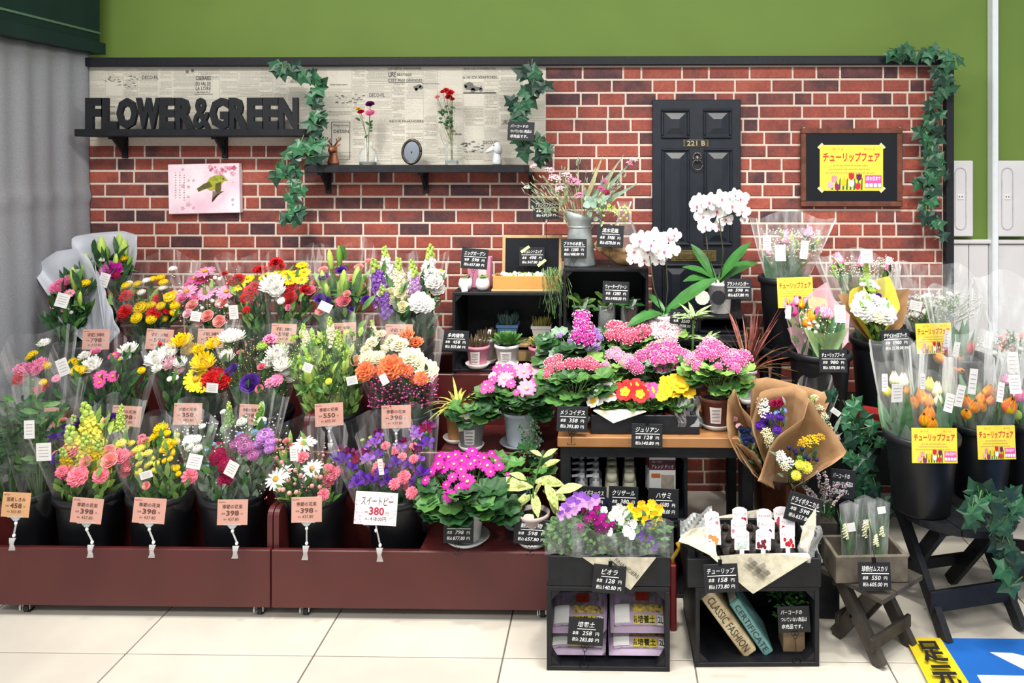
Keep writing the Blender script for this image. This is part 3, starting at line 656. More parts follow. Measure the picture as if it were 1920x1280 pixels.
        for sx in (0, PI):
            def fn(u, v, sx=sx):
                t = sx+.12*(1 if sx == 0 else -1)+(u-.5)*2.0*(.35+.65*math.sin(PI*min(v*.75+.15, 1))); r_ = v*1.08*(1-.25*abs(u-.5)); return (r_*math.cos(t), r_*math.sin(t), .1*v-.18*v*v)
            mb.grid(fn, 5, 3, 0)
        mb.leaf((0, -.05, .05), (0, -.75, .5), (0, .5, .8), .34, .22, .6, 1); mb.octa((0, -.06, .1), .07, 1)
        for sx in (-1, 1): mb.leaf((0, -.08, .06), (sx*.7, -.1, .7), (-sx, 0, .6), .18, .14, .2, 1)
        mb.octa((0, -.13, .14), .05, 3)
    elif kind == 'celosia':
        for i in range(90):
            a = q.random()*2*PI; el = q.random()*1.5; d = Vector((math.cos(a)*math.cos(el), math.sin(a)*math.cos(el), math.sin(el))); mb.octa(d*.7, .17, 0)
        mb.ball((0, 0, .1), .68, 10, 0)
    elif kind == 'berry': mb.ball((0, 0, 0), 1, 8, 0, 1.15)
    elif kind == 'tuft':      # dried cluster
        for i in range(26):
            a = i*2.4; rr = math.sqrt(i/26)*.9; c = Vector((rr*math.cos(a), rr*math.sin(a), .45*(1-rr)+q.uniform(-.1, .2))); mb.octa(c, .17*q.uniform(.7, 1.2), 0)
            if i % 3 == 0: mb.tube([(0, 0, -.8), c], .025, 3, 2, False)
    me = mb.mesh({'prim': 'flower_cluster', 'pea': 'sweet_pea', 'spike': 'flower_spike'}.get(kind, 'blossom'), mats, kind in ('tulip', 'lilybud', 'berry'))
    FC[key] = me; return me
FNAME = {'mum': 'chrysanthemum', 'daisy': 'daisy', 'marguerite': 'daisy', 'cosmos': 'daisy', 'carn': 'carnation', 'rose': 'rose', 'lis': 'lisianthus', 'pom': 'pompon', 'tulip': 'tulip', 'lilybud': 'lily_bud', 'spike': 'flower_spike',
         'pea': 'sweet_pea', 'prim': 'flower_cluster', 'julian': 'primrose', 'viola': 'viola', 'orchid': 'orchid_flower', 'celosia': 'celosia', 'berry': 'berry', 'tuft': 'dried_flower', 'leafy': 'leaf_sprig'}

# ------------------------------------------------------------------ bouquets
FR = {'T1': (40, 420, 4.571), 'T2': (420, 440, 4.266), 'T3': (0, 600, 4.174), 'T4': (420, 600, 4.266), 'F1': (0, 740, 2.909), 'F2': (380, 760, 3.048), 'D': (0, 0, 1),
      'R2': (1400, 400, 4.267), 'R3': (1560, 600, 4.267), 'K': (1340, 680, 4.267)}
def parse(spec):
    """'T1| mum pink 75 330,560 390,500,60; ...' to (kind, colour, px, py, r px)"""
    out = []
    for blk in spec.strip().split('\n'):
        fr, body = blk.strip().split('|'); ox, oy, s = FR[fr.strip()]
        for it in body.split(';'):
            t = it.split()
            if not t: continue
            kind, col, r = t[0], t[1], float(t[2])
            for p in t[3:]:
                v = [float(x) for x in p.split(',')]; out.append((kind, col, ox+v[0]/s, oy+v[1]/s, (v[2] if len(v) > 2 else r)/s))
    return out
def cone_wrap(mb, b, top, r0, rx, ry, hb, hf, n=40, rings=7, ripple=.08, seed=0, t0=0, t1=2*PI, tips=4, amp=.07):
    """a flaring sheet from b up along the axis to top; back edge hb, front edge hf (fractions of the axis)"""
    ax = top-b; q = random.Random(seed); ph = q.random()*6; closed = abs(t1-t0-2*PI) < .01
    def fn(u, v):
        t = t0+(t1-t0)*u; back = .5+.5*math.sin(t); hh = hf+(hb-hf)*back+amp*(abs(math.cos(t*tips/2+ph))**2.5-.3); s = v*hh
        k = 1+ripple*s*(math.sin(t*7+ph)*.55+math.sin(t*13+ph*2+v)*.35+math.sin(t*23+ph)*.2); e = s**.8
        return b+ax*s+Vector(((r0+(rx-r0)*e)*math.cos(t)*k, (r0+(ry-r0)*e)*math.sin(t)*k, 0))
    mb.grid(fn, n, rings, None, closed)
def fan(r, name, base, edge, Y0, dep, mt, n=30, rings=8, ripple=.006, bulge=.03, seed=0, thick=.0008, v0=.0):
    """a folded sheet from a gathered foot up to a free edge; the middle of the edge lies further back than its ends"""
    q = random.Random(seed); ph = q.random()*6; k = len(edge)-1; E = []
    for i, (x, y) in enumerate(edge): E.append(P(x, y, Y0+dep*math.sin(PI*i/k)))
    foot = P(*base)-r.location
    def fn(u, v):
        f = u*k; a = min(int(f), k-1); e = E[a].lerp(E[a+1], f-a)-r.location; w_ = v0+(1-v0)*v; p_ = foot.lerp(e, w_)
        return p_+Vector((0, bulge*math.sin(PI*w_)*math.sin(PI*u)+ripple*math.sin(u*26+ph)*w_, 0))+Vector((ripple*math.sin(u*17+ph)*w_*(1-w_)*2, 0, 0))
    m = MB(); m.grid(fn, n, rings); o = m.build(name, mt, r, smooth=True)
    if thick: o.modifiers.new('thick', 'SOLIDIFY').thickness = thick
    return o
def leaves_in(mb, b, pts, n, L, W, q, mats=3, lean=.5, low=.35, hi=.95):
    for i in range(n):
        p = q.choice(pts); t = q.uniform(low, hi); c = b.lerp(p, t)+Vector((q.uniform(-.02, .02), q.uniform(-.03, .03), q.uniform(-.015, .015)))
        d = (p-b).normalized()+Vector((q.uniform(-1, 1), q.uniform(-1.1, .5), q.uniform(-.3, .8)))*lean
        mb.leaf(c, d, (q.uniform(-.5, .5), -1, .6), L*q.uniform(.6, 1.2), W*q.uniform(.7, 1.2), q.uniform(.1, .6), q.randrange(mats), 3)
def bouquet(name, label, cat, base, fl, Y, wrap='cello', dep=.16, leaf=(60, .06, .02), pal=(0, 1, 2), gyp=None, seed=1, top=None, tagpos=(), group=None, wrapm=None, flat=0, extra=None, hf=.84, pad=.03, r0=.035, fscale=1.25, fill=.6):
    """flowers given by picture place at depth about Y (front low, back high), stems meeting at base"""
    q = random.Random(seed); base = Vector(base); r = thing(name, label, cat, base, group=group)
    ys = [f[3] for f in fl]; y0, y1 = min(ys), max(ys); pts = []
    bigs = [f for f in fl if f[0] not in ('tulip', 'orchid', 'spike', 'lilybud')]
    for i in range(int(len(bigs)*fill) if wrap and len(fl) > 6 and bigs else 0):
        f = q.choice(bigs); fl = fl+[(f[0], f[1], f[2]+q.uniform(-20, 20), min(y1, max(y0, f[3]+q.uniform(-18, 18))), f[4]*q.uniform(.7, .95), 1)]
    for i, (kind, col, px, py, rp, *ex_) in enumerate(fl):
        k = (py-y0)/max(1, y1-y0); yy = Y+dep*(.5-k)+q.uniform(-.015, .015)+(.045 if ex_ else 0); p = P(px, py, yy); pts.append(p)
        out = p-base; d = Vector((out.x*.9, -.62+.25*(1-k), .35+.55*(1-k)))
        if kind in ('spike', 'lilybud', 'tulip'): d = (out.normalized()+Vector((0, -.12, .35+.1*(1-k)))).normalized()
        if kind == 'pea': d = Vector((0, -.1, 1))
        rr = M_(rp*fscale, yy); sp = q.random()*6.28
        rot = face(d, sp) if kind not in ('pea', 'viola', 'orchid') else Quaternion((0, 0, 1), q.uniform(-.7, .7)) @ Quaternion((1, 0, 0), q.uniform(-.2, .3))
        ob(FNAME[kind], flower(kind, col, i % 3), r, p-base, rot, rr)
    st = MB(); lo = Vector((0, 0, -.16))
    for p in pts:
        e = p-base; st.tube([lo*.6+Vector((q.uniform(-.015, .015), q.uniform(-.015, .015), 0)), e*.45+Vector((0, 0, .02)), e-Vector((0, 0, .012))], [.0022, .002, .0016], 4, cap=False)
    st.build('stems', STEM, r)
    rp_ = [p-base for p in pts]
    m = MB(); n, L, W = leaf; leaves_in(m, Vector((0, 0, -.05)), rp_, int(n*1.3), L*1.05, W*1.15, q, len(pal)); leaves_in(m, Vector((0, 0, -.05)), rp_, int(n*.7), L*1.2, W*1.2, q, 1, .6, .12, .5); m.build('foliage', [GREENS[i] for i in pal], r, kind='stuff')
    if gyp:
        m = MB(); gc, gn, gr = gyp
        cx0, cx1 = min(p.x for p in rp_)-.02, max(p.x for p in rp_)+.02; cz0, cz1 = min(p.z for p in rp_)-.02, max(p.z for p in rp_)+.02
        for i in range(gn):
            c = Vector((q.uniform(cx0, cx1), Y-base.y+q.uniform(-dep*.5, dep*.4), q.uniform(cz0, cz1))); m.octa(c, gr*q.uniform(.6, 1.3), 0)
            if i % 3 == 0: m.tube([c*.6, c], .0006, 3, 1, False)
        m.build('filler_flowers', [pm(gc), STEM], r, kind='stuff')
    ax = Vector((sum(p.x for p in rp_)/len(rp_), sum(p.y for p in rp_)/len(rp_), max(p.z for p in rp_)))
    hx = max(abs(p.x-ax.x) for p in rp_)+pad; hy = dep*.5+.05
    if wrap:
        tz = top if top else ax.z+.06; m = MB(); cone_wrap(m, Vector((0, 0, -.1)), Vector((ax.x, ax.y, tz)), r0, hx, hy, 1.0, hf, seed=seed)
        m.build('wrapper', wrapm or CELLO, r, smooth=False)
    for (tx, ty, tw, th, rollz) in tagpos:
        yy = Y-dep*.5-.05; m = MB(); a, b = M_(tw, yy)/2, M_(th, yy)/2; m.box((0, 0, 0), (2*a, .0015, 2*b))
        for i in range(4): m.box((0, -.0009, b*(.55-.35*i)), (a*1.3, .0004, b*.06), None, 1)
        m.build('price_label', [mat('label_paper', '#d9d7d4', .6, .03), mat('label_print_grey', '#9a9698', .6, 0)], r, P(tx, ty, yy)-base, (R(q.uniform(-15, 5)), R(rollz), R(q.uniform(-12, 12))))
    if extra: extra(r, base, q)
    return r
def split(fl, n):
    fl = sorted(fl, key=lambda f: f[2]); x0, x1 = fl[0][2], fl[-1][2]; out = [[] for _ in range(n)]
    for f in fl: out[min(n-1, int((f[2]-x0)/(x1-x0+.01)*n))].append(f)
    return out
RIM = mat('bucket_rim', '#1b1d23', .4, .1, 20, spec=.5)
def bucket(px, Y, zb, h, rt, label, n=28, water=True, X=None):
    x = XX(px, Y) if X is None else X
    r = thing('flower_bucket', label, 'bucket', (x, Y, zb)); rb_ = rt*.78; t = .004; m = MB()
    m.lathe([(rb_*.96, 0), (rb_, .006), (rt*.97, h*.86), (rt, h), (rt-t, h), (rt*.97-t, h*.86), (rb_-t, .01), (.001, .01)], n=n); m.build('body', BUCK, r, smooth=True)
    m = MB(); m.lathe([(rt*.99, h-.028), (rt+.007, h-.024), (rt+.009, h-.004), (rt+.004, h+.002), (rt-.002, h)], n=n, capb=False); m.build('rim', RIM, r, smooth=True)
    if water: m = MB(); m.lathe([(rt*.9, h*.7), (.001, h*.7)], n=n, capb=False); m.build('water', mat('bucket_water', '#1a201e', .08, .1, 10, spec=.6), r)
    return r

# buckets in three rows on the carts
FRONT = [(48, 'the leafy green branches'), (172, 'the yellow snapdragon bouquets'), (306, 'the yellow pompon bouquets'), (440, 'the mauve and crimson bouquets'), (592, 'the white daisy bouquets'), (748, 'the sweet pea bouquets')]
MID = [(88, 'the pink and red bouquet beside the curtain'), (214, 'the white and yellow chrysanthemums'), (364, 'the big yellow chrysanthemum bouquets'), (494, 'the purple lisianthus bouquet'), (624, 'the lime green foliage bouquets'), (764, 'the orange carnation bouquets')]
TOP = [(165, 'the paper-wrapped lily bouquets'), (288, 'the yellow button and red bouquet'), (402, 'the pink daisy bouquet'), (520, 'the red and yellow bouquet with big white bloom'), (640, 'the lily bud and pink rose bouquet'), (765, 'the white and lilac stock bouquets')]
BASE = {}
for rowi, (lst, Y, zb) in enumerate(((FRONT, 2.70, .08), (MID, 3.0, .27), (TOP, 3.295, .47))):
    for px, lab in lst:
        b = bucket(px, Y, zb+.002, .285, .112, 'black flower bucket holding '+lab, 26); BASE[(rowi, px)] = Vector((b.location.x, Y, zb+.27))
def bq(row, px, Y, spec, labels, name='bouquet', **kw):
    fl = parse(spec); parts = split(fl, len(labels)); b = BASE[(row, px)]
    for i, (p, lab) in enumerate(zip(parts, labels)):
        if not p: continue
        off = (i-(len(labels)-1)/2)*.075
        bouquet(name, lab, 'bouquet', b+Vector((off, 0, -.02)), p, Y, seed=px+i*7+row, **{k: (v[i] if isinstance(v, list) else v) for k, v in kw.items()})
FROST = film('frosted_paper', '#c9cdd6', .6, .8, .5, 4, .1)
# --- top row
def paper(r, base, q):
    pass
bouquet('bouquet', 'tall bouquet of lily buds and magenta carnation in frosted white paper', 'bouquet', BASE[(0+2, 165)]+Vector((.05, .02, -.02)),
        parse("""T1| lilybud lime 75 690,220 840,190 875,240 810,320,45; mum white 32 710,310; pom yellow 38 875,300; carn magenta 75 770,400; lilybud green 45 735,260 925,335; celosia crimson 35 820,440"""), 3.32,
        leaf=(70, .09, .026), pal=(0, 0, 1), seed=3, wrap=None, extra=lambda r, b, q: fan(r, 'paper_wrapper', (190, 650, 3.3), [(150, 560), (138, 470), (133, 444), (180, 436), (228, 433), (259, 440), (255, 481), (245, 530), (232, 580)], 3.28, .09, FROST, seed=1), tagpos=((195, 525, 20, 26, 15),), top=.46, dep=.12, pad=.075)
bouquet('bouquet', 'bouquet of pink chrysanthemums and lily buds in frosted paper by the curtain', 'bouquet', BASE[(2, 165)]+Vector((-.045, -.03, -.02)),
        parse("""T1| mum pink 78 330,560 385,510,66; daisy pink 45 400,600 300,680; carn red 28 262,655; lilybud lime 75 550,360 445,465,65 460,492,60 505,640,45; mum white 34 495,415; pom yellow 40 550,515; pom white 16 410,725 430,757; carn blush 30 350,725"""), 3.22,
        leaf=(90, .09, .026), pal=(0, 0, 1), seed=4, wrap=None, extra=lambda r, b, q: (fan(r, 'paper_wrapper', (175, 655, 3.22), [(112, 600), (97, 565), (56, 495), (73, 494), (106, 471), (143, 465), (165, 480), (187, 538), (210, 590)], 3.2, .07, FROST, seed=2), fan(r, 'paper_wrapper', (200, 650, 3.19), [(176, 492), (187, 520), (205, 570), (224, 623)], 3.17, .01, FROST, seed=3, bulge=0)), tagpos=((117, 563, 26, 26, 12),), top=.40, dep=.12, pad=.05)
bq(2, 288, 3.25, """T1| pom yellow 36 1000,520 1130,480 1195,465 1220,505 905,535,40 1120,700 1200,705 1310,605 1320,700,40 995,805,46 1120,815,44 1315,755 1030,725,58 1275,645,60; pom white 32 925,515 1075,490 1035,590 1215,550 1300,390; carn red 50 900,615 890,745 770,590,30 1175,640,44 1140,760,56 1260,730,38""",
   ['cellophane bouquet of yellow buttons, red carnations and small white blooms'], tagpos=[()], leaf=(80, .06, .02))
bq(2, 402, 3.25, """T1| daisy pink 72 1575,410 1420,580 1580,590 1760,580; daisy hotpink 50 1480,470 1540,480; rose salmon 45 1470,700 1600,790 1700,835 1720,680; rose pink 45 1390,640 1480,650; berry white 14 1640,660 1690,690 1700,470 1610,750 1760,700 1550,720 1500,760 1660,460; rose blush 35 1430,770 1500,790""",
   ['cellophane bouquet of pink daisies and small pink roses'], tagpos=[((438, 585, 18, 26, -5), (367, 593, 18, 18, 10))], gyp=('white', 120, .0035), leaf=(70, .06, .018))
bq(2, 520, 3.25, """T2| carn red 48 105,360 415,225 450,255,34 295,280,38 210,450 185,500 240,410,36 545,410 330,385,34 180,600,26 60,380,34 ; rose red 50 530,515 650,440,36; daisy yellow 44 190,355 120,415 340,335,50 440,305,48 500,315 560,310,34 640,300 530,365 620,360; mum white 100 400,420 430,460,70; rose rose 40 685,450; pom white 30 460,530; rose pink 22 515,585""",
   ['bouquet of red carnations with yellow daisies at its left', 'bouquet of yellow and red with one large white chrysanthemum'], leaf=(60, .06, .018))
bq(2, 640, 3.25, """T2| rose salmon 32 795,285 1080,265 1025,355 985,475,26 775,615,28; rose rose 48 960,530; lis purple 36 770,510 830,530,30 1140,530 800,345 1020,600,20 940,290 1020,440,18; lilybud lime 75 800,370,60 850,200,55 960,390,75 1060,370,80 1090,410,60 830,460,50; lilybud green 55 920,170 980,430""",
   ['cellophane bouquet of long lily buds, pink roses and purple blooms'], tagpos=[((610, 575, 24, 16, 25),)], leaf=(80, .09, .025), pal=(1, 2, 0))
bq(2, 765, 3.25, """T2| spike violet 150 1235,370 1290,520,110; spike white 120 1300,240 1510,330,110; spike cream 130 1400,340; lis cream 42 1335,470 1360,520 1430,580 1410,470; spike lilac 120 1530,390; carn white 72 1560,540 1620,560,55; spike white 150 1640,260; carn white 60 1680,380 1650,320; pom lemon 16 1740,295""",
   ['cellophane bouquet of violet and cream stock flowers', 'cellophane bouquet of tall white stock and white carnations'], leaf=(50, .09, .02), pal=(0, 1, 3), gyp=('peach', 40, .003))
# --- middle row
bq(1, 88, 2.93, """T3| mum pink 62 235,395 320,360 300,400,48; pom yellow 36 365,365 260,275 340,490,28 250,475,20; mum white 48 350,195; carn red 48 160,455 305,550,40; daisy pink 28 440,455""",
   ['cellophane bouquet of pink chrysanthemums and red carnations beside the curtain'], tagpos=[((118, 688, 22, 32, -22),)], leaf=(90, .06, .02), pal=(0, 0, 1))
bq(1, 214, 2.93, """T3| mum white 50 670,295 730,370,78 1010,250,72; pom yellow 42 640,400 600,400 1110,395,28; daisy hotpink 44 785,440 780,490,36 885,440,38 895,275,40; rose pink 38 750,255; pom yellow 14 940,310; mum white 40 990,300""",
   ['cellophane bouquet of white and yellow chrysanthemums with magenta daisies', 'cellophane bouquet with a single white chrysanthemum above dark foliage'], leaf=(80, .06, .018), pal=(0, 0, 1))
bq(1, 364, 2.93, """T3| mum white 82 1230,320 1330,270 1420,340,52 1240,380,42; mum blush 62 1340,350; tulip red 16 1250,180; mum yellow 88 1430,190 1680,205,68 1560,245,48 1600,350,92; daisy yellow 84 1540,460 1580,510,50; mum white 82 1800,155 1790,300,48; carn red 60 1650,460 1730,470; pom white 20 1380,450 1330,460""",
   ['cellophane bouquet of large white and blush chrysanthemums', 'cellophane bouquet of big yellow chrysanthemums and a red carnation'], tagpos=[(), ((398, 727, 22, 18, 5),)], leaf=(70, .06, .018), pal=(0, 0, 1))
bq(1, 494, 2.93, """T4| mum white 88 430,290 470,370,70 490,420,48; lis purple 68 215,510 85,390,38 30,430,38; pom lime 48 315,215; carn pink 45 365,155 420,480,42; rose rose 28 300,375 285,550 130,260,22; mum white 55 30,290""",
   ['cellophane bouquet of purple lisianthus and one big white chrysanthemum'], gyp=('lemon', 260, .002), leaf=(70, .06, .018), pal=(0, 1, 1))
bq(1, 624, 2.93, """T4| spike cream 90 855,80 650,110,70; pom lime 34 620,330 640,370 680,320 560,150 640,130 1000,250,28 740,180,28; spike lime 90 720,200 920,180 1000,330,70; lilybud lime 70 680,470 700,420,50 960,380,45; pom lemon 26 580,310 840,490 1040,320 980,100,22; pom green 24 880,370 940,280 1030,120 830,170""",
   ['cellophane bouquet of lime buds and green sprays', 'cellophane bouquet of green foliage and pale stock flowers'], tagpos=[((577, 689, 18, 16, 20),), ()], leaf=(190, .055, .02), pal=(2, 1, 4), gyp=('lime', 150, .0028))
bq(1, 764, 2.93, """T4| carn cream 60 1185,180,45 1400,200 1490,310,84 1560,350,60 1620,410,78 1150,320,66 1230,300,48 1140,240,42; carn orange 62 1335,380,86 1130,410,66 1460,400,48 1575,465,48 1460,115,50; spike cream 60 1195,70; pom crimson 22 1510,230; rose peach 38 1060,330""",
   ['cellophane bouquet of cream and orange carnations beside the green foliage', 'cellophane bouquet of cream carnations above tiny pink flowers'], leaf=(40, .06, .016), pal=(0, 1, 1), tagpos=[((660, 713, 20, 16, -10),), ((720, 711, 14, 20, -30),)])
m = MB()
q = random.Random(5)
b0 = BASE[(1, 764)]; sp = thing('flower_spray', 'spray of tiny magenta flowers under the orange carnations', 'flowers', b0)
for i in range(420):
    px, py = q.uniform(690, 822), q.uniform(700, 765); 
    if abs(px-757) > 12+(770-py)*.0+60: continue
    c = P(px, py, 2.84+q.uniform(-.04, .09))-b0; m.octa(c, q.uniform(.0025, .0048), q.choice((0, 0, 1, 2)))
    if i % 3 == 0: m.tube([(0, 0, -.06), c*.55+Vector((0, 0, .01)), c], .0007, 3, 3, False)
m.build('tiny_flowers', [pm('hotpink'), pm('mauve'), pm('crimson'), mat('stem_mauve', '#7a4a58', .6)], sp, kind='stuff')
# --- front row
def branch(r, base, q):
    m = MB()
    for i in range(16):
        e = Vector((q.uniform(-.13, .13), q.uniform(-.12, .02), q.uniform(.2, .36)))
        m.tube([(0, 0, -.1), e*.5, e], .0025, 4, 3, False)
        for k in range(16):
            t = .3+.7*k/15; c = e*t; m.leaf(c, (q.uniform(-1, 1), q.uniform(-1, .3), q.uniform(0, .9)), (0, -1, .5), .06*q.uniform(.7, 1.1), .022, .3, q.choice((0, 0, 1)), 3)
    m.build('leafy_branch', [GREENS[0], GREENS[1], GREENS[2], STEM], r, kind='stuff')
b0 = BASE[(0, 48)]
for i, (dx, lab) in enumerate(((-.05, 'bundle of dark green leafy branches in clear sleeve by the cart end'), (.065, 'bundle of dark green leafy branches next to yellow snapdragons'))):
    r = thing('leafy_branch_bundle', lab, 'foliage', b0+Vector((dx, -.01*i, 0))); branch(r, None, random.Random(20+i))
    m = MB(); cone_wrap(m, Vector((0, 0, -.1)), Vector((dx*.5, -.05, .42)), .03, .15, .12, 1, .9, seed=i+40); m.build('wrapper', CELLO, r)
bq(0, 172, 2.63, """F1| spike lemon 130 490,190 400,290,120 470,320,110; spike yellow 90 540,330 360,360,80; spike lime 60 655,125 410,190,70; lis purple 38 370,220 420,165,34 290,240,26 610,130,28 320,345,32; carn rose 42 385,300 425,445,44 335,418,26 550,440,34; rose salmon 26 470,365 600,360,36 345,140,15 580,140,15 305,320,14; carn rose 36 655,335""",
   ['cellophane bouquet of yellow snapdragons with purple blooms and pink carnations', 'cellophane bouquet of lemon snapdragons leaning towards the pompons'], leaf=(60, .06, .02), pal=(2, 1, 4), tagpos=[((82, 847, 26, 34, 0), (55, 805, 20, 34, -3)), ()])
bq(0, 306, 2.63, """F1| pom lemon 22 670,270,32 715,270 760,300,26 790,285,26 740,310 810,320 765,335 830,350,17 800,390,17 760,380,17 855,375,17 840,410,14 770,370,18 760,420,18 820,375,14; pom yellow 22 880,190,36 910,215 850,230,26 925,290,36 915,265,26 960,260 930,350,15 965,400,18 975,430,14 900,360,15 940,320 870,215 895,300; carn rose 30 700,385 770,255,18; rose salmon 18 795,250 800,495 720,330,22; carn rose 34 1035,445""",
   ['cellophane bouquet of lemon pompons with pink carnations', 'cellophane bouquet of yellow pompons above a pink price card'], leaf=(60, .06, .018), pal=(1, 0, 2), tagpos=[((274, 890, 22, 14, -15),), ()])
bq(0, 440, 2.63, """F1| pom white 24 1035,255,34 1070,250,30 1080,295 1035,285 1105,175,18; celosia crimson 52 1195,340 1235,385,44; pom blue 10 1130,300 1190,290 1130,390 1170,270
F2| pom white 20 140,105 225,100,28 340,90,24 120,40,18; pom mauve 30 230,210,46 250,240,42 190,225 290,285 ; pom lilac 32 360,180,46 380,210 380,250,26 330,215; pom blue 14 350,105 300,150 210,165; carn crimson 34 130,420; spike green 60 150,50 330,40,50""",
   ['cellophane bouquet of white and crimson blooms with grey foliage', 'cellophane bouquet of mauve statice and small white flowers'], leaf=(140, .045, .018), pal=(3, 1, 3), gyp=('white', 80, .003), tagpos=[((365, 865, 26, 26, 12),), ((434, 879, 22, 28, 25),)])
bq(0, 592, 2.63, """F2| marguerite white 54 575,215 625,362 420,420; carn rose 30 570,295 740,385,38 715,355,22 690,510,28; rose salmon 18 500,235 410,255 480,205; berry salmon 11 450,325 675,410 650,410 625,460 670,465 460,480 495,500 440,480 535,495 490,425 640,430 420,200 460,270 530,370 560,400 420,300 690,285,7; pom white 16 640,215""",
   ['cellophane bouquet of two white daisies and coral berries', 'cellophane bouquet with one white daisy and pink carnation'], leaf=(80, .055, .014), pal=(1, 2, 0), gyp=('salmon', 60, .003), tagpos=[((551, 850, 16, 26, -8),), ()])
bq(0, 748, 2.63, """F2| pea violet 38 975,225 1005,190,30 1225,185,36 1130,250,32 1240,320,34 940,320; pea plum 46 1280,140 905,315,58 1150,215,28 1000,160,28 830,280,34 1200,270; pea purple 42 1095,340 900,430,46 800,320 1250,400,52 1015,400 850,370 1050,450 870,460 1170,350 1220,450 960,440 1000,290,34 1280,230; carn rose 22 1045,230 1095,258 1140,295 1205,305 1205,235 1005,350,28 910,268 1150,410,32 1095,450,26 1195,500,28; pom lime 12 960,185 830,260 1020,330""",
   ['cellophane bouquet of plum sweet peas beside the daisies', 'cellophane bouquet of purple sweet peas and pink carnations', 'cellophane bouquet of violet sweet peas beside the magenta cineraria'], leaf=(22, .05, .012), pal=(0, 1, 0), dep=.14, tagpos=[(), ((714, 875, 10, 30, -8),), ()])
# ------------------------------------------------------------------ signs and price cards
BOARD = mat('black_card', '#191b20', .55, .1, 30)
def sign(px, py, w_, h_, Y, lines, label, roll=0, stand=30, hang=False, rest=None, tilt=8, turn=0, name='price_sign', group=None):
    """black card with white hand lettering; local x right, z up, facing -y"""
    c = P(px, py, Y); W = M_(w_, Y); H = M_(h_, Y)
    r = thing(name, label, 'sign', c-Vector((0, 0, H/2)), (R(-tilt), R(roll), R(turn)), group)
    m = MB(); m.cbox((0, 0, H/2), (W, .003, H), .0008); m.build('board', BOARD, r)
    m = MB(); y = -.0022
    if len(lines) == 3 and lines[2] is not None and lines[0][0] != '*':
        t, a, b = lines
        tw = min(.8, .13*len(t)+.1); put_text(m, t, -W*tw/2, W*tw/2, H*.66, H*.86, y, 0, .004, .2)
        m.box((W*.02, y, H*.59), (W*(tw+.04), .0004, H*.022))
        put_text(m, '本体', -W*.38, -W*.2, H*.37, H*.51, y, 0, .004, .2); put_text(m, a, -W*.1, W*.18, H*.37, H*.52, y, 0, .004, .2); put_text(m, '円', W*.28, W*.38, H*.37, H*.49, y, 0, .004)
        put_text(m, '税込', -W*.38, -W*.2, H*.14, H*.28, y, 0, .004, .2); put_text(m, b, -W*.17, W*.22, H*.14, H*.28, y, 0, .004, .2); put_text(m, '円', W*.28, W*.38, H*.14, H*.26, y, 0, .004)
    else:
        for i, t in enumerate(lines):
            t = t.lstrip('*'); ww = W*min(.8, .1*len(t)+.06); z1 = H*(.86-.27*i); put_text(m, t, -W*.4, -W*.4+ww, z1-H*.17, z1, y, 0, .004, .15)
    m.build('lettering', MATS['ink_white'], r)
    if rest is not None: stand = 1
    if stand:
        L = M_(stand, Y) if rest is None else c.z-H/2-rest; m = MB(); s = .006
        if hang:
            m.tube([(0, .001, H*.98), (.002, .0, H+L*.5), (-.002, .004, H+L)], .0011, 5); m.box((0, 0, H+.004), (.012, .006, .016))
        else:
            for dx in (-1, 1): m.tube([(dx*s*.9+s*math.cos(t), -.002, -.002+s*math.sin(t)) for t in [2*PI*i/10 for i in range(11)]], .0009, 4)
            m.tube([(s*math.cos(t), -.002, -.012+s*math.sin(t)) for t in [2*PI*i/10 for i in range(11)]], .0009, 4)
            m.tube([(0, 0, -.016), (0, .0, -L)], .0011, 5); m.tube([(.014*math.cos(t), .014*math.sin(t), -L) for t in [2*PI*i/10 for i in range(11)]], .001, 4)
        m.build('wire_hook' if hang else 'wire_stand', WIRE, r)
    return r
CARD = mat('pink_card', '#cb998a', .6, .04, 12); CARDO = mat('tan_card', '#cf9f72', .6, .04, 12)
CLIP = film('clear_clip', '#f2f4f4', .35, .5, .15, 8, .6)
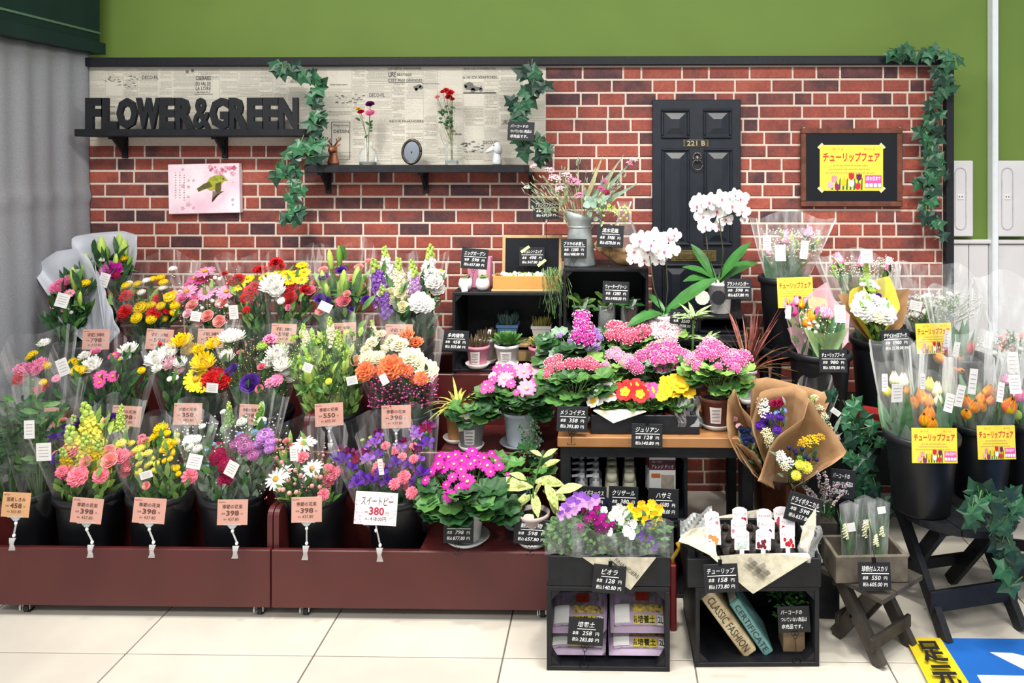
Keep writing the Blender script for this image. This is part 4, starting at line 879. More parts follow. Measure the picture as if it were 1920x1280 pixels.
def card(px, py, w_, h_, Y, amount, incl, title, label, roll=0, clip=66, tan=False, jog=6, group=None):
    c = P(px, py, Y); W = M_(w_, Y); H = M_(h_, Y); L = M_(clip, Y)
    r = thing('price_card', label, 'price card', c-Vector((0, 0, H/2+L)), (0, 0, 0), group); z0 = L; rr = Matrix.Rotation(R(roll), 3, 'Y'); j = M_(jog, Y)
    m = MB(); m.cbox((0, 0, 0), (W, .0016, H), .0005); cd = m.build('card', CARDO if tan else CARD, r, (0, 0, z0+H/2), (R(-6), R(roll), 0))
    m = MB(); y = -.0015; put_text(m, title, -W*.33, W*.33, H*.14, H*.31, y, 0, .01)
    put_text(m, '本体', -W*.36, -W*.24, -H*.09, -H*.01, y, 0); put_text(m, amount, -W*.2, W*.22, -H*.13, H*.07, y, 0, .02); put_text(m, '円', W*.28, W*.34, -H*.1, -H*.03, y, 0)
    put_text(m, '税込', -W*.28, -W*.18, -H*.31, -H*.24, y, 0); put_text(m, incl, -W*.14, W*.22, -H*.33, -H*.21, y, 0)
    put_text(m, 'Season Flower', -W*.46, -W*.24, H*.38, H*.44, y, 0)
    m.build('lettering', MATS['ink_brown'], cd)
    if clip:
        m = MB(); m.cbox((0, -.001, z0+.002), (W*.6, .008, .007), .002); m.add([(-.018, -.003, z0-.001), (.018, -.003, z0-.001), (.006, -.003, z0-.014), (-.006, -.003, z0-.014), (-.018, .003, z0-.001), (.018, .003, z0-.001), (.006, .003, z0-.014), (-.006, .003, z0-.014)],
              [(0, 3, 2, 1), (4, 5, 6, 7), (0, 4, 7, 3), (1, 2, 6, 5)]); m.build('card_clip', CLIP, r)
        z1 = z0-.018; z2 = L*.42; m = MB(); m.ball((0, 0, z1-.004), .0055, 8, sz=1.3); m.ball((j, 0, z2), .0055, 8, sz=1.3); m.build('joint', WHT, r, smooth=True)
        m = MB(); m.tube([(0, 0, z1-.008), (j, 0, z2+.005)], .0028, 6); m.build('arm', CLIP, r)
        m = MB(); jx = j
        def fn(u, v): return (jx+(u-.5)*(.012+.01*abs(2*v-1))-.006*v*v, -.004-.006*math.sin(v*PI*1.5)*.6, z2-.006-(z2-.004)*v)
        m.grid(fn, 2, 6); k = m.build('clamp', CLIP, r); k.modifiers.new('t', 'SOLIDIFY').thickness = .003
    return r
T_ = '季節の花束'
for a in ((30, 946, 54, 45, 2.50, '458', '503.80', '国産しきみ', 'tan price card reading 458 in front of the dark green branches', 2, 62, True, -4),
          (163, 957, 60, 46, 2.50, '398', '437.80', T_, 'pink price card reading 398 in front of the yellow snapdragons', 4, 64, False, 10),
          (280, 957, 62, 46, 2.50, '398', '437.80', T_, 'pink price card reading 398 in front of the yellow pompons', 3, 64, False, 8),
          (436, 960, 58, 46, 2.50, '398', '437.80', T_, 'pink price card reading 398 in front of the mauve and crimson bouquets', -1, 62, False, 8),
          (575, 955, 58, 46, 2.50, '398', '437.80', T_, 'pink price card reading 398 in front of the white daisies', -2, 70, False, 0),
          (617, 777, 54, 42, 2.81, '550', '605.00', T_, 'pink price card reading 550 in front of the lime green bouquets', -4, 50, False, 4),
          (743, 781, 56, 42, 2.81, '398', '437.80', T_, 'pink price card reading 398 under the orange carnations', -2, 44, False, 0),
          (352, 776, 54, 40, 2.81, '358', '393.80', T_, 'pink price card reading 358 below the big yellow chrysanthemums', 0, 30, False, 0),
          (237, 780, 56, 38, 2.81, '398', '437.80', T_, 'pink price card below the white chrysanthemum bouquets', 3, 30, False, 0),
          (90, 783, 44, 38, 2.81, '398', '437.80', T_, 'pink price card below the pink and red bouquet by the curtain', -3, 30, False, 0),
          (468, 777, 40, 38, 2.81, '398', '437.80', T_, 'pink price card below the purple lisianthus bouquet', 2, 30, False, 0),
          (180, 636, 52, 38, 3.11, '798', '877.80', '花束', 'pink price card reading 798 below the frosted paper bouquets', -1, 26, False, 0),
          (299, 636, 52, 38, 3.11, '598', '657.80', '花束', 'pink price card below the yellow button bouquet', 3, 26, False, 0),
          (395, 634, 50, 36, 3.11, '598', '657.80', '花束', 'pink price card below the pink daisy bouquet', 0, 26, False, 0),
          (532, 625, 48, 36, 3.11, '598', '657.80', '花束', 'pink price card below the red and yellow bouquets', 2, 26, False, 0),
          (642, 622, 52, 34, 3.11, '598', '657.80', '花束', 'pink price card below the lily bud bouquet', -2, 26, False, 0),
          (748, 628, 52, 40, 3.11, '598', '657.80', '花束', 'pink price card below the stock flower bouquets', 0, 26, False, 0)): card(*a)
# the white sweet pea card
c = P(705, 953, 2.50); W, H = M_(80, 2.5), M_(60, 2.5); L = M_(68, 2.5)
r = thing('price_card', 'white price card with pink blossoms reading 380 in front of the sweet peas', 'price card', c-Vector((0, 0, H/2+L)))
m = MB(); m.cbox((0, 0, 0), (W, .0016, H), .0005); cd = m.build('card', mat('white_card', '#f3edee', .6, .03), r, (0, 0, L+H/2), (R(-5), R(3), 0))
m = MB(); y = -.0015; put_text(m, 'スイートピー', -W*.36, W*.4, H*.1, H*.36, y, 0, 0, .1); put_text(m, '本体', -W*.26, -W*.18, -H*.16, -H*.08, y, 0); put_text(m, '円', W*.24, W*.31, -H*.2, -H*.08, y, 1); put_text(m, '税込', -W*.24, -W*.14, -H*.36, -H*.29, y, 0); put_text(m, '418.00円', -W*.12, W*.26, -H*.38, -H*.24, y, 0)
put_text(m, '380', -W*.16, W*.2, -H*.2, H*.05, y, 1, .03); m.build('lettering', [MATS['ink_brown'], mat('ink_crimson', '#b32a4a', .6, 0)], cd)
m = MB(); q = random.Random(2)
for i in range(34):
    x, z = q.choice((-1, 1))*W*q.uniform(.3, .48), q.uniform(-H*.45, H*.42); rr = q.uniform(.002, .0045)
    m.add([(x+rr*math.cos(2*PI*k/5), -.0011, z+rr*math.sin(2*PI*k/5)) for k in range(5)], [(0, 1, 2, 3, 4)])
m.build('blossom_print', mat('print_pink', '#efb6c4', .6, 0), cd)
m = MB(); m.cbox((0, -.001, L+.002), (W*.6, .008, .007), .002); m.build('card_clip', CLIP, r)
m = MB(); m.ball((0, 0, L-.02), .0055, 8, sz=1.3); m.ball((.014, 0, L*.42), .0055, 8, sz=1.3); m.build('joint', WHT, r, smooth=True)
m = MB(); m.tube([(0, 0, L-.005), (.014, 0, L*.42)], .0028, 6); m.build('arm', CLIP, r)
m = MB(); m.grid(lambda u, v: (.014+(u-.5)*(.012+.01*abs(2*v-1)), -.004-.006*math.sin(v*PI*1.5)*.6, L*.42-.006-(L*.42-.004)*v), 2, 6); m.build('clamp', CLIP, r).modifiers.new('t', 'SOLIDIFY').thickness = .003

# tulip fair sheets
YEL = mat('yellow_sheet', '#f3d94a', .6, .04, 8)
def tulip_sheet(parent, W, H, full=True, loc=(0, 0, 0), rot=None):
    m = MB(); m.box((0, 0, 0), (W, .0014, H)); s = m.build('sheet', YEL, parent, loc, rot); y = -.0013
    m = MB(); put_text(m, 'チューリップフェア', -W*.45, W*.45, H*.13, H*.34, y, 0, .025)
    put_text(m, '咲いてる', -W*.3, -W*.13, H*.38, H*.44, y, 1); put_text(m, '咲いてる', W*.2, W*.37, H*.38, H*.44, y, 1); m.build('lettering', [MATS['ink_red'], mat('ink_orange', '#d98a50', .6, 0)], s)
    m = MB(); q = random.Random(8)
    for i in range(3):
        x = -W*(.28+.06*i)
        while x < W*(.26+.05*i): ww = W*q.uniform(.008, .022); m.box((x, y, H*(.05-.08*i)), (ww, .0002, H*.022)); x += ww*1.6
    m.build('small_print', mat('print_grey', '#b59a58', .6, 0), s)
    cols = [('#e59aa0', -.27, -.24), ('#8a2a6a', -.22, -.42), ('#f2c21a', -.12, -.32), ('#f2f0ea', .0, -.34), ('#d0222a', 0, -.18), ('#6a1850', .12, -.2), ('#d8263a', .1, -.4), ('#f0b0c0', -.33, -.38)]
    for i, (cc, fx, fz) in enumerate(cols):
        m = MB(); a, b = W*.045, H*.085; x, z = W*fx, H*fz
        m.add([(x+px*a, y-.0001*i, z+pz*b) for px, pz in ((-.9, -.5), (0, -1), (.9, -.5), (1, .4), (.75, 1), (.35, .6), (0, 1.05), (-.35, .6), (-.75, 1), (-1, .4))], [tuple(range(10))])
        m.build('tulip_print', mat('print_tulip'+str(i), cc, .6, .1), s)
    m = MB()
    for i in range(9): x = W*(-.32+.058*i); m.add([(x, y+.0001, -H*.48), (x+W*.03, y+.0001, -H*.48), (x+W*.035, y+.0001, -H*.2), (x+W*.015, y+.0001, -H*.26)], [(0, 1, 2, 3)])
    m.build('stem_print', mat('print_green', '#3c6a3a', .6, .1), s)
    m = MB(); m.box((W*.345, y-.0002, -H*.3), (W*.26, .0004, H*.28)); pk = m.build('date_box', mat('print_magenta', '#d8559c', .6, 0), s)
    m = MB(); put_text(m, '1月31日まで', W*.23, W*.46, -H*.28, -H*.19, y-.0006, 0, .02)
    for i in range(4): m.box((W*(.245+.066*i), y-.0006, -H*.38), (W*.05, .0002, H*.08))
    m.build('date_lettering', MATS['ink_white'], pk); return s
def sheet_card(px, py, w_, h_, Y, label, roll=0):
    W, H = M_(w_, Y), M_(h_, Y); r = thing('tulip_fair_card', label, 'card', P(px, py, Y)-Vector((0, 0, H/2))); tulip_sheet(r, W, H, True, (0, 0, H/2), (R(-3), R(roll), 0)); return r

# framed black board with the poster
Y = YW-.02; cx, cz = XX(1596, Y), ZZ(314, Y); W, H = M_(188, Y), M_(146, Y)
r = thing('framed_board', 'black board in brown wooden frame holding a yellow tulip poster', 'framed board', (cx, Y, cz-H/2)); FW = mat('frame_wood', '#6e4030', .5, .2, 30)
t = M_(10, Y)
for q in ((0, t/2, W, t), (0, H-t/2, W, t), (-W/2+t/2, H/2, t, H-2*t), (W/2-t/2, H/2, t, H-2*t)): m = MB(); m.cbox((q[0], 0, q[1]), (q[2], .022, q[3]), .004); m.build('frame_strip', FW, r)
m = MB(); m.bx(-W/2+t, W/2-t, -.004, .008, t, H-t); m.build('board', mat('chalkboard', '#0e1119', .35, .1), r)
for sx in (-1, 1): m = MB(); m.tube([(sx*W*.47+.006*math.cos(a), -.004, H+.008+.006*math.sin(a)) for a in [2*PI*i/10 for i in range(11)]], .0015, 5); m.build('eye_hook', mat('steel', '#9a9a9a', .3, 0, metal=.9), r)
r2 = thing('tulip_poster', 'yellow tulip fair poster taped to the black framed board', 'poster', (XX(1595.5, Y), Y-.006, ZZ(357, Y)-.0)); W2, H2 = M_(117, Y), M_(85, Y); tulip_sheet(r2, W2, H2, True, (0, 0, H2/2))
for sx in (-1, 1):
    for sz in (0, 1): m = MB(); m.box((sx*W2*.49, -.0018, H2*(.02+.96*sz)), (.03, .0008, .012), Matrix.Rotation(R(45*sx*(1 if sz else -1)), 3, 'Y')); m.build('tape', mat('tape', '#d8d59a', .5, .05), r2)

# signs
S3 = lambda t, a, b: (t, a, b)
BAR = ('*バーコードの', '*ついていない商品は', '*非売品です。')
for a in ((976, 246, 50, 36, 3.33, BAR, 'small black sign with three lines of writing among the ivy above the shelf', 2, 0),
          (1024, 393, 48, 36, 3.30, S3('アレンジフラワー', '395', '434.50'), 'black price sign reading 395 beside the pitcher of dried flowers', -2, 46),
          (888, 485, 50, 38, 3.2, S3('エッグガーデン', '598', '657.80'), 'black price sign reading 598 above the egg pots', 4, 42),
          (1076, 466, 48, 36, 3.2, S3('ブリキの水差し', '1280', '1408.00'), 'black price sign reading 1280 in front of the galvanised pitcher', 0, 16),
          (1143, 443, 50, 42, 3.2, S3('流木花瓶', '5980', '6578.00'), 'black price sign reading 5980 in front of the driftwood vase', 3, 34),
          (1154, 548, 50, 40, 3.12, S3('ウォーターグリーン', '1280', '1408.00'), 'black price sign reading 1280 in front of the glass jars', 2, 60),
          (853, 639, 50, 38, 3.08, S3('多肉植物', '458', '503.80'), 'black price sign reading 458 beside the succulents', 2, 40),
          (1282, 600, 54, 38, 3.02, S3('ミディファレノ', '3580', '3938.00'), 'black price sign reading 3580 below the lower orchid', 4, 26),
          (1384, 542, 50, 38, 3.12, S3('プラントハンガー', '598', '657.80'), 'black price sign reading 598 beside the taller orchid pot', 0, 60),
          (1072, 786, 58, 46, 2.62, S3('メラコイデス', '358', '393.80'), 'black price sign reading 358 at the end of the wooden table', 2, 22),
          (859, 996, 57, 44, 2.53, S3('サイネリア', '798', '877.80'), 'black price sign reading 798 in front of the magenta cineraria', 0, 17),
          (995, 998, 66, 44, 2.53, S3('観葉植物', '598', '657.80'), 'black price sign reading 598 in front of the variegated plant', 3, 17),
          (1168, 938, 56, 48, 2.64, S3('クリザール', '380', '418.00'), 'black price sign reading 380 in front of the cream bottles', 2, 30),
          (1108, 938, 56, 48, 2.65, S3('ハイポネックス', '580', '638.00'), 'black price sign in front of the pump bottles half hidden by violas', 2, 30),
          (1243, 944, 58, 52, 2.63, S3('ハサミ', '1580', '1738.00'), 'black price sign reading 1580 in front of the hanging packets', 2, 30),
          (1097, 1185, 66, 48, 2.298, S3('培養土', '258', '283.80'), 'black price sign reading 258 in front of the soil bags', 3, 52, False, .0145),
          (1490, 1162, 60, 46, 2.335, BAR, 'black sign with three lines of writing in front of the small wooden pot', -2, 38, False, .0145),
          (1500, 955, 66, 52, 2.46, S3('ドライボタニカル', '598', '657.80'), 'tilted black price sign reading 598 in front of the copper bucket', 17, 30),
          (1578, 908, 48, 52, 2.62, BAR, 'black sign with three lines of writing behind the heather', 6, 50)):
    sign(*a)
for a in ((1213, 818, 58, 44, 2.60, S3('ジュリアン', '128', '140.80'), 'black price sign reading 128 hanging on the primrose tray', 1, 18, True),
          (1140, 1087, 62, 50, 2.27, S3('ビオラ', '128', '140.80'), 'black price sign reading 128 hanging on the viola box', 5, 20, True),
          (1354, 1085, 64, 50, 2.26, S3('チューリップ', '158', '173.80'), 'black price sign reading 158 hanging on the tulip bulb box', -3, 20, True),
          (1641, 1081, 60, 50, 2.31, S3('球根付ムスカリ', '550', '605.00'), 'black price sign reading 550 hanging on the muscari box', 0, 26, True),
          (1563, 677, 52, 42, 2.80, S3('チューリップブーケ', '980', '1078.00'), 'black price sign reading 980 on the bucket of wrapped tulips', 0, 0, True),
          (1682, 640, 54, 42, 2.91, S3('デザイナーズブーケ', '1980', '2178.00'), 'black price sign reading 1980 on the bucket of the yellow bouquet', -3, 0, True)): sign(*a[:8], stand=a[8], hang=True)
sheet_card(1491, 548, 66, 56, 3.17, 'yellow tulip card on the bucket of pink tulips and white sprays', -2)
sheet_card(1751, 634, 66, 56, 3.07, 'yellow tulip card behind the orange tulip sleeves', -2)
sheet_card(1752, 835, 84, 64, 2.45, 'yellow tulip card on the bucket of yellow and orange tulips', 0)
sheet_card(1868, 829, 70, 62, 2.555, 'yellow tulip card on the bucket of orange and peach tulips', -1)
# ------------------------------------------------------------------ crates, table, stools
def crate(x0, x1, y0, y1, z0, z1, label, t=.012, shelf=None, gus=True, rot=0):
    r = thing('wooden_crate', label, 'crate', ((x0+x1)/2, (y0+y1)/2, z0), (0, 0, rot)); w_, d, h = x1-x0, y1-y0, z1-z0
    for nm, c, s in (('top_board', (0, 0, h-t/2), (w_, d, t)), ('bottom_board', (0, 0, t/2), (w_, d, t)), ('side_board', (-w_/2+t/2, 0, h/2), (t, d, h-2*t)), ('side_board', (w_/2-t/2, 0, h/2), (t, d, h-2*t)), ('back_board', (0, d/2-t/2, h/2), (w_-2*t, t*.6, h-2*t))):
        m = MB(); m.cbox(c, s, .0015); m.build(nm, BLKW, r)
    if gus:
        g = .03
        for sx in (-1, 1):
            for top_ in (0, 1):
                X0 = sx*(w_/2-t); Z0 = h-t if top_ else t; sz = -1 if top_ else 1; m = MB()
                o = [(X0, Z0), (X0-sx*g, Z0), (X0, Z0+sz*g)]
                if (sx > 0) == (top_ == 1): o = o[::-1]
                m.prism(o, -d/2+.004, d/2-.02); m.build('corner_gusset', BLKW, r)
    if shelf: m = MB(); m.bx(-w_/2+t, w_/2-t, -d/2+.005, d/2-t, shelf-t, shelf); m.build('shelf_board', BLKW, r)
    return r
YA = 3.16; crate(XX(848, YA), XX(1053, YA), YA, YA+.28, .666, ZZ(549, YA), 'black wooden crate holding succulents under the chalkboard')
YB_ = 3.16; ZB = .825; crate(XX(1056, YB_), XX(1216, YB_), YB_, YB_+.3, ZB, ZZ(504, YB_), 'black wooden crate holding glass jars under the galvanised pitcher')
YT = 2.62; ZTB = .593
xt0, xt1 = XX(1045, YT), XX(1045, YT)+.70
r = thing('side_table', 'wooden topped side table with black legs carrying primroses', 'table', ((xt0+xt1)/2, 2.83, 0)); W = (xt1-xt0)
WOOD = mat('honey_wood', '#a8784a', .5, .18, 6, col2='#8c6038')
for i in range(5): m = MB(); m.cbox((0, -.21+.084*i+.042, ZTB-.018), (W, .0825, .036), .003); m.build('plank', WOOD, r)
m = MB(); m.bx(-W/2+.01, W/2-.01, -.195, -.18, ZTB-.075, ZTB-.036); m.build('apron', BLKW, r)
for sx in (-1, 1):
    for sy in (-1, 1): m = MB(); m.cbox((sx*(W/2-.028), sy*.178, (ZTB-.037)/2), (.036, .036, ZTB-.037), .003); m.build('leg', BLKW, r)
xc0, xc1 = xt0+.015, XX(1290, 2.66)
crate(xc0, xc1, 2.675, 2.97, 0, .262, 'black wooden crate standing on the floor under the side table')
crate(xc0, xc1, 2.675, 2.97, .264, .53, 'black wooden crate holding pump bottles under the side table')
# low bench behind the table and the riser for the taller orchid
x0, x1 = XX(1062, 3.1), XX(1402, 3.1)
r = thing('plant_bench', 'black wooden bench against the brick panel carrying orchids and a crate', 'bench', ((x0+x1)/2, 3.28, 0)); W = x1-x0
for i in range(4): m = MB(); m.cbox((0, -.205+.1*i+.05, ZB-.013), (W, .098, .022), .002); m.build('plank', BLKW, r)
for sx in (-1, 1):
    for sy in (-1, 1): m = MB(); m.bx(sx*(W/2-.02)-.015, sx*(W/2-.02)+.015, sy*.17-.015, sy*.17+.015, 0, ZB-.026); m.build('leg', BLKW, r)
    m = MB(); m.bx(sx*(W/2-.02)-.01, sx*(W/2-.02)+.01, -.15, .15, ZB-.09, ZB-.03); m.build('stretcher', BLKW, r)
crate(XX(1310, 3.2), XX(1400, 3.2), 3.2, 3.42, ZB+.001, .895, 'small black box raising the taller orchid', .01, gus=False)
YD1 = 2.288; crate(XX(1025, YD1), XX(1256, YD1), YD1, YD1+.28, 0, .258, 'black wooden crate holding soil bags on the floor', .014)
YE1 = 2.315; EX0, EX1 = XX(1301, YE1), XX(1535, YE1); crate(EX0, EX1, YE1, YE1+.3, 0, .247, 'black wooden crate holding two old books on the floor', .014, rot=R(1.5))
def tray(x0, x1, y0, y1, z0, z1, label, mt=BLKW, t=.01, name='plant_box', cat='box', rot=0):
    r = thing(name, label, cat, ((x0+x1)/2, (y0+y1)/2, z0), (0, 0, rot)); w_, d, h = x1-x0, y1-y0, z1-z0
    for nm, c, s in (('front_board', (0, -d/2+t/2, h/2), (w_, t, h)), ('back_board', (0, d/2-t/2, h/2), (w_, t, h)), ('end_board', (-w_/2+t/2, 0, h/2), (t, d-2*t, h)), ('end_board', (w_/2-t/2, 0, h/2), (t, d-2*t, h)), ('bottom_board', (0, 0, t/2), (w_-2*t, d-2*t, t))):
        m = MB(); m.cbox(c, s, .002); m.build(nm, mt, r)
    return r
vb = tray(XX(1027, YD1), XX(1257, YD1), YD1+.0, YD1+.22, .2595, ZZ(1043, YD1), 'black wooden box of violas on top of the soil bag crate')
tb = tray(EX0-.025, EX1+.005, YE1-.005, YE1+.26, .2485, ZZ(1043, YE1), 'black wooden box of potted tulip bulbs on top of the book crate', rot=R(1.5))
YJ = 2.65; jb = tray(XX(1108, YJ), XX(1312, YJ), YJ, YJ+.11, ZTB+.001, ZZ(778, YJ), 'long black tray of primroses on the wooden side table', BLK, .006)
for dx in (-.07,): pass
# folding stools
def stool(px, Y, zt_, rad, label, rotz, th=.022, rnd_top=True, planks=4, mt=None, board=True, X=None):
    mt = mt or BLKW; x = XX(px, Y) if X is None else X
    r = thing('folding_stool', label, 'stool', (x, Y, 0), (0, 0, rotz))
    for i in range(planks):
        a, b = -rad+2*rad*i/planks+.002, -rad+2*rad*(i+1)/planks-.002; m = MB(); o = []
        if rnd_top:
            n = 7; xs_ = [a+(b-a)*k/n for k in range(n+1)]
            o = [(q_, -math.sqrt(max(0, rad*rad-q_*q_))) for q_ in xs_]+[(q_, math.sqrt(max(0, rad*rad-q_*q_))) for q_ in reversed(xs_)]
        else: o = [(a, -rad), (b, -rad), (b, rad), (a, rad)]
        k = len(o); m.add([(p, q_, zt_-th) for p, q_ in o]+[(p, q_, zt_) for p, q_ in o], [tuple(reversed(range(k))), tuple(range(k, 2*k))]+[(i_, (i_+1) % k, (i_+1) % k+k, i_+k) for i_ in range(k)]); m.build('plank', mt, r)
    g = rad*.78
    for sx, ins in ((-1, 0), (1, 0), (-1, 1), (1, 1)):
        xx = sx*(rad*.72-ins*.028); s = 1 if ins else -1; m = MB()
        m.bar((xx, s*g, .005), (xx, -s*g*.62, zt_-th-.004), .024, .042, (1, 0, 0) if 0 else (0, 0, 1)); m.build('leg', mt, r)
    for s, ww in ((-1, rad*.72), (1, rad*.72-.028)):
        m = MB(); f = .3; y = s*g*(1-f)+(-s*g*.62)*f
        m.cbox((0, y+s*.026, zt_*f), (2*ww+.05, .014, .07 if board and s < 0 else .04), .002); m.build('cross_rail', mt, r)
        m = MB(); m.bx(-ww-.02, ww+.02, -s*g*.62-.015, -s*g*.62+.015, zt_-th-.026, zt_-th-.0005); m.build('top_rail', mt, r)
    m = MB()
    for sx in (-1, 1): m.tube([(sx*(rad*.72+.014), g*.1, zt_*.5), (sx*(rad*.72-.045), g*.1, zt_*.5)], .005, 8)
    m.build('pivot_pin', WIRE, r); return r
OLDW = mat('grey_brown_wood', '#4a443c', .65, .3, 14, col2='#2e2a26', bump=.2)
stool(1785, 2.62, .372, .2, 'round topped black folding stool carrying buckets of tulips', R(14))
stool(1942, 2.75, .372, .175, 'black folding stool half hidden behind the tulip stool', R(-12))
stool(1632, 2.44, .231, .115, 'small brown folding stool under the muscari box', R(38), .014, False, 3, OLDW, False)
stool(1470, 3.30, .745, .11, 'tall black folding stool carrying the bucket of pink tulips', R(10))
# black bench for the tall buckets on the right
x0, x1 = XX(1586, 3.1), XX(1960, 3.1); ZR = .47
r = thing('bucket_bench', 'low black bench carrying the tall buckets of wrapped bouquets', 'bench', ((x0+x1)/2, 3.245, 0)); W = x1-x0
for i in range(5): m = MB(); m.cbox((0, -.3+.12*i+.06, ZR-.012), (W, .117, .022), .002); m.build('plank', BLKW, r)
for sx in (-1, 1):
    for sy in (-1, 1): m = MB(); m.bx(sx*(W/2-.03)-.02, sx*(W/2-.03)+.02, sy*.24-.02, sy*.24+.02, 0, ZR-.024); m.build('leg', BLKW, r)
m = MB(); m.bx(-W/2+.02, W/2-.02, .26, .275, .05, ZR-.024); m.build('back_board', BLKW, r)

# ------------------------------------------------------------------ pots and plants
SOIL = mat('potting_soil', '#2a201a', .95, .3, 200, bump=.4)
def pot(r, rt, rb_, h, mt, n=24, saucer=None, smat=None, lip=.006, sticker=None, soil=True, z=.0, tagc=None):
    rot = Matrix.Rotation(PI/4, 3, 'Z') if n == 4 else None; k = math.sqrt(2) if n == 4 else 1; z0 = z
    if saucer:
        m = MB(); m.lathe([(saucer*.75, 0), (saucer*.8, .004), (saucer, .018), (saucer-.004, .02), (saucer*.78, .008), (.001, .008)], n=28); m.build('saucer', smat or WHT, r, smooth=True); z0 += .009
    m = MB(); m.lathe([(rb_*k*.97, 0), (rb_*k, .003), (rt*k*.97, h-lip*2.4), ((rt+lip*.5)*k, h-lip*2), ((rt+lip*.5)*k, h), ((rt-.004)*k, h), ((rt-.006)*k, h*.8), (.001, h*.8)], (0, 0, z0), n)
    if rot: m.v = [tuple(rot @ Vector(v)) for v in m.v]
    m.build('pot', mt, r, smooth=n != 4)
    if soil: m = MB(); m.lathe([((rt-.006)*k*.99, h*.86), (.001, h*.9)], (0, 0, z0), n, capb=False); m.v = [tuple(rot @ Vector(v)) for v in m.v] if rot else m.v; m.build('soil', SOIL, r)
    if sticker:
        sw, sh, dx = sticker; m = MB()
        yy = -(rb_+(rt-rb_)*.45)-.002
        if n == 4: m.box((dx, yy-.001, z0+h*.45), (sw, .001, sh)); 
        else:
            rr_ = rb_+(rt-rb_)*.45+.0015
            m.grid(lambda u, v: (math.sin((u-.5)*sw/rr_+dx/rr_)*(rr_+(v-.5)*sh*(rt-rb_)/h), -math.cos((u-.5)*sw/rr_+dx/rr_)*(rr_+(v-.5)*sh*(rt-rb_)/h), z0+h*.45+(v-.5)*sh), 4, 1, 0)
        for i in range(4): m.box((dx, yy-.003, z0+h*.45+sh*(.32-.2*i)), (sw*.7, .0006, sh*.06), None, 1)
        m.build('price_sticker', [mat('sticker_white', '#eee6e4', .6, .04), mat('sticker_print', '#8d7f82', .6, 0)], r)
    return z0+h
def stake(r, x, y, z, w_, h, col=None, tilt=8, roll=0, rounded=True):
    m = MB(); o = [(-w_/2, 0), (w_/2, 0), (w_/2, h*.85)]+([(w_/2*math.cos(t), h*.85+h*.15*math.sin(t)) for t in [PI*i/5 for i in range(1, 5)]] if rounded else [(w_/2, h)])+([(-w_/2, h*.85)] if rounded else [(-w_/2, h), (-w_/2, h*.85)])
    m.prism(o, -.0008, .0008); m.build('plant_label', col or mat('stake_cream', '#ebe6c8', .6, .03), r, (x, y, z), (R(-tilt), R(roll), 0))
def ruff(mb, c, d, n, s, m=0, seg=10, sc=.12, wav=.1, cup=.25):
    """a round scalloped leaf of radius s on its stalk, from c pointing d"""
    d = Vector(d).normalized(); n = Vector(n); n = (n-d*n.dot(d)).normalized(); r_ = d.cross(n); k = len(mb.v); c = Vector(c)
    ctr = c+d*s*.55; mb.v.append(tuple(ctr-n*s*.12))
    for i in range(seg*2):
        t = 2*PI*i/(seg*2)+PI; rr = s*(1+(sc if i % 2 else -sc*.3))*(1-.45*math.exp(-((i)/1.3)**2)-.45*math.exp(-((seg*2-i)/1.3)**2))
        mb.v.append(tuple(ctr+d*(rr*math.cos(t))+r_*(rr*math.sin(t)*.95)+n*(cup*s*((rr/s)**2)*.35+wav*s*math.sin(i*1.7))))
    for i in range(seg*2): mb.f.append((k, k+1+i, k+1+(i+1) % (seg*2))); mb.m.append(m)
LEAFC = {}
def ruff_mesh(mi, v):
    key = (mi, v)
    if key not in LEAFC:
        m = MB(); q = random.Random(v+9); ruff(m, (0, 0, 0), (0, 1, 0), (0, 0, 1), .62, 0, 9, q.uniform(.1, .2), q.uniform(.06, .15), q.uniform(.1, .6)); m.tube([(0, -.55, -.35), (0, .1, -.05)], .03, 4, 1, False)
        LEAFC[key] = m.mesh('leaf', [GREENS[mi], STEM])
    return LEAFC[key]
def place_leaf(r, me, p, d, up, s):
    d = Vector(d).normalized(); up = Vector(up); up = (up-d*up.dot(d)).normalized(); x = d.cross(up)
    ob('leaf', me, r, p, Matrix((x, d, up)).transposed().to_quaternion(), s)
def rosette(r, c, rx, ry, rz, n, s, q, mis=(0, 1), zlo=-.3):
    for i in range(n):
        a = i*2.4+q.uniform(-.3, .3); el = q.uniform(zlo, .9); k = q.uniform(.55, 1)
        d = Vector((math.cos(a), math.sin(a), 0)); p = Vector(c)+Vector((d.x*rx*k*math.cos(el*.8), d.y*ry*k*math.cos(el*.8), rz*el))
        place_leaf(r, ruff_mesh(q.choice(mis), i % 3), p, Vector((d.x, d.y, q.uniform(-.45, .3))), Vector((d.x*.3, d.y*.3-.35, 1)), s*q.uniform(.75, 1.15))
def heads(r, base, fl, Y, dep, stem=True, up=.55, seed=0, sm=None, zs=0):
    q = random.Random(seed); ys = [f[3] for f in fl]; y0, y1 = min(ys), max(ys); st = MB()
    for i, (kind, col, px, py, rp) in enumerate(fl):
        k = (py-y0)/max(1, y1-y0); yy = Y+dep*(.5-k)+q.uniform(-.012, .012); p = P(px, py, yy)-base
        d = Vector((p.x*2.5+q.uniform(-.2, .2), -.75+.2*(1-k), up+.3*(1-k))); rot = face(d, q.random()*6)
        if kind == 'viola': rot = Quaternion((0, 0, 1), q.uniform(-.6, .6)) @ Quaternion((1, 0, 0), R(q.uniform(55, 80)))
        ob(FNAME[kind], flower(kind, col, i % 3), r, p, rot, M_(rp, yy))
        st.tube([Vector((p.x*.25, p.y*.25, zs)), p*.6+Vector((0, 0, p.z*.1)), p-d.normalized()*.004], .0014, 4, 0, False)
    if stem: st.build('stems', sm or STEM, r)
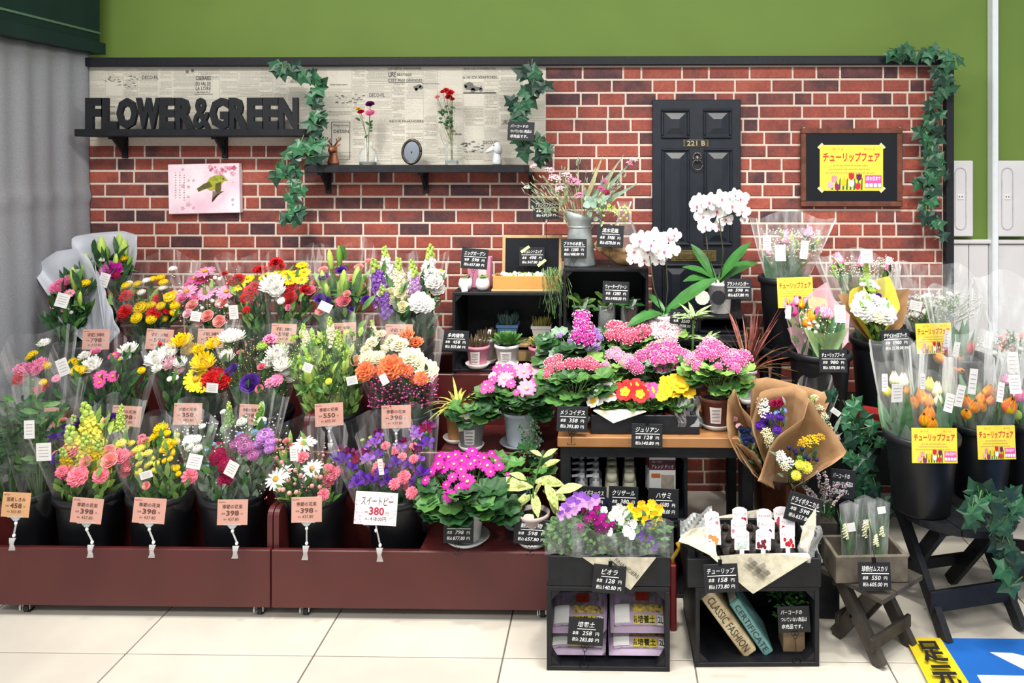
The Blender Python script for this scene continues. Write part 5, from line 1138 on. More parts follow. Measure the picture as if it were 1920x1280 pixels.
def root_at(name, label, px, Y, z, cat='potted plant', group=None): return thing(name, label, cat, (XX(px, Y), Y, z), group=group)
FR['N'] = (780, 680, 3.37); FR['V'] = (1000, 820, 2.909); FR['Q'] = (1020, 560, 4.414)
# magenta cineraria on the front step
b = root_at('potted_cineraria', 'potted cineraria with magenta daisy flowers on the front step', 876, 2.60, .2385); pot(b, .062, .046, .12, mat('pot_pale', '#d0d3d6', .5, .05), saucer=.08, smat=mat('saucer_pale', '#c9cac8', .45, .04))
rosette(b, (0, 0, .15), .145, .11, .07, 74, .072, random.Random(4), (0, 0, 1), -.5)
heads(b, b.location, parse("""N| cosmos magenta 40 205,597 140,640 175,662 285,675 345,640 230,722,34 325,750,52 270,792,34 210,838,42 450,650,46 525,650,36 390,592 250,582 320,592 430,602 60,742,30 95,690,30 190,770,30 355,560 370,620 410,640,34 470,690,34 500,620 240,640 150,590 290,620 480,575,30 300,720,34 120,660 580,705,16"""), 2.60, .18, seed=2, zs=.1)
# pink cineraria on the middle step
b = root_at('potted_cineraria', 'potted cineraria with pink daisy flowers on the middle step', 977, 2.905, .4555); pot(b, .07, .054, .13, mat('pot_blue_white', '#d6deea', .5, .05), saucer=.084, smat=mat('saucer_grey', '#a8adb2', .45, .04), sticker=(.022, .03, .03))
rosette(b, (0, 0, .17), .14, .1, .07, 70, .062, random.Random(6), (0, 0, 1), -.4)
heads(b, b.location, parse("""N| cosmos pink 50 560,100,56 700,160,62 680,60 780,70 640,40 790,90,40 740,40; cosmos hotpink 36 440,140 480,110 470,160,30 430,170,28 530,60 610,70 580,30 510,30 635,185,24 600,130,34 760,110; cosmos blush 30 590,10 700,20 480,80"""), 2.90, .16, seed=3, zs=.1)
# spider-striped plant in tan pot, leafy plant in grey pot
b = root_at('potted_plant', 'yellow striped plant in a tan pot on the middle step', 858, 2.95, .4555); pot(b, .05, .036, .125, mat('pot_tan', '#b98552', .6, .08), saucer=.058, sticker=None)
m = MB(); q = random.Random(3); SY = mat('leaf_yellow_stripe', '#d8c65a', .5, .15, 60, col2='#6f9a45')
for i in range(22): a = q.uniform(0, 6.28); m.leaf((0, 0, .12), (math.cos(a), math.sin(a)*.7, q.uniform(.5, 1.8)), (0, 0, 1), q.uniform(.1, .17), .014, q.uniform(.5, 1.3), 0, 5, .2, (.7, 1, .9, .6, .1))
m.build('strap_leaves', SY, b, kind='stuff'); stake(b, .015, -.03, .1, .022, .055, mat('stake_clear', '#c8cdc0', .4, .05), 5, -10)
b = root_at('potted_plant', 'green leafy plant in a grey pot on the middle step', 884, 2.865, .4555); pot(b, .054, .04, .112, mat('pot_grey', '#8f8f8e', .55, .05), saucer=.05, sticker=(.04, .06, 0))
rosette(b, (0, 0, .14), .075, .06, .05, 22, .06, random.Random(8), (0, 1)); stake(b, -.015, -.045, .085, .05, .06, None, 10, -8)
# variegated plant and blue pot
b = root_at('potted_plant', 'yellow variegated plant in a pinkish pot on the front step', 1000, 2.585, .2385); pot(b, .055, .042, .1, mat('pot_rosegrey', '#b6a6a4', .5, .05), saucer=.06, smat=MATS['saucer_pale'])
VAR = mat('leaf_variegated', '#dfe08c', .5, .1, 120, col2='#5f8a3c'); q = random.Random(5)
vm = []
for k in range(3): m = MB(); m.leaf((0, 0, 0), (0, 1, .1), (0, 0, 1), 1, .38, .25+.2*k, 0, 6, .2, (.15, .8, 1, .75, .05)); vm.append(m.mesh('leaf', VAR))
for x, z, dx, dz, s in ((0, .2, -1, .25, .11), (.0, .2, 1, .1, .12), (-.02, .23, -.6, .5, .07), (.03, .26, .9, .35, .07), (.035, .3, .8, .5, .06), (.03, .3, -.7, .5, .05), (0, .16, -.9, -.4, .09), (.03, .17, .9, -.3, .1), (.0, .17, .2, -.6, .09), (.04, .2, .5, -.5, .1), (-.03, .16, -.4, -.7, .08), (0, .15, .4, .9, .08), (.08, .18, 1, .25, .1), (.05, .15, .6, -.8, .09), (-.05, .2, -1, .1, .08)):
    place_leaf(b, vm[q.randrange(3)], (x, q.uniform(-.03, .03), z), (dx, q.uniform(-.6, .2), dz), (0, -.6, 1), s)
m = MB(); m.tube([(0, 0, .08), (.0, 0, .2), (.03, 0, .3)], .003, 5); m.tube([(0, 0, .1), (-.02, 0, .23)], .0025, 5); m.build('stems', STEM, b); stake(b, -.01, -.045, .07, .036, .05, None, 6, -2)
b = root_at('potted_plant', 'curly green plant in a blue pot behind the variegated plant', 968, 2.70, .2385); pot(b, .05, .036, .13, mat('pot_blue', '#5c8296', .5, .06), saucer=.05, smat=MATS['saucer_grey'], sticker=(.02, .03, .01))
rosette(b, (.02, 0, .2), .085, .06, .075, 30, .055, random.Random(9), (1, 1, 0))
m = MB(); q = random.Random(12)
for i in range(9):
    e = Vector((.06+q.uniform(-.03, .03), -.03, .3+.012*i)); m.tube([(.02, 0, .15), (.04, -.02, .27), e], .0008, 3, 1, False)
    for k in range(10): m.leaf(e+Vector((q.uniform(-.03, .03), q.uniform(-.02, .02), q.uniform(-.04, .02))), (q.uniform(-1, 1), -.4, q.uniform(-1, 1)), (0, -1, .3), .009, .009, .1, 0, 2)
m.build('fern_fronds', [GREENS[0], STEM], b, kind='stuff')
# succulents in and around the crate
def succulent(px, Y, z, label, pr, ph, col, n=24, kind=0, mi=1, sa=None, stk=(.03, .035, 0), tgt=None, s=.04):
    b = root_at('potted_succulent', label, px, Y, z); zt_ = pot(b, pr, pr*.72, ph, col, n, saucer=sa, sticker=stk); q = random.Random(px); m = MB(); zt_ -= .012
    mm = [GREENS[mi], mat('succulent_tip', '#a89a4c', .5, .2), mat('succulent_blue', '#4e6b62', .5, .2, 80), mat('succulent_brown', '#6a5a44', .5, .2)]
    if kind == 0:     # rosette
        for i in range(34): a = i*2.4; el = .15+1.2*(i/34); m.leaf((0, 0, zt_), (math.cos(a)*math.cos(el), math.sin(a)*math.cos(el), math.sin(el)), (0, 0, 1), s*(1.15-.5*i/34), s*.42, -.3, {1: 0, 2: 0, 4: 1}.get(mi, 0), 3, .3, (.4, .9, 1, .5))
    else:             # upright finger-leaves
        for i in range(46): a = i*2.4; rr = pr*.75*math.sqrt(i/46); m.leaf((rr*math.cos(a), rr*math.sin(a), zt_), (math.cos(a)*.5, math.sin(a)*.5, 1), (math.cos(a), math.sin(a), .2), s*q.uniform(.8, 1.3), s*.22, .15, kind, 3, .5, (.6, 1, 1, .3))
    m.build('leaves', mm, b, kind='stuff')
    if tgt: stake(b, *tgt)
PK = mat('pot_pink', '#d4839a', .5, .05); ZC = .68
r = thing('wooden_riser', 'small pale wooden box behind the front succulents in the crate', 'box', (XX(990, 3.31), 3.32, ZC)); PALE = mat('pale_wood', '#c9a877', .6, .1, 12)
m = MB(); m.cbox((0, 0, .075), (.30, .13, .014), .002); m.build('top_board', PALE, r)
for sx in (-1, 1): m = MB(); m.cbox((sx*.143, 0, .034), (.012, .12, .066), .002); m.build('end_board', PALE, r)
m = MB(); m.cbox((0, -.05, .03), (.27, .01, .05), .002); m.build('front_board', PALE, r)
succulent(953, 3.335, ZC+.083, 'blue-green succulent in a blue square pot inside the crate', .045, .075, mat('pot_skyblue', '#5f87b8', .5, .05), 4, 2, s=.055, stk=(.03, .03, .01))
succulent(1016, 3.335, ZC+.083, 'dark succulent in a white square pot inside the crate', .042, .07, WHT, 4, 1, 0, s=.04, stk=None)
succulent(913, 3.26, ZC, 'brown succulent in a grey pot at the back left of the crate', .042, .1, mat('pot_silver', '#a9aaa8', .5, .05), 24, 3, sa=.045, stk=None, tgt=(.005, -.02, .09, .014, .06, WHT, 4, 10, False), s=.045)
succulent(896, 3.195, ZC, 'brown-tipped succulent in a pink pot on a white saucer', .05, .085, PK, 24, 3, sa=.054, s=.045, stk=(.04, .055, -.005))
succulent(951, 3.195, ZC, 'green rosette succulent in a white pot with pink print', .052, .09, WHT, 24, 0, 1, sa=.05, s=.085, stk=(.045, .05, 0))
succulent(1014, 3.195, ZC, 'yellow-green succulent in a pink pot inside the crate', .05, .09, PK, 24, 0, 4, s=.075, stk=None, tgt=(-.008, -.035, .075, .017, .055, WHT, 4, -3, False))
# egg pots, pink box, chalkboard, stone planter on top of the crate
ZA = ZZ(549, YA)+.0005
for px, lab in ((873, 'white egg-shaped pot with brown seedling'), (905, 'white egg-shaped pot with leafy green seedling')):
    b = root_at('egg_pot', lab+' on the crate', px, 3.215, ZA); m = MB()
    m.lathe([(.014, 0), (.026, .01), (.031, .028), (.027, .046), (.022, .053), (.019, .05), (.02, .04), (.001, .038)], n=22, fn=lambda t, i: 1+(.06*math.sin(7*t) if i == 4 else 0)); m.build('shell', WHT, b, smooth=True)
    m = MB(); q = random.Random(px)
    for i in range(20 if px > 880 else 16): a = q.uniform(0, 6.3); m.leaf((0, 0, .045), (math.cos(a), math.sin(a), q.uniform(.4, 2)), (0, -.5, 1), q.uniform(.016, .035), .015, .4, 0, 3)
    m.build('leaves', GREENS[2 if px > 880 else 1] if px > 880 else mat('seedling_brown', '#6e7a4a', .6, .2), b, kind='stuff')
    if px < 880: m = MB(); m.box((0, 0, 0), (.026, .0015, .028)); m.build('small_label', WHT, b, (.002, -.034, .014), (R(-10), R(-8), 0))
r = thing('gift_box', 'pink packet with white label behind the egg pots', 'packet', (XX(900, 3.31), 3.32, ZA)); m = MB(); m.add([(-.046, -.03, 0), (.046, -.03, 0), (.046, .03, 0), (-.046, .03, 0), (-.054, -.03, .125), (.05, -.03, .13), (.05, .03, .13), (-.054, .03, .125)], [(3, 2, 1, 0), (4, 5, 6, 7), (0, 1, 5, 4), (1, 2, 6, 5), (2, 3, 7, 6), (3, 0, 4, 7)]); m.build('body', mat('packet_pink', '#d98aa8', .5, .05), r)
m = MB(); m.box((.014, -.0315, .065), (.036, .001, .06)); m.build('label', MATS['sticker_white'], r)
r = thing('chalkboard', 'small chalkboard in pale wooden frame standing on the crate', 'chalkboard', (XX(997, 3.37), 3.375, ZA), (R(-7), 0, 0)); W, H = M_(113, 3.37), M_(92, 3.37); t = M_(6, 3.37)
for q in ((0, t/2, W, t), (0, H-t/2, W, t), (-W/2+t/2, H/2, t, H-2*t), (W/2-t/2, H/2, t, H-2*t)): m = MB(); m.cbox((q[0], 0, q[1]), (q[2], .014, q[3]), .002); m.build('frame_strip', mat('frame_pale', '#cfa878', .6, .1, 12), r)
m = MB(); m.bx(-W/2+t, W/2-t, -.002, .006, t, H-t); m.build('board', MATS['chalkboard'], r)
sg = sign(997, 481, 48, 36, 3.335, S3('サキュレントエッグ', '498', '547.80'), 'dark price card reading 498 taped to the small chalkboard', 0, 0, tilt=7)
for x, z, a in ((-.03, .075, -35), (.045, .015, -38)): m = MB(); m.box((0, 0, 0), (.045, .0008, .013)); m.build('tape', mat('tape_green', '#cfd79a', .6, .05), sg, (x, -.003, z), (0, R(a), 0))
r = thing('wooden_planter', 'long wooden planter of white stones and trailing green plant', 'planter', (XX(987, 3.22), 3.23, ZA)); W = M_(122, 3.22); OR_ = mat('orange_wood', '#c98f4c', .55, .12, 10)
m = MB(); m.cbox((0, 0, .005), (W+.012, .1, .01), .002); m.build('base_board', PALE, r)
for nm, c, s in (('front_board', (0, -.042, .038), (W, .008, .056)), ('back_board', (0, .042, .038), (W, .008, .056)), ('end_board', (-W/2+.004, 0, .038), (.008, .076, .056)), ('end_board', (W/2-.004, 0, .038), (.008, .076, .056))): m = MB(); m.cbox(c, s, .0015); m.build(nm, OR_, r)
m = MB(); m.bx(-W/2+.008, W/2-.008, -.038, .038, .02, .055); m.build('soil', SOIL, r)
sm_ = MB(); sm_.ball((0, 0, 0), 1, 8, sz=.7); sme = sm_.mesh('stone', mat('white_stone', '#eeece6', .6, .05), True); q = random.Random(4)
for i in range(34): ob('stone', sme, r, (q.uniform(-W*.42, W*.3), q.uniform(-.03, .03), .06+q.uniform(0, .008)), (q.random(), q.random(), q.random()*6), [q.uniform(.008, .014) for _ in range(3)])
m = MB()
for i in range(26): a = q.uniform(0, 6.3); x = q.choice((-.07, -.02, .03, .07)); m.leaf((x, q.uniform(-.02, .02), .06), (math.cos(a), math.sin(a), .8), (0, -1, .5), .024, .012, .3, 0, 3)
for i in range(70):
    x = W*.38+q.uniform(-.04, .05); pts = [Vector((x, q.uniform(-.02, .02), .055))]; dx = q.uniform(-.02, .06); dz = q.uniform(.03, .17); hh = q.uniform(.01, .05)
    pts += [pts[0]+Vector((dx*.4, -.03, hh)), pts[0]+Vector((dx*.8, -.05, hh*.3)), pts[0]+Vector((dx+.01, -.055+q.uniform(-.02, .02), -dz*.5)), pts[0]+Vector((dx+q.uniform(-.02, .03), -.055+q.uniform(-.02, .02), -dz))]
    m.tube(pts, .0011, 3, 1, False)
m.build('trailing_plant', [GREENS[2], mat('rhipsalis', '#6d8f56', .5, .2)], r, kind='stuff')
# ------------------------------------------------------------------ primulas on the side table
def primula(px, Y, z, label, spec, rt=.05, h=.085, mt=None, leafn=26, ls=.075, lr=(.1, .08, .05), lz=.13, mis=(1, 1, 2), sa=None, stk=None, fy=None, dep=.13, name='potted_primula', fern=True):
    b = root_at(name, label, px, Y, z); pot(b, rt, rt*.74, h, mt or mat('pot_dark_plastic', '#2a2624', .5, .1), saucer=sa, smat=MATS['saucer_pale'] if sa else None, sticker=stk)
    rosette(b, (0, 0, lz), *lr, int(leafn*1.7), ls*.68, random.Random(px), mis, -.5)
    heads(b, b.location, parse(spec), fy or Y, dep, seed=px, zs=lz*.8); return b
primula(1240, 3.02, ZTB+.001, 'primula with pale pink and white flowers behind the deep pink one', "D| prim blush 17 1230,618 1250,611 1264,621 1240,630 1222,608,12 1258,632,13; prim rose 14 1244,620 1256,606", lz=.2, lr=(.09, .06, .09), mis=(1, 2))
primula(1172, 3.02, ZTB+.001, 'primula with rose red and white flowers in front of the jar crate', "D| prim cerise 18 1150,613 1165,626 1181,618 1196,612 1207,622 1176,633,15 1146,627,13 1190,630,15 1160,610,13 1210,612,12", lz=.2, lr=(.1, .06, .09), mis=(1, 0))
primula(1072, 2.97, ZTB+.001, 'primula with tall magenta flower heads above grey-green leaves', "D| prim magenta 19 1092,594 1095,613 1086,629 1106,634 1088,606,15 1102,620,15; prim violet 10 1118,623 1105,656,6 1118,650,9 1050,628,7 1124,633,8 1070,640,7", lz=.19, lr=(.11, .06, .1), mis=(0, 1, 3), leafn=30, ls=.09)
primula(1148, 2.88, ZTB+.001, 'primula with sparse pink flowers and bright green leaves', "D| prim pink 15 1148,664 1161,669 1135,684,9 1172,680,12 1155,658,12 1180,672,12", lz=.15, lr=(.1, .06, .07), mis=(1, 2, 2), leafn=32)
primula(1238, 2.86, ZTB+.001, 'primula with dense deep pink flower heads on the table', "D| prim hotpink 20 1186,682,15 1200,668,15 1230,656 1246,666 1256,677 1240,682 1270,661,17 1286,666,15 1196,691,13 1228,670 1262,650,15 1215,660,14 1250,648,14", lz=.15, lr=(.11, .06, .07), mis=(0, 1, 3), leafn=32)
primula(1078, 2.75, ZTB+.001, 'primula with rose pink flowers above the 358 price sign', "D| prim cerise 14 1033,678 1068,681,13 1083,680,13 1098,682 1113,685 1031,692,13 1025,702,8 1045,672,12 1106,676,12 1050,686,10", rt=.052, lz=.14, lr=(.11, .08, .07), mis=(1, 1, 0), leafn=38, ls=.085, sa=.06, dep=.1)
primula(1343, 2.735, ZTB+.001, 'primula with pink flowers in a brown pot with white label', "D| prim hotpink 16 1310,667 1326,651 1341,648 1336,666,13 1356,660 1386,675 1396,668 1381,690,11 1371,680 1347,686,9 1306,686,11 1362,670,12 1318,660; prim pink 14 1330,640 1375,665 1296,672", rt=.062, h=.105, mt=mat('pot_brown', '#6b3a2a', .5, .08), lz=.17, lr=(.11, .08, .07), mis=(1, 2, 1), leafn=42, ls=.075, sa=.066, stk=(.04, .06, -.01))
# primroses in the long tray
LB_ = []
for k in range(3): m = MB(); m.leaf((0, 0, 0), (0, 1, .25), (0, 0, 1), 1, .42, .35+.2*k, 0, 6, .25, (.25, .6, 1, 1, .35), .06); LB_.append(m.mesh('leaf', GREENS[1 if k else 2]))
for px, lab, spec in ((1138, 'white primrose plant in the black tray', "D| julian white 15 1141,737,17 1119,746,13 1130,731,12 1152,730,12 1112,752,10"),
                      (1182, 'red and yellow primrose plant in the black tray', "D| julian red 14 1172,735,15 1200,739,14 1192,725 1178,724,12 1162,729,11 1208,728,10"),
                      (1222, 'pink edged primrose plant in the black tray', "D| julian hotpink 13 1220,733 1228,729,11 1212,736,10"),
                      (1266, 'yellow primrose plant in the black tray', "D| julian gold 14 1255,726,16 1275,724 1245,735 1290,734,12 1266,716 1281,716,13 1262,731 1250,717,12 1240,742,9")):
    b = root_at('potted_primrose', lab, px, YJ+.055, ZTB+.009); pot(b, .038, .03, .055, mat('pot_plain_'+str(px % 3), ('#6a2430', '#2a2624', '#3a4a7a')[px % 3], .5, .05)); q = random.Random(px)
    for i in range(16): a = i*2.4; place_leaf(b, LB_[i % 3], (math.cos(a)*.012, math.sin(a)*.012, .055), (math.cos(a), math.sin(a)*.75, q.uniform(.35, 1.1)), (0, -.3, 1), q.uniform(.055, .085))
    heads(b, b.location, [(k_, c_, x_, y_, r_*1.25) for k_, c_, x_, y_, r_ in parse(spec)], YJ+.05, .05, seed=px, zs=.05)
m = MB(); a = P(1112, 770, YJ-.008); bb = P(1212, 772, YJ-.008); c = P(1150, 793, YJ-.012); d_ = P(1115, 765, YJ+.05); e = P(1205, 766, YJ+.05)
m.add([d_, e, bb, c, a], [(0, 1, 2, 4), (4, 2, 3)]); o = m.build('paper_liner', CREAM); o.modifiers.new('t', 'SOLIDIFY').thickness = .0012; tag(o, 'folded cream paper liner over the primrose tray edge', 'paper')
m = MB(); q = random.Random(3); m.grid(lambda u, v: P(1268+46*u+4*math.sin(v*9), 742+58*v, YJ-.014+.02*math.sin(u*7+v*5)+.05*(1-v)), 8, 8); o = m.build('film_wrapper', CELLO); tag(o, 'crumpled clear film at the end of the primrose tray', 'film')

# ------------------------------------------------------------------ orchids
OL = []
for k, cv in enumerate((.35, .6, .15)): m = MB(); m.leaf((0, 0, 0), (0, 1, 0), (0, 0, 1), 1, .27, cv, 0, 10, .22, (.35, .7, 1, 1, .8, .1)); OL.append(m.mesh('leaf', mat('orchid_leaf', '#3f7a38', .35, .15, 20, spec=.5)))
def orchid(px, Y, z, label, fl, stems, leaves, ph, pr, col):
    b = root_at('potted_orchid', label, px, Y, z); zt_ = pot(b, pr, pr*.8, ph, col); q = random.Random(px)
    m = MB()
    for pts in stems: m.tube([P(x, y, yy)-b.location for x, y, yy in pts], .0028, 5)
    m.build('flower_stem', mat('orchid_stem', '#4a4a34', .5, .1), b, smooth=True)
    for i, (x, y, rr) in enumerate(fl):
        p = P(x, y, Y-.03+q.uniform(-.03, .03))-b.location; rot = Quaternion((0, 0, 1), q.uniform(-.45, .45)) @ Quaternion((1, 0, 0), R(q.uniform(70, 95))) @ Quaternion((0, 0, 1), q.uniform(-.25, .25))
        ob('orchid_flower', flower('orchid', 'white', 0), b, p, rot, M_(rr, Y))
    for x, y, tx, ty, dy, k in leaves:
        p = P(x, y, Y)-b.location; e = P(tx, ty, Y+dy)-b.location; d = e-p; place_leaf(b, OL[k], p, d, Vector((0, -.5, 1)) if abs(d.x) > abs(d.z)*.4 else Vector((-.3 if d.x > 0 else .3, -1, .2)), d.length)
    return b
orchid(1243, 3.12, ZB+.0005, 'white orchid with shorter flower spray and one long leaf', [(1190, 470, 17), (1200, 450, 19), (1215, 470, 19), (1228, 445, 20), (1245, 470, 19), (1255, 445, 18), (1265, 440, 13), (1235, 485, 16), (1208, 486, 17), (1222, 458, 18), (1186, 486, 11), (1262, 468, 14)],
       [[(1243, 590, 3.12), (1226, 540, 3.1), (1218, 480, 3.08)], [(1247, 590, 3.12), (1252, 540, 3.1), (1248, 470, 3.08), (1225, 450, 3.06)]],
       [(1245, 588, 1342, 512, -.04, 2), (1243, 588, 1176, 585, -.12, 1), (1240, 592, 1195, 568, .05, 1), (1248, 585, 1215, 545, .06, 2)], .095, .042, WHT)
b = orchid(1350, 3.3, .896, 'white orchid with taller flower spray on the small black box', [(1308, 385, 17), (1318, 405, 17), (1330, 378, 18), (1345, 395, 19), (1352, 372, 18), (1372, 385, 19), (1388, 372, 17), (1392, 395, 15), (1360, 410, 16), (1322, 424, 14), (1310, 375, 14), (1378, 365, 13), (1396, 412, 9), (1346, 424, 13)],
       [[(1343, 530, 3.3), (1328, 480, 3.28), (1322, 425, 3.26)], [(1350, 530, 3.3), (1356, 470, 3.28), (1348, 410, 3.26), (1375, 400, 3.26)]],
       [(1347, 525, 1404, 448, -.05, 2), (1350, 528, 1420, 462, .04, 1), (1342, 525, 1298, 452, .03, 2), (1342, 527, 1294, 478, -.06, 1), (1345, 528, 1290, 500, -.1, 1)], .135, .055, WHT)
for x, cc in ((1317, '#e9e6dc'), (1347, '#23262b')):
    p = P(x, 558, 3.22)-b.location; m = MB(); n = 24; m.prism([((.03+.002*(i % 2))*math.cos(2*PI*i/n), (.03+.002*(i % 2))*math.sin(2*PI*i/n)) for i in range(n)], -.001, .001); m.build('scalloped_tag', mat('tag'+cc[1:], cc, .6, .05), b, p)
stake(b, .035, -.045, .11, .016, .04, WHT, 5, 18, False)

# ------------------------------------------------------------------ pitcher, driftwood vase, jars
ZBT = ZZ(504, YB_)+.0005; GALV = mat('galvanised', '#a3a9a9', .4, .15, 25, metal=.35, col2='#858c8c')
b = root_at('pitcher', 'galvanised metal pitcher standing on the black crate', 1087, 3.28, ZBT, 'pitcher'); m = MB(); n = 28
prof = [(.07, 0), (.072, .004), (.048, .165), (.047, .172), (.056, .2), (.06, .225)]
m.lathe(prof, n=n, capb=True); k = len(m.v)-n
for j in range(n):
    t = 2*PI*j/n; x, y, z = m.v[k+j]; m.v[k+j] = (x*(1.15 if x < 0 else 1), y, z+.018*(-x/.06))
m.build('body', GALV, b, smooth=True).modifiers.new('t', 'SOLIDIFY').thickness = .002
m = MB(); m.tube([(.052, 0, .205), (.09, 0, .2), (.098, 0, .14), (.062, 0, .08)], .005, 8); m.build('handle', GALV, b, smooth=True)
m = MB(); m.lathe([(.0475, .163), (.051, .166), (.051, .17), (.0475, .173)], n=n, capb=False); m.build('seam_band', GALV, b, smooth=True)
r = thing('flower_arrangement', 'wild arrangement of grasses, pink astilbe and eucalyptus in the pitcher', 'flowers', b.location+Vector((0, 0, .12)))
q = random.Random(11); m = MB(); PG = mat('dry_grass', '#a3a277', .6, .2); bl = r.location
def stemto(x, y, yy, mid=.5, rad=.0014, mm=0): p = P(x, y, yy)-bl; m.tube([(0, 0, -.05), Vector((p.x*.35, p.y*.3, p.z*mid+.02)), p], [rad, rad, rad*.6], 4, mm, False); return p
for i in range(46):
    x = q.uniform(985, 1190); y = 300+abs(x-1080)*.25+q.uniform(0, 70); p = stemto(x, y, 3.28+q.uniform(-.1, .08))
    for k in range(q.randrange(3, 9)): c = p*(.62+.38*q.random())+Vector((q.uniform(-.012, .012), q.uniform(-.012, .012), 0)); m.leaf(c, (p.x*4+q.uniform(-.5, .5), q.uniform(-.5, .5), 1), (0, -1, .2), q.uniform(.018, .04), .005, .4, q.choice((0, 1, 1)), 3)
for x0_, y0_, x1_, y1_ in ((1100, 390, 1172, 285), (1105, 390, 1185, 300), (1110, 395, 1160, 300), (1095, 385, 1130, 290), (1060, 385, 1065, 305), (1055, 385, 1020, 330), (1115, 390, 1200, 340)):
    a, c = P(x0_, y0_, 3.28)-bl, P(x1_, y1_, 3.25)-bl; m.leaf(a, c-a, (0, -1, .2), (c-a).length, .02, .15, q.choice((0, 1)), 6, .1, (.4, 1, .9, .5, .05))
m.build('grass_stems', [PG, GREENS[3]], r, kind='stuff')
for x, y, rr, kc in ((1040, 335, 14, 'blush'), (1030, 320, 11, 'blush'), (1075, 342, 15, 'pink'), (1062, 330, 12, 'blush'), (1085, 368, 12, 'pink'), (1050, 355, 11, 'blush'), (1188, 300, 9, 'blush'), (1180, 307, 8, 'pink'), (1128, 355, 10, 'hotpink'), (1133, 340, 8, 'hotpink'), (1000, 312, 8, 'blush'), (988, 352, 7, 'white')): ob('dried_flower', flower('tuft', kc, 0), r, P(x, y, 3.25)-bl, face((q.uniform(-.4, .4), -.5, 1), q.random()*6), M_(rr, 3.25))
ob('dried_flower', flower('celosia', 'crimson', 0), r, P(1137, 362, 3.24)-bl, face((0, -.5, 1)), M_(8, 3.24))
em = MB(); em.leaf((0, 0, 0), (0, 1, 0), (0, 0, 1), 1, .9, .2, 0, 5, .1, (.3, .9, 1, .8, .2)); eme = em.mesh('leaf', mat('eucalyptus', '#8ba693', .55, .15))
for i in range(18): p = P(q.uniform(1098, 1138), q.uniform(372, 412), 3.22+q.uniform(-.03, .05))-bl; place_leaf(r, eme, p, (q.uniform(-1, 1), q.uniform(-.6, .2), q.uniform(-.6, 1)), (q.uniform(-.4, .4), -1, .3), q.uniform(.022, .038))
m = MB()
for i in range(60): x = q.uniform(1120, 1180); p = P(x, 385+ (x-1120)*.05+q.uniform(-8, 35)*(1 if x < 1138 or 1155 < x < 1175 else .3), 3.2)-bl; m.leaf(p, (q.uniform(-1, 1), -.5, q.uniform(-1, 1)), (0, -1, .3), .014, .009, .2, 0, 2)
m.build('trailing_sprig', GREENS[4], r, kind='stuff')
# driftwood and flask
DW = mat('driftwood', '#c09a6c', .75, .25, 25, col2='#8a6743', bump=.4)
b = root_at('driftwood_vase', 'glass flask set in a piece of driftwood on the black crate', 1162, 3.27, ZBT, 'vase'); m = MB()
def lump(pts, rads, n=10):
    k = len(m.v); m.tube(pts, rads, n)
    for i in range(k, len(m.v)): v = Vector(m.v[i]); m.v[i] = tuple(v+Vector((1, 1, 1))*.009*noise.noise(v*38))
lump([(-.105, 0, .1), (-.09, -.005, .09), (-.05, 0, .07), (0, 0, .042), (.04, 0, .04), (.065, 0, .035)], [.012, .026, .028, .034, .036, .018])
lump([(-.1, -.01, .075), (-.075, -.03, .082), (-.055, -.035, .078)], [.013, .019, .01]); lump([(.03, -.02, .055), (.05, -.03, .06), (.06, -.02, .045)], [.012, .018, .008])
m.build('driftwood', DW, b, smooth=True)
m = MB(); m.lathe([(.024, .06), (.055, .075), (.062, .1), (.052, .15), (.028, .21), (.024, .25), (.034, .278)], (.02, 0, 0), 24); m.build('flask', GLASS, b, smooth=True)
# three glass jars
for i, (px, lab, cc, k) in enumerate(((1090, 'glass jar of leafy plant at the left of the crate', '#d8d6d2', 0), (1138, 'glass jar of white sand behind the 1280 price sign', '#eceae4', 1), (1180, 'glass jar of red-brown pebbles half behind the orchid leaf', '#7a3f36', 2))):
    b = root_at('glass_jar', lab, px, 3.25, ZB+.0125, 'jar'); m = MB(); m.lathe([(.036, 0), (.038, .004), (.038, .095), (.04, .1), (.037, .1), (.035, .095), (.035, .006), (.001, .006)], n=24); m.build('glass', GLASS, b, smooth=True)
    m = MB(); m.lathe([(.034, .007), (.0345, .06 if k == 0 else .075), (.001, .062 if k == 0 else .08)], n=20); m.build('filling', mat('jar_fill'+str(k), cc, .8, .25, 220), b, smooth=True)
    q = random.Random(px); lm = LB_[1]
    for j in range(16): a = j*2.4; place_leaf(b, OL[0] if k == 2 else LB_[j % 3], (math.cos(a)*.01, math.sin(a)*.01, .075+.045*q.random()), (math.cos(a), math.sin(a)*.7-.1, q.uniform(.1, 1.2)), (0, -.5, 1), q.uniform(.045, .075))
    stake(b, .012, -.025, .085, .013, .045, WHT, 5, 18, False)

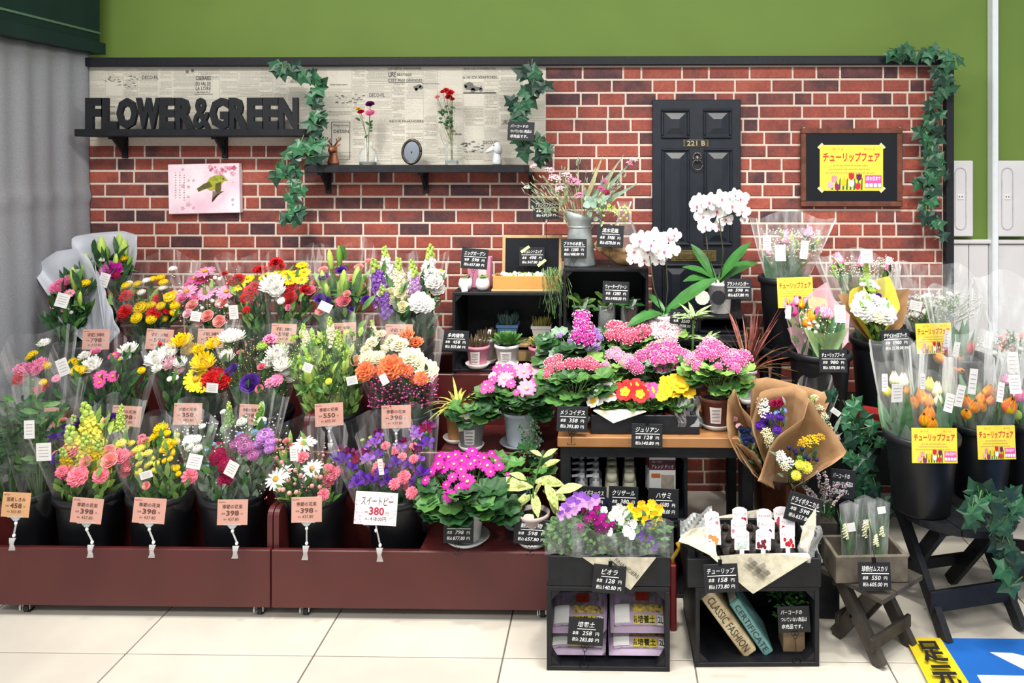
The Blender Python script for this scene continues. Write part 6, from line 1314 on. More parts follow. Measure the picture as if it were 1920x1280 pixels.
# ------------------------------------------------------------------ dracaena and red grass
b = root_at('potted_dracaena', 'green and white striped dracaena rising behind the primulas', 1296, 2.99, ZTB+.001); pot(b, .045, .034, .08, MATS['pot_dark_plastic']); DRA = mat('dracaena_leaf', '#4f8046', .45, .1, 90, col2='#c9d09a'); q = random.Random(3); m = MB()
st = P(1300, 600, 2.99)-b.location; m.tube([(0, 0, .07), st*.6, st], .005, 6); m.tube([(0, 0, .07), P(1325, 640, 2.97)-b.location], .004, 6); m.build('stem', STEM, b)
dm = []
for k in range(2): m = MB(); m.leaf((0, 0, 0), (0, 1, 0), (0, 0, 1), 1, .2, .45+.3*k, 0, 7, .2, (.5, 1, .9, .55, .03)); dm.append(m.mesh('leaf', DRA))
for (cx, cy, n, L) in ((1300, 598, 13, .095), (1325, 640, 9, .075), (1275, 640, 4, .08)):
    p = P(cx, cy, 2.985)-b.location
    for i in range(n): a = i*2.4+.4; place_leaf(b, dm[i % 2], p, (math.cos(a), math.sin(a)*.6-.2, q.uniform(.1, 1.2)), (0, -.3, 1), L*q.uniform(.8, 1.2))
b = root_at('potted_grass_plant', 'spiky red-leaved dracaena in a pale conical pot', 1402, 3.0, ZTB+.001); pot(b, .036, .018, .125, mat('pot_silver2', '#b9b9bb', .45, .05), saucer=.034); q = random.Random(6)
gm = []
for k in range(3): m = MB(); m.leaf((0, 0, 0), (0, 1, 0), (0, 0, 1), 1, .035, .15+.3*k, 0, 8, .3, (.8, 1, .9, .6, .05)); gm.append(m.mesh('leaf', mat('red_grass'+str(k), ('#8a4a3c', '#9c5a48', '#7a6a3a')[k], .5, .3, 30, col2='#5a2a30')))
for i in range(64): a = i*2.4; el = q.uniform(.1, 1.45); place_leaf(b, gm[i % 3], (0, 0, .12), (math.cos(a)*math.cos(el), math.sin(a)*math.cos(el)*.7, math.sin(el)), (0, 0, 1) if el < 1.2 else (0, -1, .2), q.uniform(.17, .33))

# ------------------------------------------------------------------ bottles and packets in the crate under the table
ZI = .264+.0125; IV = mat('cream_bottle', '#dcd8bc', .4, .05); PUMP = mat('pump_white', '#e6e8ea', .35, .02); BLU = mat('label_blue', '#3a5a9a', .5, .1)
for col in range(2):
    for k in range(4):
        Y = 2.71+k*.056; b = root_at('pump_bottle', 'white pump bottle in the crate under the side table', 1090+col*27, Y, ZI, 'bottle', 'pump bottles in the crate under the table'); m = MB()
        m.lathe([(.022, 0), (.024, .004), (.024, .085), (.012, .1), (.012, .11)], n=16, capt=True); m.build('body', PUMP, b, smooth=True)
        m = MB(); m.lathe([(.013, .108), (.013, .122), (.005, .124), (.005, .14), (.012, .141), (.012, .15)], n=14, capt=True); m.bar((0, 0, .147), (-.034, 0, .143), .008, .007); m.build('pump', PUMP, b)
        m = MB(); m.lathe([(.0245, .02), (.0245, .07)], n=16, capb=False); m.build('label', BLU, b, smooth=True)
        b = root_at('bottle', 'cream capped bottle in the crate under the side table', 1147+col*33, Y, ZI, 'bottle', 'cream bottles in the crate under the table'); m = MB()
        m.lathe([(.024, 0), (.026, .004), (.026, .1), (.017, .122), (.017, .128)], n=16, capt=True); m.build('body', IV, b, smooth=True); m = MB(); m.lathe([(.019, .127), (.019, .15), (.016, .153)], n=16, capt=True); m.build('cap', IV, b, smooth=True)
        m = MB(); m.lathe([(.0265, .02), (.0265, .075)], n=16, capb=False); m.build('label', BLU, b, smooth=True)
for k in range(3):
    Y = 2.72+k*.05; b = thing('packet', 'white and maroon arranging packet hanging in the crate under the table', 'packet', P(1242-k*4, 921-k*4, Y), group='packets in the crate under the table'); W, H = .095, .13+.004*k; m = MB()
    m.box((0, 0, H/2), (W, .006, H)); m.build('card', WHT, b); m = MB(); m.box((0, -.0034, H*.75), (W, .0006, H*.28)); bd = m.build('band', mat('maroon_print', '#5a2433', .5, .05), b)
    m = MB(); put_text(m, 'フローリスト', -W*.42, W*.0, H*.81, H*.87, -.0042); put_text(m, 'アレンジ ディオ', -W*.42, W*.42, H*.65, H*.77, -.0042, 0, .01); m.build('lettering', MATS['ink_white'], bd)
    m = MB(); m.box((W*.2, -.0034, H*.25), (W*.5, .0006, H*.45)); m.build('photo_print', mat('print_rose', '#c9a0a0', .5, .5, 60, col2='#7fa07a'), b)
    m = MB(); m.box((-W*.25, -.0034, H*.45), (W*.35, .0006, H*.12)); m.build('tab_print', mat('print_tab', '#c87038', .5, .1), b)

# ------------------------------------------------------------------ violas, their liner and film
vz = .2595+.011; vy = YD1+.11
VS = [(1062, 'lilac and violet viola plant in the black box', """V| viola violet 28 265,335,34 290,350,32 200,365,34 165,390,30 240,370,30 340,340,30 190,410,28 150,425,26 235,325 215,350; viola lilac 24 310,370 180,380 225,400"""),
      (1118, 'plum and magenta viola plant in the black box', """V| viola magenta 28 345,400,32 320,430 300,455 370,460 350,480 395,490 430,480,24 270,410 255,490,24 335,445 380,440; viola plum 22 290,430 360,500"""),
      (1165, 'white viola plant in the black box', """V| viola white 26 470,385 430,430 465,430 500,460,28 545,470 510,510,28 535,530 415,515,22 490,400 510,425 385,400,24 450,400 480,450"""),
      (1215, 'yellow viola plant in the black box', """V| viola gold 30 565,415,34 610,410 590,375 530,380,24 645,370 685,395 660,430 610,455,26 650,470 690,450,22; viola purple 26 625,475 580,540 600,510 660,590 640,560""")]
for px, lab, spec in VS:
    b = root_at('potted_viola', lab, px, vy, vz); pot(b, .048, .036, .06, MATS['pot_dark_plastic']); q = random.Random(px); m = MB()
    for i in range(230): a = q.uniform(0, 6.28); rr = q.uniform(.01, .08); z = .06+q.uniform(0, .1)*(1-rr*5); m.leaf((rr*math.cos(a)*.8, rr*math.sin(a), z), (math.cos(a), math.sin(a)-.3, q.uniform(-.2, 1)), (0, -.6, 1), q.uniform(.016, .03), .013, .3, q.choice((0, 1, 1)), 3)
    m.build('foliage', [GREENS[0], GREENS[1]], b, kind='stuff'); heads(b, b.location, parse(spec), vy-.02, .13, seed=px, zs=.06)
m = MB()
m.grid(lambda u, v: Vector((XX(1022, YD1)+u*(XX(1262, YD1)-XX(1022, YD1)), YD1-.012+.012*math.sin(u*17+v*4)-.02*v, ZZ(1043, YD1)+(.008+.1*v*(1+.25*math.sin(u*9)))*1.0)), 30, 6); o = m.build('film_wrapper', SLEEVE); tag(o, 'clear film standing along the front of the viola box', 'film')
NP = mat('newsprint_liner', '#d6ceb6', .8, .12, 60)
r = thing('newspaper_liner', 'folded newspaper corner hanging over the front of the viola box', 'paper', P(1162, 1043, YD1-.006)); L0 = r.location
m = MB(); q4 = [P(1093, 1045, YD1-.006)-L0, P(1230, 1045, YD1-.006)-L0, P(1182, 1106, YD1-.008)-L0, P(1095, 1041, YD1+.03)-L0, P(1228, 1041, YD1+.03)-L0]; m.add(q4, [(0, 2, 1), (0, 1, 4, 3)]); m.build('sheet', NP, r).modifiers.new('t', 'SOLIDIFY').thickness = .0008
m = MB(); k = MB(); put_text(k, 'FINANCIERE', -.045, .045, -.006, .006); ro = Matrix.Rotation(R(38), 3, 'Y'); m.add([ro @ Vector(v)+Vector((.022, -.0035, -.035)) for v in k.v], k.f)
for i in range(7): k = MB(); k.box((0, 0, 0), (.05-.004*i, .0003, .0012)); m.add([ro @ Vector(v)+Vector((-.012+.003*i, -.003, -.022-.004*i)) for v in k.v], k.f)
m.build('newsprint', MATS['newsprint_ink'], r)
# tulip bulb box
def tulip_card(px, py, cc, k, i):
    Y = YE1+.03+k*.07; b = thing('bulb_label', 'white plant label with '+cc[1]+' tulip picture in the bulb box', 'plant label', P(px, py+17, Y), (R(-16), R(U(-6, 6)), R(U(-8, 8))), group='tulip labels in the bulb box'); W, H = M_(28, Y), M_(36, Y); m = MB()
    m.prism([(-W/2, 0), (W/2, 0), (W/2, H*.86), (W*.3, H*.96), (0, H), (-W*.3, H*.96), (-W/2, H*.86)], -.0008, .0008); m.build('card', mat('label_pinkwhite', '#f0e6ea', .5, .03), b)
    m = MB(); q = random.Random(i)
    for j in range(9): x, z, rr = q.uniform(-W*.36, W*.36), H*q.uniform(.1, .42), W*.11; m.add([(x+rr*math.cos(2*PI*t/7), -.0012-.0001*j, z+rr*1.2*math.sin(2*PI*t/7)) for t in range(7)], [tuple(range(7))])
    m.build('tulip_print', mat('bulbprint_'+cc[1].replace(' ', ''), cc[0], .5, .2, 150), b)
    m = MB(); put_text(m, 'チューリップ', -W*.38, W*.4, H*.58, H*.7, -.0012, 0, 0, .1); m.build('lettering', MATS['ink_brown'], b)
    m = MB(); m.box((0, 0, -.02), (W*.3, .0012, .04)); m.build('spike', WHT, b)
for i, a in enumerate(((1338, 980, ('#e79aa8', 'pink'), 2), (1338, 1004, ('#e0944a', 'orange'), 0), (1388, 972, ('#c02030', 'red'), 3), (1385, 993, ('#dd8aa0', 'pale pink'), 1.6), (1391, 1014, ('#cfe0d4', 'white'), 0), (1434, 975, ('#d8c8d0', 'lilac'), 3), (1438, 992, ('#7a2a4a', 'plum'), 1.7), (1431, 1013, ('#7a2030', 'maroon'), 0), (1468, 971, ('#d04858', 'rose'), 3), (1476, 987, ('#cc2a3a', 'scarlet'), 1.6), (1477, 1010, ('#c01a28', 'crimson'), 0))): tulip_card(*a, i)
bm2 = MB(); bm2.lathe([(.024, 0), (.032, .065), (.029, .065), (.028, .056), (.001, .06)], n=12); bme2 = bm2.mesh('pot', MATS['pot_dark_plastic'], True)
bl3 = MB(); bl3.lathe([(.004, 0), (.02, .012), (.018, .028), (.006, .045), (.002, .055)], n=8); blm = bl3.mesh('bulb', mat('bulb_skin', '#35281f', .7, .3, 60), True)
for i in range(4):
    for k in range(3):
        b = thing('potted_bulb', 'tulip bulb in a dark plastic pot in the bulb box', 'potted bulb', (EX0+.045+.084*i, YE1+.06+.075*k, .26), group='potted tulip bulbs in the box'); ob('pot', bme2, b); ob('bulb', blm, b, (0, 0, .057), None, .55)
r = thing('paper_liner', 'printed cream paper liner draped over the tulip bulb box', 'paper', P(1400, 1040, YE1-.012)); L0 = r.location; ya = YE1-.014
front = [(1290, 1020), (1345, 1042), (1395, 1038), (1450, 1037), (1515, 1036)]
low = [(1330, 1040), (1370, 1076), (1393, 1098), (1412, 1113), (1520, 1046)]
m = MB(); m.add([P(x, y, ya)-L0 for x, y in front]+[P(x, y, ya-.012)-L0 for x, y in low], [(i, i+5, i+6, i+1) for i in range(4)])
fold = lambda: m.build('paper_fold', NP, r).modifiers.new('t', 'SOLIDIFY')
m.build('sheet', NP, r).modifiers.new('t', 'SOLIDIFY').thickness = .001
m = MB(); m.add([P(1290, 1020, ya)-L0, P(1345, 1042, ya)-L0, P(1330, 985, YE1+.1)-L0, P(1300, 990, YE1+.1)-L0, P(1272, 1015, YE1+.02)-L0, P(1278, 1002, YE1+.06)-L0], [(0, 1, 2, 3), (4, 0, 3, 5)]); fold().thickness = .001
m = MB(); m.add([P(1515, 1036, ya)-L0, P(1498, 1025, YE1+.05)-L0, P(1507, 985, YE1+.1)-L0, P(1530, 952, YE1+.1)-L0, P(1530, 985, YE1+.04)-L0], [(0, 1, 2, 3, 4)]); fold().thickness = .001
m = MB(); m.add([P(1345, 968, YE1+.27)-L0, P(1420, 955, YE1+.27)-L0, P(1475, 965, YE1+.27)-L0, P(1475, 990, YE1+.25)-L0, P(1345, 990, YE1+.25)-L0], [(0, 1, 2, 3, 4)]); fold().thickness = .001
m = MB(); q = random.Random(7)
for i in range(9):
    p = P(1405+i*4, 1060+i*3-(i % 3)*8, ya-.013)-L0
    ro = Matrix.Rotation(R(-28 if i % 2 else 38), 3, 'Y')
    for j in range(5): k = MB(); k.box((0, 0, 0), (.03, .0003, .001)); m.add([ro @ (Vector(v)+Vector((0, 0, -.003*j)))+p for v in k.v], k.f)
m.build('newsprint', MATS['newsprint_ink'], r)
m = MB(); m.grid(lambda u, v: P(1500+38*u+5*math.sin(v*8), 985+70*v, YE1+.02+.05*math.sin(u*6+v*3)*(1-v*.5)), 10, 10); o = m.build('film_wrapper', SLEEVE); tag(o, 'clear film bulging at the right end of the bulb box', 'film')
m = MB(); m.grid(lambda u, v: P(1275+60*u, 975-25*u+45*v*(1-u*.4)+4*math.sin(u*12+v*6), YE1+.07+.03*math.sin(u*8+v*5)), 12, 8); o = m.build('film_wrapper', SLEEVE); tag(o, 'clear film bulging at the left end of the bulb box', 'film')

# ------------------------------------------------------------------ soil bags and books
BAGP = mat('bag_mauve', '#b9a2bd', .35, .1, 20, spec=.5); 
def soil_bag(px, py, Y, z, w_, d, h, tilt, label, yaw=0):
    b = thing('soil_bag', label, 'soil bag', (XX(px, Y), Y, z), (0, 0, R(yaw))); m = MB()
    def fn(u, v):
        x = (u-.5)*2; y = (v-.5)*2; e = (max(0, 1-abs(x)**4)*max(0, 1-abs(y)**4))**.5; return Vector((x*w_/2*(1-.04*abs(y)), y*d/2, e*h))
    ro = Matrix.Rotation(R(tilt), 3, 'X'); zoff = d/2*math.sin(R(tilt))
    off = Vector((0, 0, zoff)); top_ = MB(); top_.grid(lambda u, v: ro @ (fn(u, v)*1+Vector((0, 0, .012)))+off, 16, 14); top_.build('top_face', BAGP, b, smooth=True)
    bo = MB(); bo.grid(lambda u, v: ro @ Vector((fn(u, v).x, fn(u, v).y, .012-.5*fn(u, v).z*.55+(.0)))+off, 16, 14); bo.build('underside', mat('bag_grey', '#8f8b90', .4, .15, 30), b, smooth=True)
    def pr(x0, x1, y0, y1, mt, nm, txt=None, lift=.0015):
        m = MB(); g = lambda x, y, l=lift: ro @ (fn(x/w_+.5, y/d+.5)+Vector((0, 0, .012+l)))+off
        if txt:
            k = MB(); put_text(k, txt, x0, x1, y0, y1, 0, 0, .02); m.add([g(v[0], v[2]) for v in k.v], k.f)
        else: m.grid(lambda u, v: g(x0+(x1-x0)*u, y0+(y1-y0)*v), 6, 4)
        m.build(nm, mt, b, smooth=False)
    f = -d/2
    pr(-w_*.44, w_*.44, f+.012, d*.44, mat('bag_print', '#a88fae', .35, .5, 45, col2='#5d6b4a'), 'picture_print', None, .001)
    pr(-w_*.42, -w_*.16, f+.02, f+.075, WHT, 'label_print', None, .002); pr(-w_*.1, w_*.3, f+.016, f+.042, mat('bag_yellow', '#d9c22e', .4, .1), 'name_block', None, .0022)
    pr(-w_*.02, w_*.28, f+.018, f+.04, MATS['ink_black'], 'lettering', '培養土', .0032); pr(-w_*.09, -w_*.03, f+.019, f+.039, MATS['ink_black'], 'lettering', '花と\n野菜', .0032); pr(w_*.33, w_*.43, f+.016, f+.042, WHT, 'volume_block', None, .0022); pr(w_*.335, w_*.425, f+.02, f+.038, MATS['ink_black'], 'lettering', '2L', .0034)
    pr(-w_*.1, w_*.42, f+.05, f+.075, mat('bag_flowers', '#d9c04a', .4, .6, 90, col2='#4a2a5a'), 'flower_print', None, .002); pr(-w_*.05, w_*.18, f+.085, f+.115, mat('bag_red', '#b8402e', .4, .2, 80), 'rose_print', None, .002)
    pr(-w_*.43, w_*.43, f+.12, d*.42, mat('bag_olive', '#7d7a2a', .4, .5, 50, col2='#2c2a1c'), 'title_print', None, .002)
xm = 1140
soil_bag(1083, 1230, 2.425, .016, .19, .21, .022, 12, 'lower purple soil bag on the left under the price sign')
soil_bag(1196, 1230, 2.425, .016, .195, .21, .022, 14, 'lower purple soil bag on the right of the crate')
soil_bag(1086, 1180, 2.435, .072, .185, .20, .024, 24, 'upper purple soil bag on the left behind the price sign')
soil_bag(1196, 1180, 2.435, .076, .185, .21, .026, 30, 'upper purple soil bag tilted up on the right of the crate')
def book(px, py, ang, L, T, D, Y, col, txt, label, ink):
    c = P(px, py, Y); b = thing('book', label, 'book', c, (0, R(ang), 0)); m = MB(); m.cbox((0, D/2, 0), (T, D, L), .004); m.build('cover', col, b)
    m = MB(); m.bx(-T/2+.004, T/2-.004, .01, D+.001, L/2-.003, L/2+.0008); m.build('pages', CREAM, b)
    k = MB(); put_text(k, txt, -L*.42, L*.42, -T*.27, T*.27); ro = Matrix.Rotation(R(90), 3, 'Y'); m = MB(); m.add([ro @ Vector(v)+Vector((0, -.0012, 0)) for v in k.v], k.f); m.build('title', ink, b)
book(1366, 1170, -36.5, .236, .046, .17, 2.345, mat('book_cream', '#cfc29c', .7, .25, 30, col2='#a68a66'), 'CLASSIC FASHION', 'old cream book with CLASSIC FASHION on its spine leaning in the crate', mat('ink_sepia', '#33302a', .6, 0))
book(1409, 1177, -34, .2, .033, .15, 2.352, mat('book_teal', '#74a3a0', .65, .2, 30, col2='#5a8a88'), 'CERTIFICATE', 'teal book with CERTIFICATE on its spine leaning in the crate', MATS['ink_sepia'])
b = root_at('potted_plant', 'small leafy plant in a square wooden pot inside the book crate', 1484, 2.40, .0145); pot(b, .034, .034, .095, mat('wood_pot', '#8a7358', .7, .15, 30), 4, lip=.001); m = MB(); q = random.Random(9)
for i in range(150): a = q.uniform(0, 6.3); rr = q.uniform(0, .06); m.leaf((rr*math.cos(a)-.01, rr*math.sin(a)*.7, .1+q.uniform(0, .085)), (math.cos(a), math.sin(a), q.uniform(-.3, 1)), (0, -.5, 1), q.uniform(.012, .022), .008, .3, q.choice((0, 1)), 3)
m.build('foliage', [GREENS[0], GREENS[1]], b, kind='stuff')
b = thing('hand_tool', 'red tool with yellow curved handle between the two floor crates', 'tool', (XX(1262, 2.5), 2.5, 0)); m = MB(); m.cbox((0, 0, .11), (.022, .03, .22), .004); m.build('body', mat('tool_red', '#8a1c20', .4, .1), b); m = MB(); m.tube([(0, 0, .215), (-.002, 0, .235), (.01, -.005, .255), (.02, -.005, .275), (.014, -.005, .29)], .007, 8); m.build('handle', mat('tool_yellow', '#d9a82a', .4, .05), b, smooth=True)
# ------------------------------------------------------------------ copper bucket with kraft bouquets
YK = 2.735; kb = root_at('copper_bucket', 'tall copper bucket holding dried bouquets in kraft paper', 1463, YK, 0, 'bucket')
m = MB(); hK = .43; m.lathe([(.078, 0), (.081, .005), (.098, hK-.01), (.102, hK), (.097, hK), (.094, hK-.02), (.077, .02), (.001, .02)], n=32); m.build('body', mat('copper', '#7a4a34', .35, .2, 12, metal=.8, col2='#4a2c22'), kb, smooth=True)
m = MB(); m.tube([(.101*math.cos(t), .101*math.sin(t), hK) for t in [2*PI*i/32 for i in range(33)]], .0035, 6); m.build('rim', WIRE, kb, smooth=True)
KR = mat('kraft_sheet', '#a9855f', .8, .1, 30, col2='#997450')
def kraft(label, base, spec, Y, seed, sheets, leafc=(20, .05, .01), pal=(3, 0, 3), dep=.1):
    b = bouquet('dried_bouquet', label, 'bouquet', kb.location+Vector(base), parse(spec), Y, wrap=None, leaf=leafc, pal=pal, seed=seed, dep=dep)
    for i, (ft, ed_, y0, dp, mt) in enumerate(sheets): fan(b, 'kraft_wrapper' if mt is KR else 'film_front', ft, ed_, y0, dp, mt, 36, 9, .004, .035, seed+i, .0008 if mt is KR else 0)
kraft('dried bouquet of red roses and purple statice in kraft paper', (-.01, .03, .40),
      """K| carn crimson 30 520,320,34 480,325,34 535,305; pom purple 36 430,440,42 400,470 440,480 520,440 360,510,36 500,540; pom blue 26 550,385 500,410; tuft white 45 380,310 390,360 400,410; tuft cream 38 430,600 440,640 415,560""", 2.67, 5,
      [((1460, 925, 2.75), [(1400, 850), (1407, 781), (1410, 710), (1438, 707), (1471, 715), (1513, 725), (1541, 735), (1567, 728), (1548, 771), (1530, 830)], 2.70, .07, KR), ((1460, 925, 2.74), [(1405, 830), (1411, 785), (1424, 736), (1447, 728), (1490, 723), (1513, 733), (1518, 780), (1512, 830)], 2.67, .06, KR)])
kraft('dried bouquet of yellow, cream and dark green flowers in kraft paper', (.04, -.03, .40),
      """K| tuft gold 46 790,620 850,595,32 730,640 700,650,34; tuft white 42 540,770 590,800 530,740,36; pom lemon 38 730,840,46 680,820 650,900; berry navy 15 595,680 640,700 700,690 750,770 720,750 815,775 650,720; tuft cream 34 560,830; pom green 20 680,760 710,780""", 2.54, 6,
      [((1470, 925, 2.71), [(1420, 900), (1427, 889), (1443, 839), (1457, 818), (1509, 784), (1518, 743), (1539, 783), (1565, 811), (1588, 848), (1560, 872), (1539, 882), (1502, 905)], 2.52, .09, KR), ((1470, 925, 2.68), [(1428, 895), (1470, 885), (1510, 885), (1545, 870)], 2.46, -.03, CELLO)])
kraft('dried bouquet of navy and cream flowers in kraft paper', (-.05, -.02, .40),
      """K| pom navy 24 230,550 260,580 240,610 280,600 210,530 270,540 300,620 250,640 230,590; rose blush 24 155,455 195,510,22""", 2.6, 7,
      [((1452, 925, 2.72), [(1415, 885), (1387, 862), (1366, 821), (1362, 792), (1365, 750), (1377, 726), (1387, 760), (1408, 783), (1413, 815)], 2.56, .06, KR), ((1452, 925, 2.70), [(1412, 890), (1386, 848), (1378, 830), (1392, 835), (1415, 848)], 2.545, -.02, KR)])
b = bouquet('dried_bouquet', 'dried bouquet of grey leaves in a clear sleeve behind the kraft paper', 'bouquet', kb.location+Vector((.05, .05, .42)), parse("K| tuft cream 30 800,280 840,360 880,430 900,500; tuft blush 24 980,600 940,540; spike green 60 770,330"), 2.72, leaf=(40, .08, .014), pal=(3, 3, 0), seed=8, dep=.06, tagpos=((1567, 772, 18, 10, 35),))
# heather
b = root_at('potted_heather', 'heather with mauve flower spikes in a weathered wooden pot', 1545, 2.60, 0)
m = MB(); m.cbox((0, 0, .13), (.085, .08, .26), .004); m.build('block', BLKW, b)
m = MB(); m.add([(-.032, -.032, .261), (.032, -.032, .261), (.032, .032, .261), (-.032, .032, .261), (-.036, -.036, .325), (.036, -.036, .325), (.036, .036, .325), (-.036, .036, .325)], [(3, 2, 1, 0), (4, 5, 6, 7), (0, 1, 5, 4), (1, 2, 6, 5), (2, 3, 7, 6), (3, 0, 4, 7)]); m.build('pot', OLDW, b)
m = MB(); q = random.Random(2)
for pts in ([(1545, 962), (1540, 920), (1532, 882)], [(1548, 962), (1553, 915), (1545, 884)], [(1540, 962), (1522, 940), (1507, 908)], [(1552, 962), (1570, 935), (1590, 905)], [(1543, 962), (1525, 925), (1512, 915)], [(1550, 962), (1562, 920), (1572, 905)], [(1546, 962), (1546, 930), (1550, 900)]):
    pp = [P(x, y, 2.54+q.uniform(-.03, .03))-b.location for x, y in pts]; m.tube(pp, .0015, 4, 1, False)
    for i in range(60): t = .25+.75*i/59; p = pp[0].lerp(pp[1], t*2) if t < .5 else pp[1].lerp(pp[2], t*2-1); m.octa(p+Vector((q.uniform(-1, 1), q.uniform(-1, 1), q.uniform(-1, 1)))*.006, .0035, 0 if i % 3 else 2)
for i in range(120): m.leaf((q.uniform(-.03, .03), q.uniform(-.03, .03), .33+q.uniform(0, .05)), (q.uniform(-.5, .5), q.uniform(-.5, .3), 1), (0, -1, 0), .03, .004, .2, 1, 2)
m.build('flower_spikes', [mat('heather_mauve', '#a58fa0', .7, .2), GREENS[0], mat('heather_tan', '#b0a48c', .7, .2)], b, kind='stuff')
# muscari box
YM = 2.37; mz = .2325; xa, xb = XX(1564, YM), XX(1702, YM)
mbx = tray(xa, xb, YM, YM+.14, mz, ZZ(1038, YM), 'weathered wooden box of sleeved muscari on the small brown stool', mat('weathered_wood', '#6f675a', .75, .25, 18, col2='#4c463d', bump=.2), .012, 'wooden_box', rot=R(3))
for i, (px, py0, w_, dy, lab) in enumerate(((1592, 935, 34, .09, 'muscari in a clear sleeve nearest the heather'), (1622, 925, 38, .1, 'muscari in a clear sleeve with a label halfway up'), (1648, 930, 40, .05, 'muscari in a tall clear sleeve with a label near its top'))):
    Y = YM+dy; b = root_at('sleeved_muscari', lab, px, Y, mz+.014); H = ZZ(py0, Y)-mz-.014; W = M_(w_, Y)/2; q = random.Random(px); m = MB()
    for k in range(16): m.leaf((q.uniform(-.012, .012), q.uniform(-.01, .01), .02), (q.uniform(-.25, .25), q.uniform(-.15, .15), 1), (0, -1, .1), q.uniform(.1, .17), .007, .15, q.choice((0, 1)), 4)
    m.build('leaves', [GREENS[0], GREENS[1]], b, kind='stuff')
    for k in range(3):
        p = Vector((q.uniform(-W*.6, W*.6), -.012, q.uniform(.075, .12))); m = MB(); m.tube([(0, 0, .01), p], .0015, 4, 1, False)
        for j in range(22): a = j*2.4; t = j/22; m.octa(p+Vector((.007*(1-t*.7)*math.cos(a), .007*(1-t*.7)*math.sin(a), .03*t)), .0038, 0)
        m.build('flower_head', [pm('cream'), STEM], b)
    m = MB(); m.grid(lambda u, v: (W*(.75+.3*v)*math.cos(2*PI*u), W*.45*math.sin(2*PI*u)*(1-.45*v), H*v*(1-.06*abs(math.cos(2*PI*u)))), 20, 6, None, True); m.build('sleeve', SLEEVE, b)
    m = MB(); m.box((0, 0, 0), (.026, .0008, .022 if i == 2 else .028)); m.build('barcode_label', WHT, b, (.004, -W*.36, H*(.86 if i == 2 else .6)), (0, R(-10), 0))

# ------------------------------------------------------------------ tall buckets and bouquets on the right
def rb(px, Y, zb, h, rt, lab): b = bucket(px, Y, zb, h, rt, 'black flower bucket holding '+lab, 28); return b.location+Vector((0, 0, h-.03))
b1 = rb(1470, 3.30, .7455, .31, .105, 'pink tulips with white sprays'); b2 = rb(1652, 3.12, ZR, .36, .118, 'the yellow paper bouquet'); b3 = rb(1540, 3.1, ZR-.0, .33, .118, 'tulips in pink and green paper') if 0 else None
r = thing('bucket_stand', 'black box stand under the bucket of pink and green wrapped tulips', 'stand', (XX(1540, 2.95), 2.98, 0)); m = MB(); m.cbox((0, 0, .235), (.24, .24, .47), .004); m.build('body', BLKW, r); m = MB(); m.cbox((0, 0, .478), (.26, .26, .014), .003); m.build('top_board', BLKW, r)
b3 = rb(1537, 2.97, .4855, .33, .117, 'tulips in pink and green paper')
b4 = rb(1742, 3.28, ZR, .36, .11, 'white gypsophila bouquets'); b5 = rb(1727, 2.58, .3725, .265, .118, 'yellow and orange tulips'); b6 = rb(1838, 2.68, .3725, .265, .105, 'orange and peach tulips')
b7 = rb(1935, 2.70, .3725, .265, .1, 'a sleeve at the end of the tulip stools'); b8 = rb(1806, 3.08, ZR, .30, .1, 'red and orange tulips behind'); b9 = rb(1915, 3.12, ZR, .30, .1, 'pale spray flowers beside the white post')
LT = [(0, .0), (1, 0)]
def tl(r, base, q):
    """broad tulip leaves around the stems"""
    for i in range(9): a = i*2.4; place_leaf(r, TLM[i % 2], (q.uniform(-.04, .04), q.uniform(-.03, .03), -.05), (math.cos(a)*.35, math.sin(a)*.3-.05, 1), (math.cos(a)*.3, -1, .1), q.uniform(.17, .25))
TLM = []
for k in range(2): m = MB(); m.leaf((0, 0, 0), (0, 1, 0), (0, 0, 1), 1, .2, .1+.25*k, 0, 7, .3, (.5, .9, 1, .7, .05)); TLM.append(m.mesh('leaf', mat('tulip_leaf', '#5f8a63', .45, .15, 40, col2='#3f6f48')))
bouquet('tulip_bouquet', 'clear sleeved bouquet of pink tulips with white sprays on the tall stool', 'bouquet', b1, parse("R2| tulip pink 50 305,190 495,150,44; lilybud lime 34 355,205 558,240; tulip blush 34 470,330 180,300; tulip hotpink 30 290,170"), 3.27, gyp=('white', 320, .0032), leaf=(20, .05, .012), seed=31, extra=tl, tagpos=((1463, 474, 20, 30, 0), (1508, 468, 14, 34, 8), (1438, 455, 15, 28, 0)), top=.30, wrapm=SLEEVE, dep=.12, pad=.07)
bouquet('tulip_bouquet', 'clear sleeved bouquet of pink tulips behind the yellow paper bouquet', 'bouquet', b2+Vector((-.02, .05, .0)), parse("R2| tulip pink 48 735,365 925,385 1130,425,36; spike lime 70 960,470; pom lime 20 700,430"), 3.2, gyp=('white', 300, .003), leaf=(40, .06, .014), pal=(1, 2, 0), seed=32, extra=tl, top=.36, wrapm=SLEEVE, tagpos=((1625, 480, 22, 26, 0), (1666, 488, 10, 14, 15)), pad=.06)
YP = film('yellow_paper', '#f3e04a', .85, .97, .6, 4, .05); PP = film('pink_paper', '#e3b9c4', .75, .9, .6, 4, .05); GP = film('green_paper', '#bfe0a0', .6, .8, .5, 4, .1)
def papers(mt, ft, ed_, Y0, dp, seed=0):
    def ex(r, base, q): fan(r, 'paper_wrapper', ft, ed_, Y0, dp, mt, 30, 8, .004, .03, seed, 0)
    return ex
def two(*fs):
    def ex(r, base, q):
        for f in fs: f(r, base, q)
    return ex
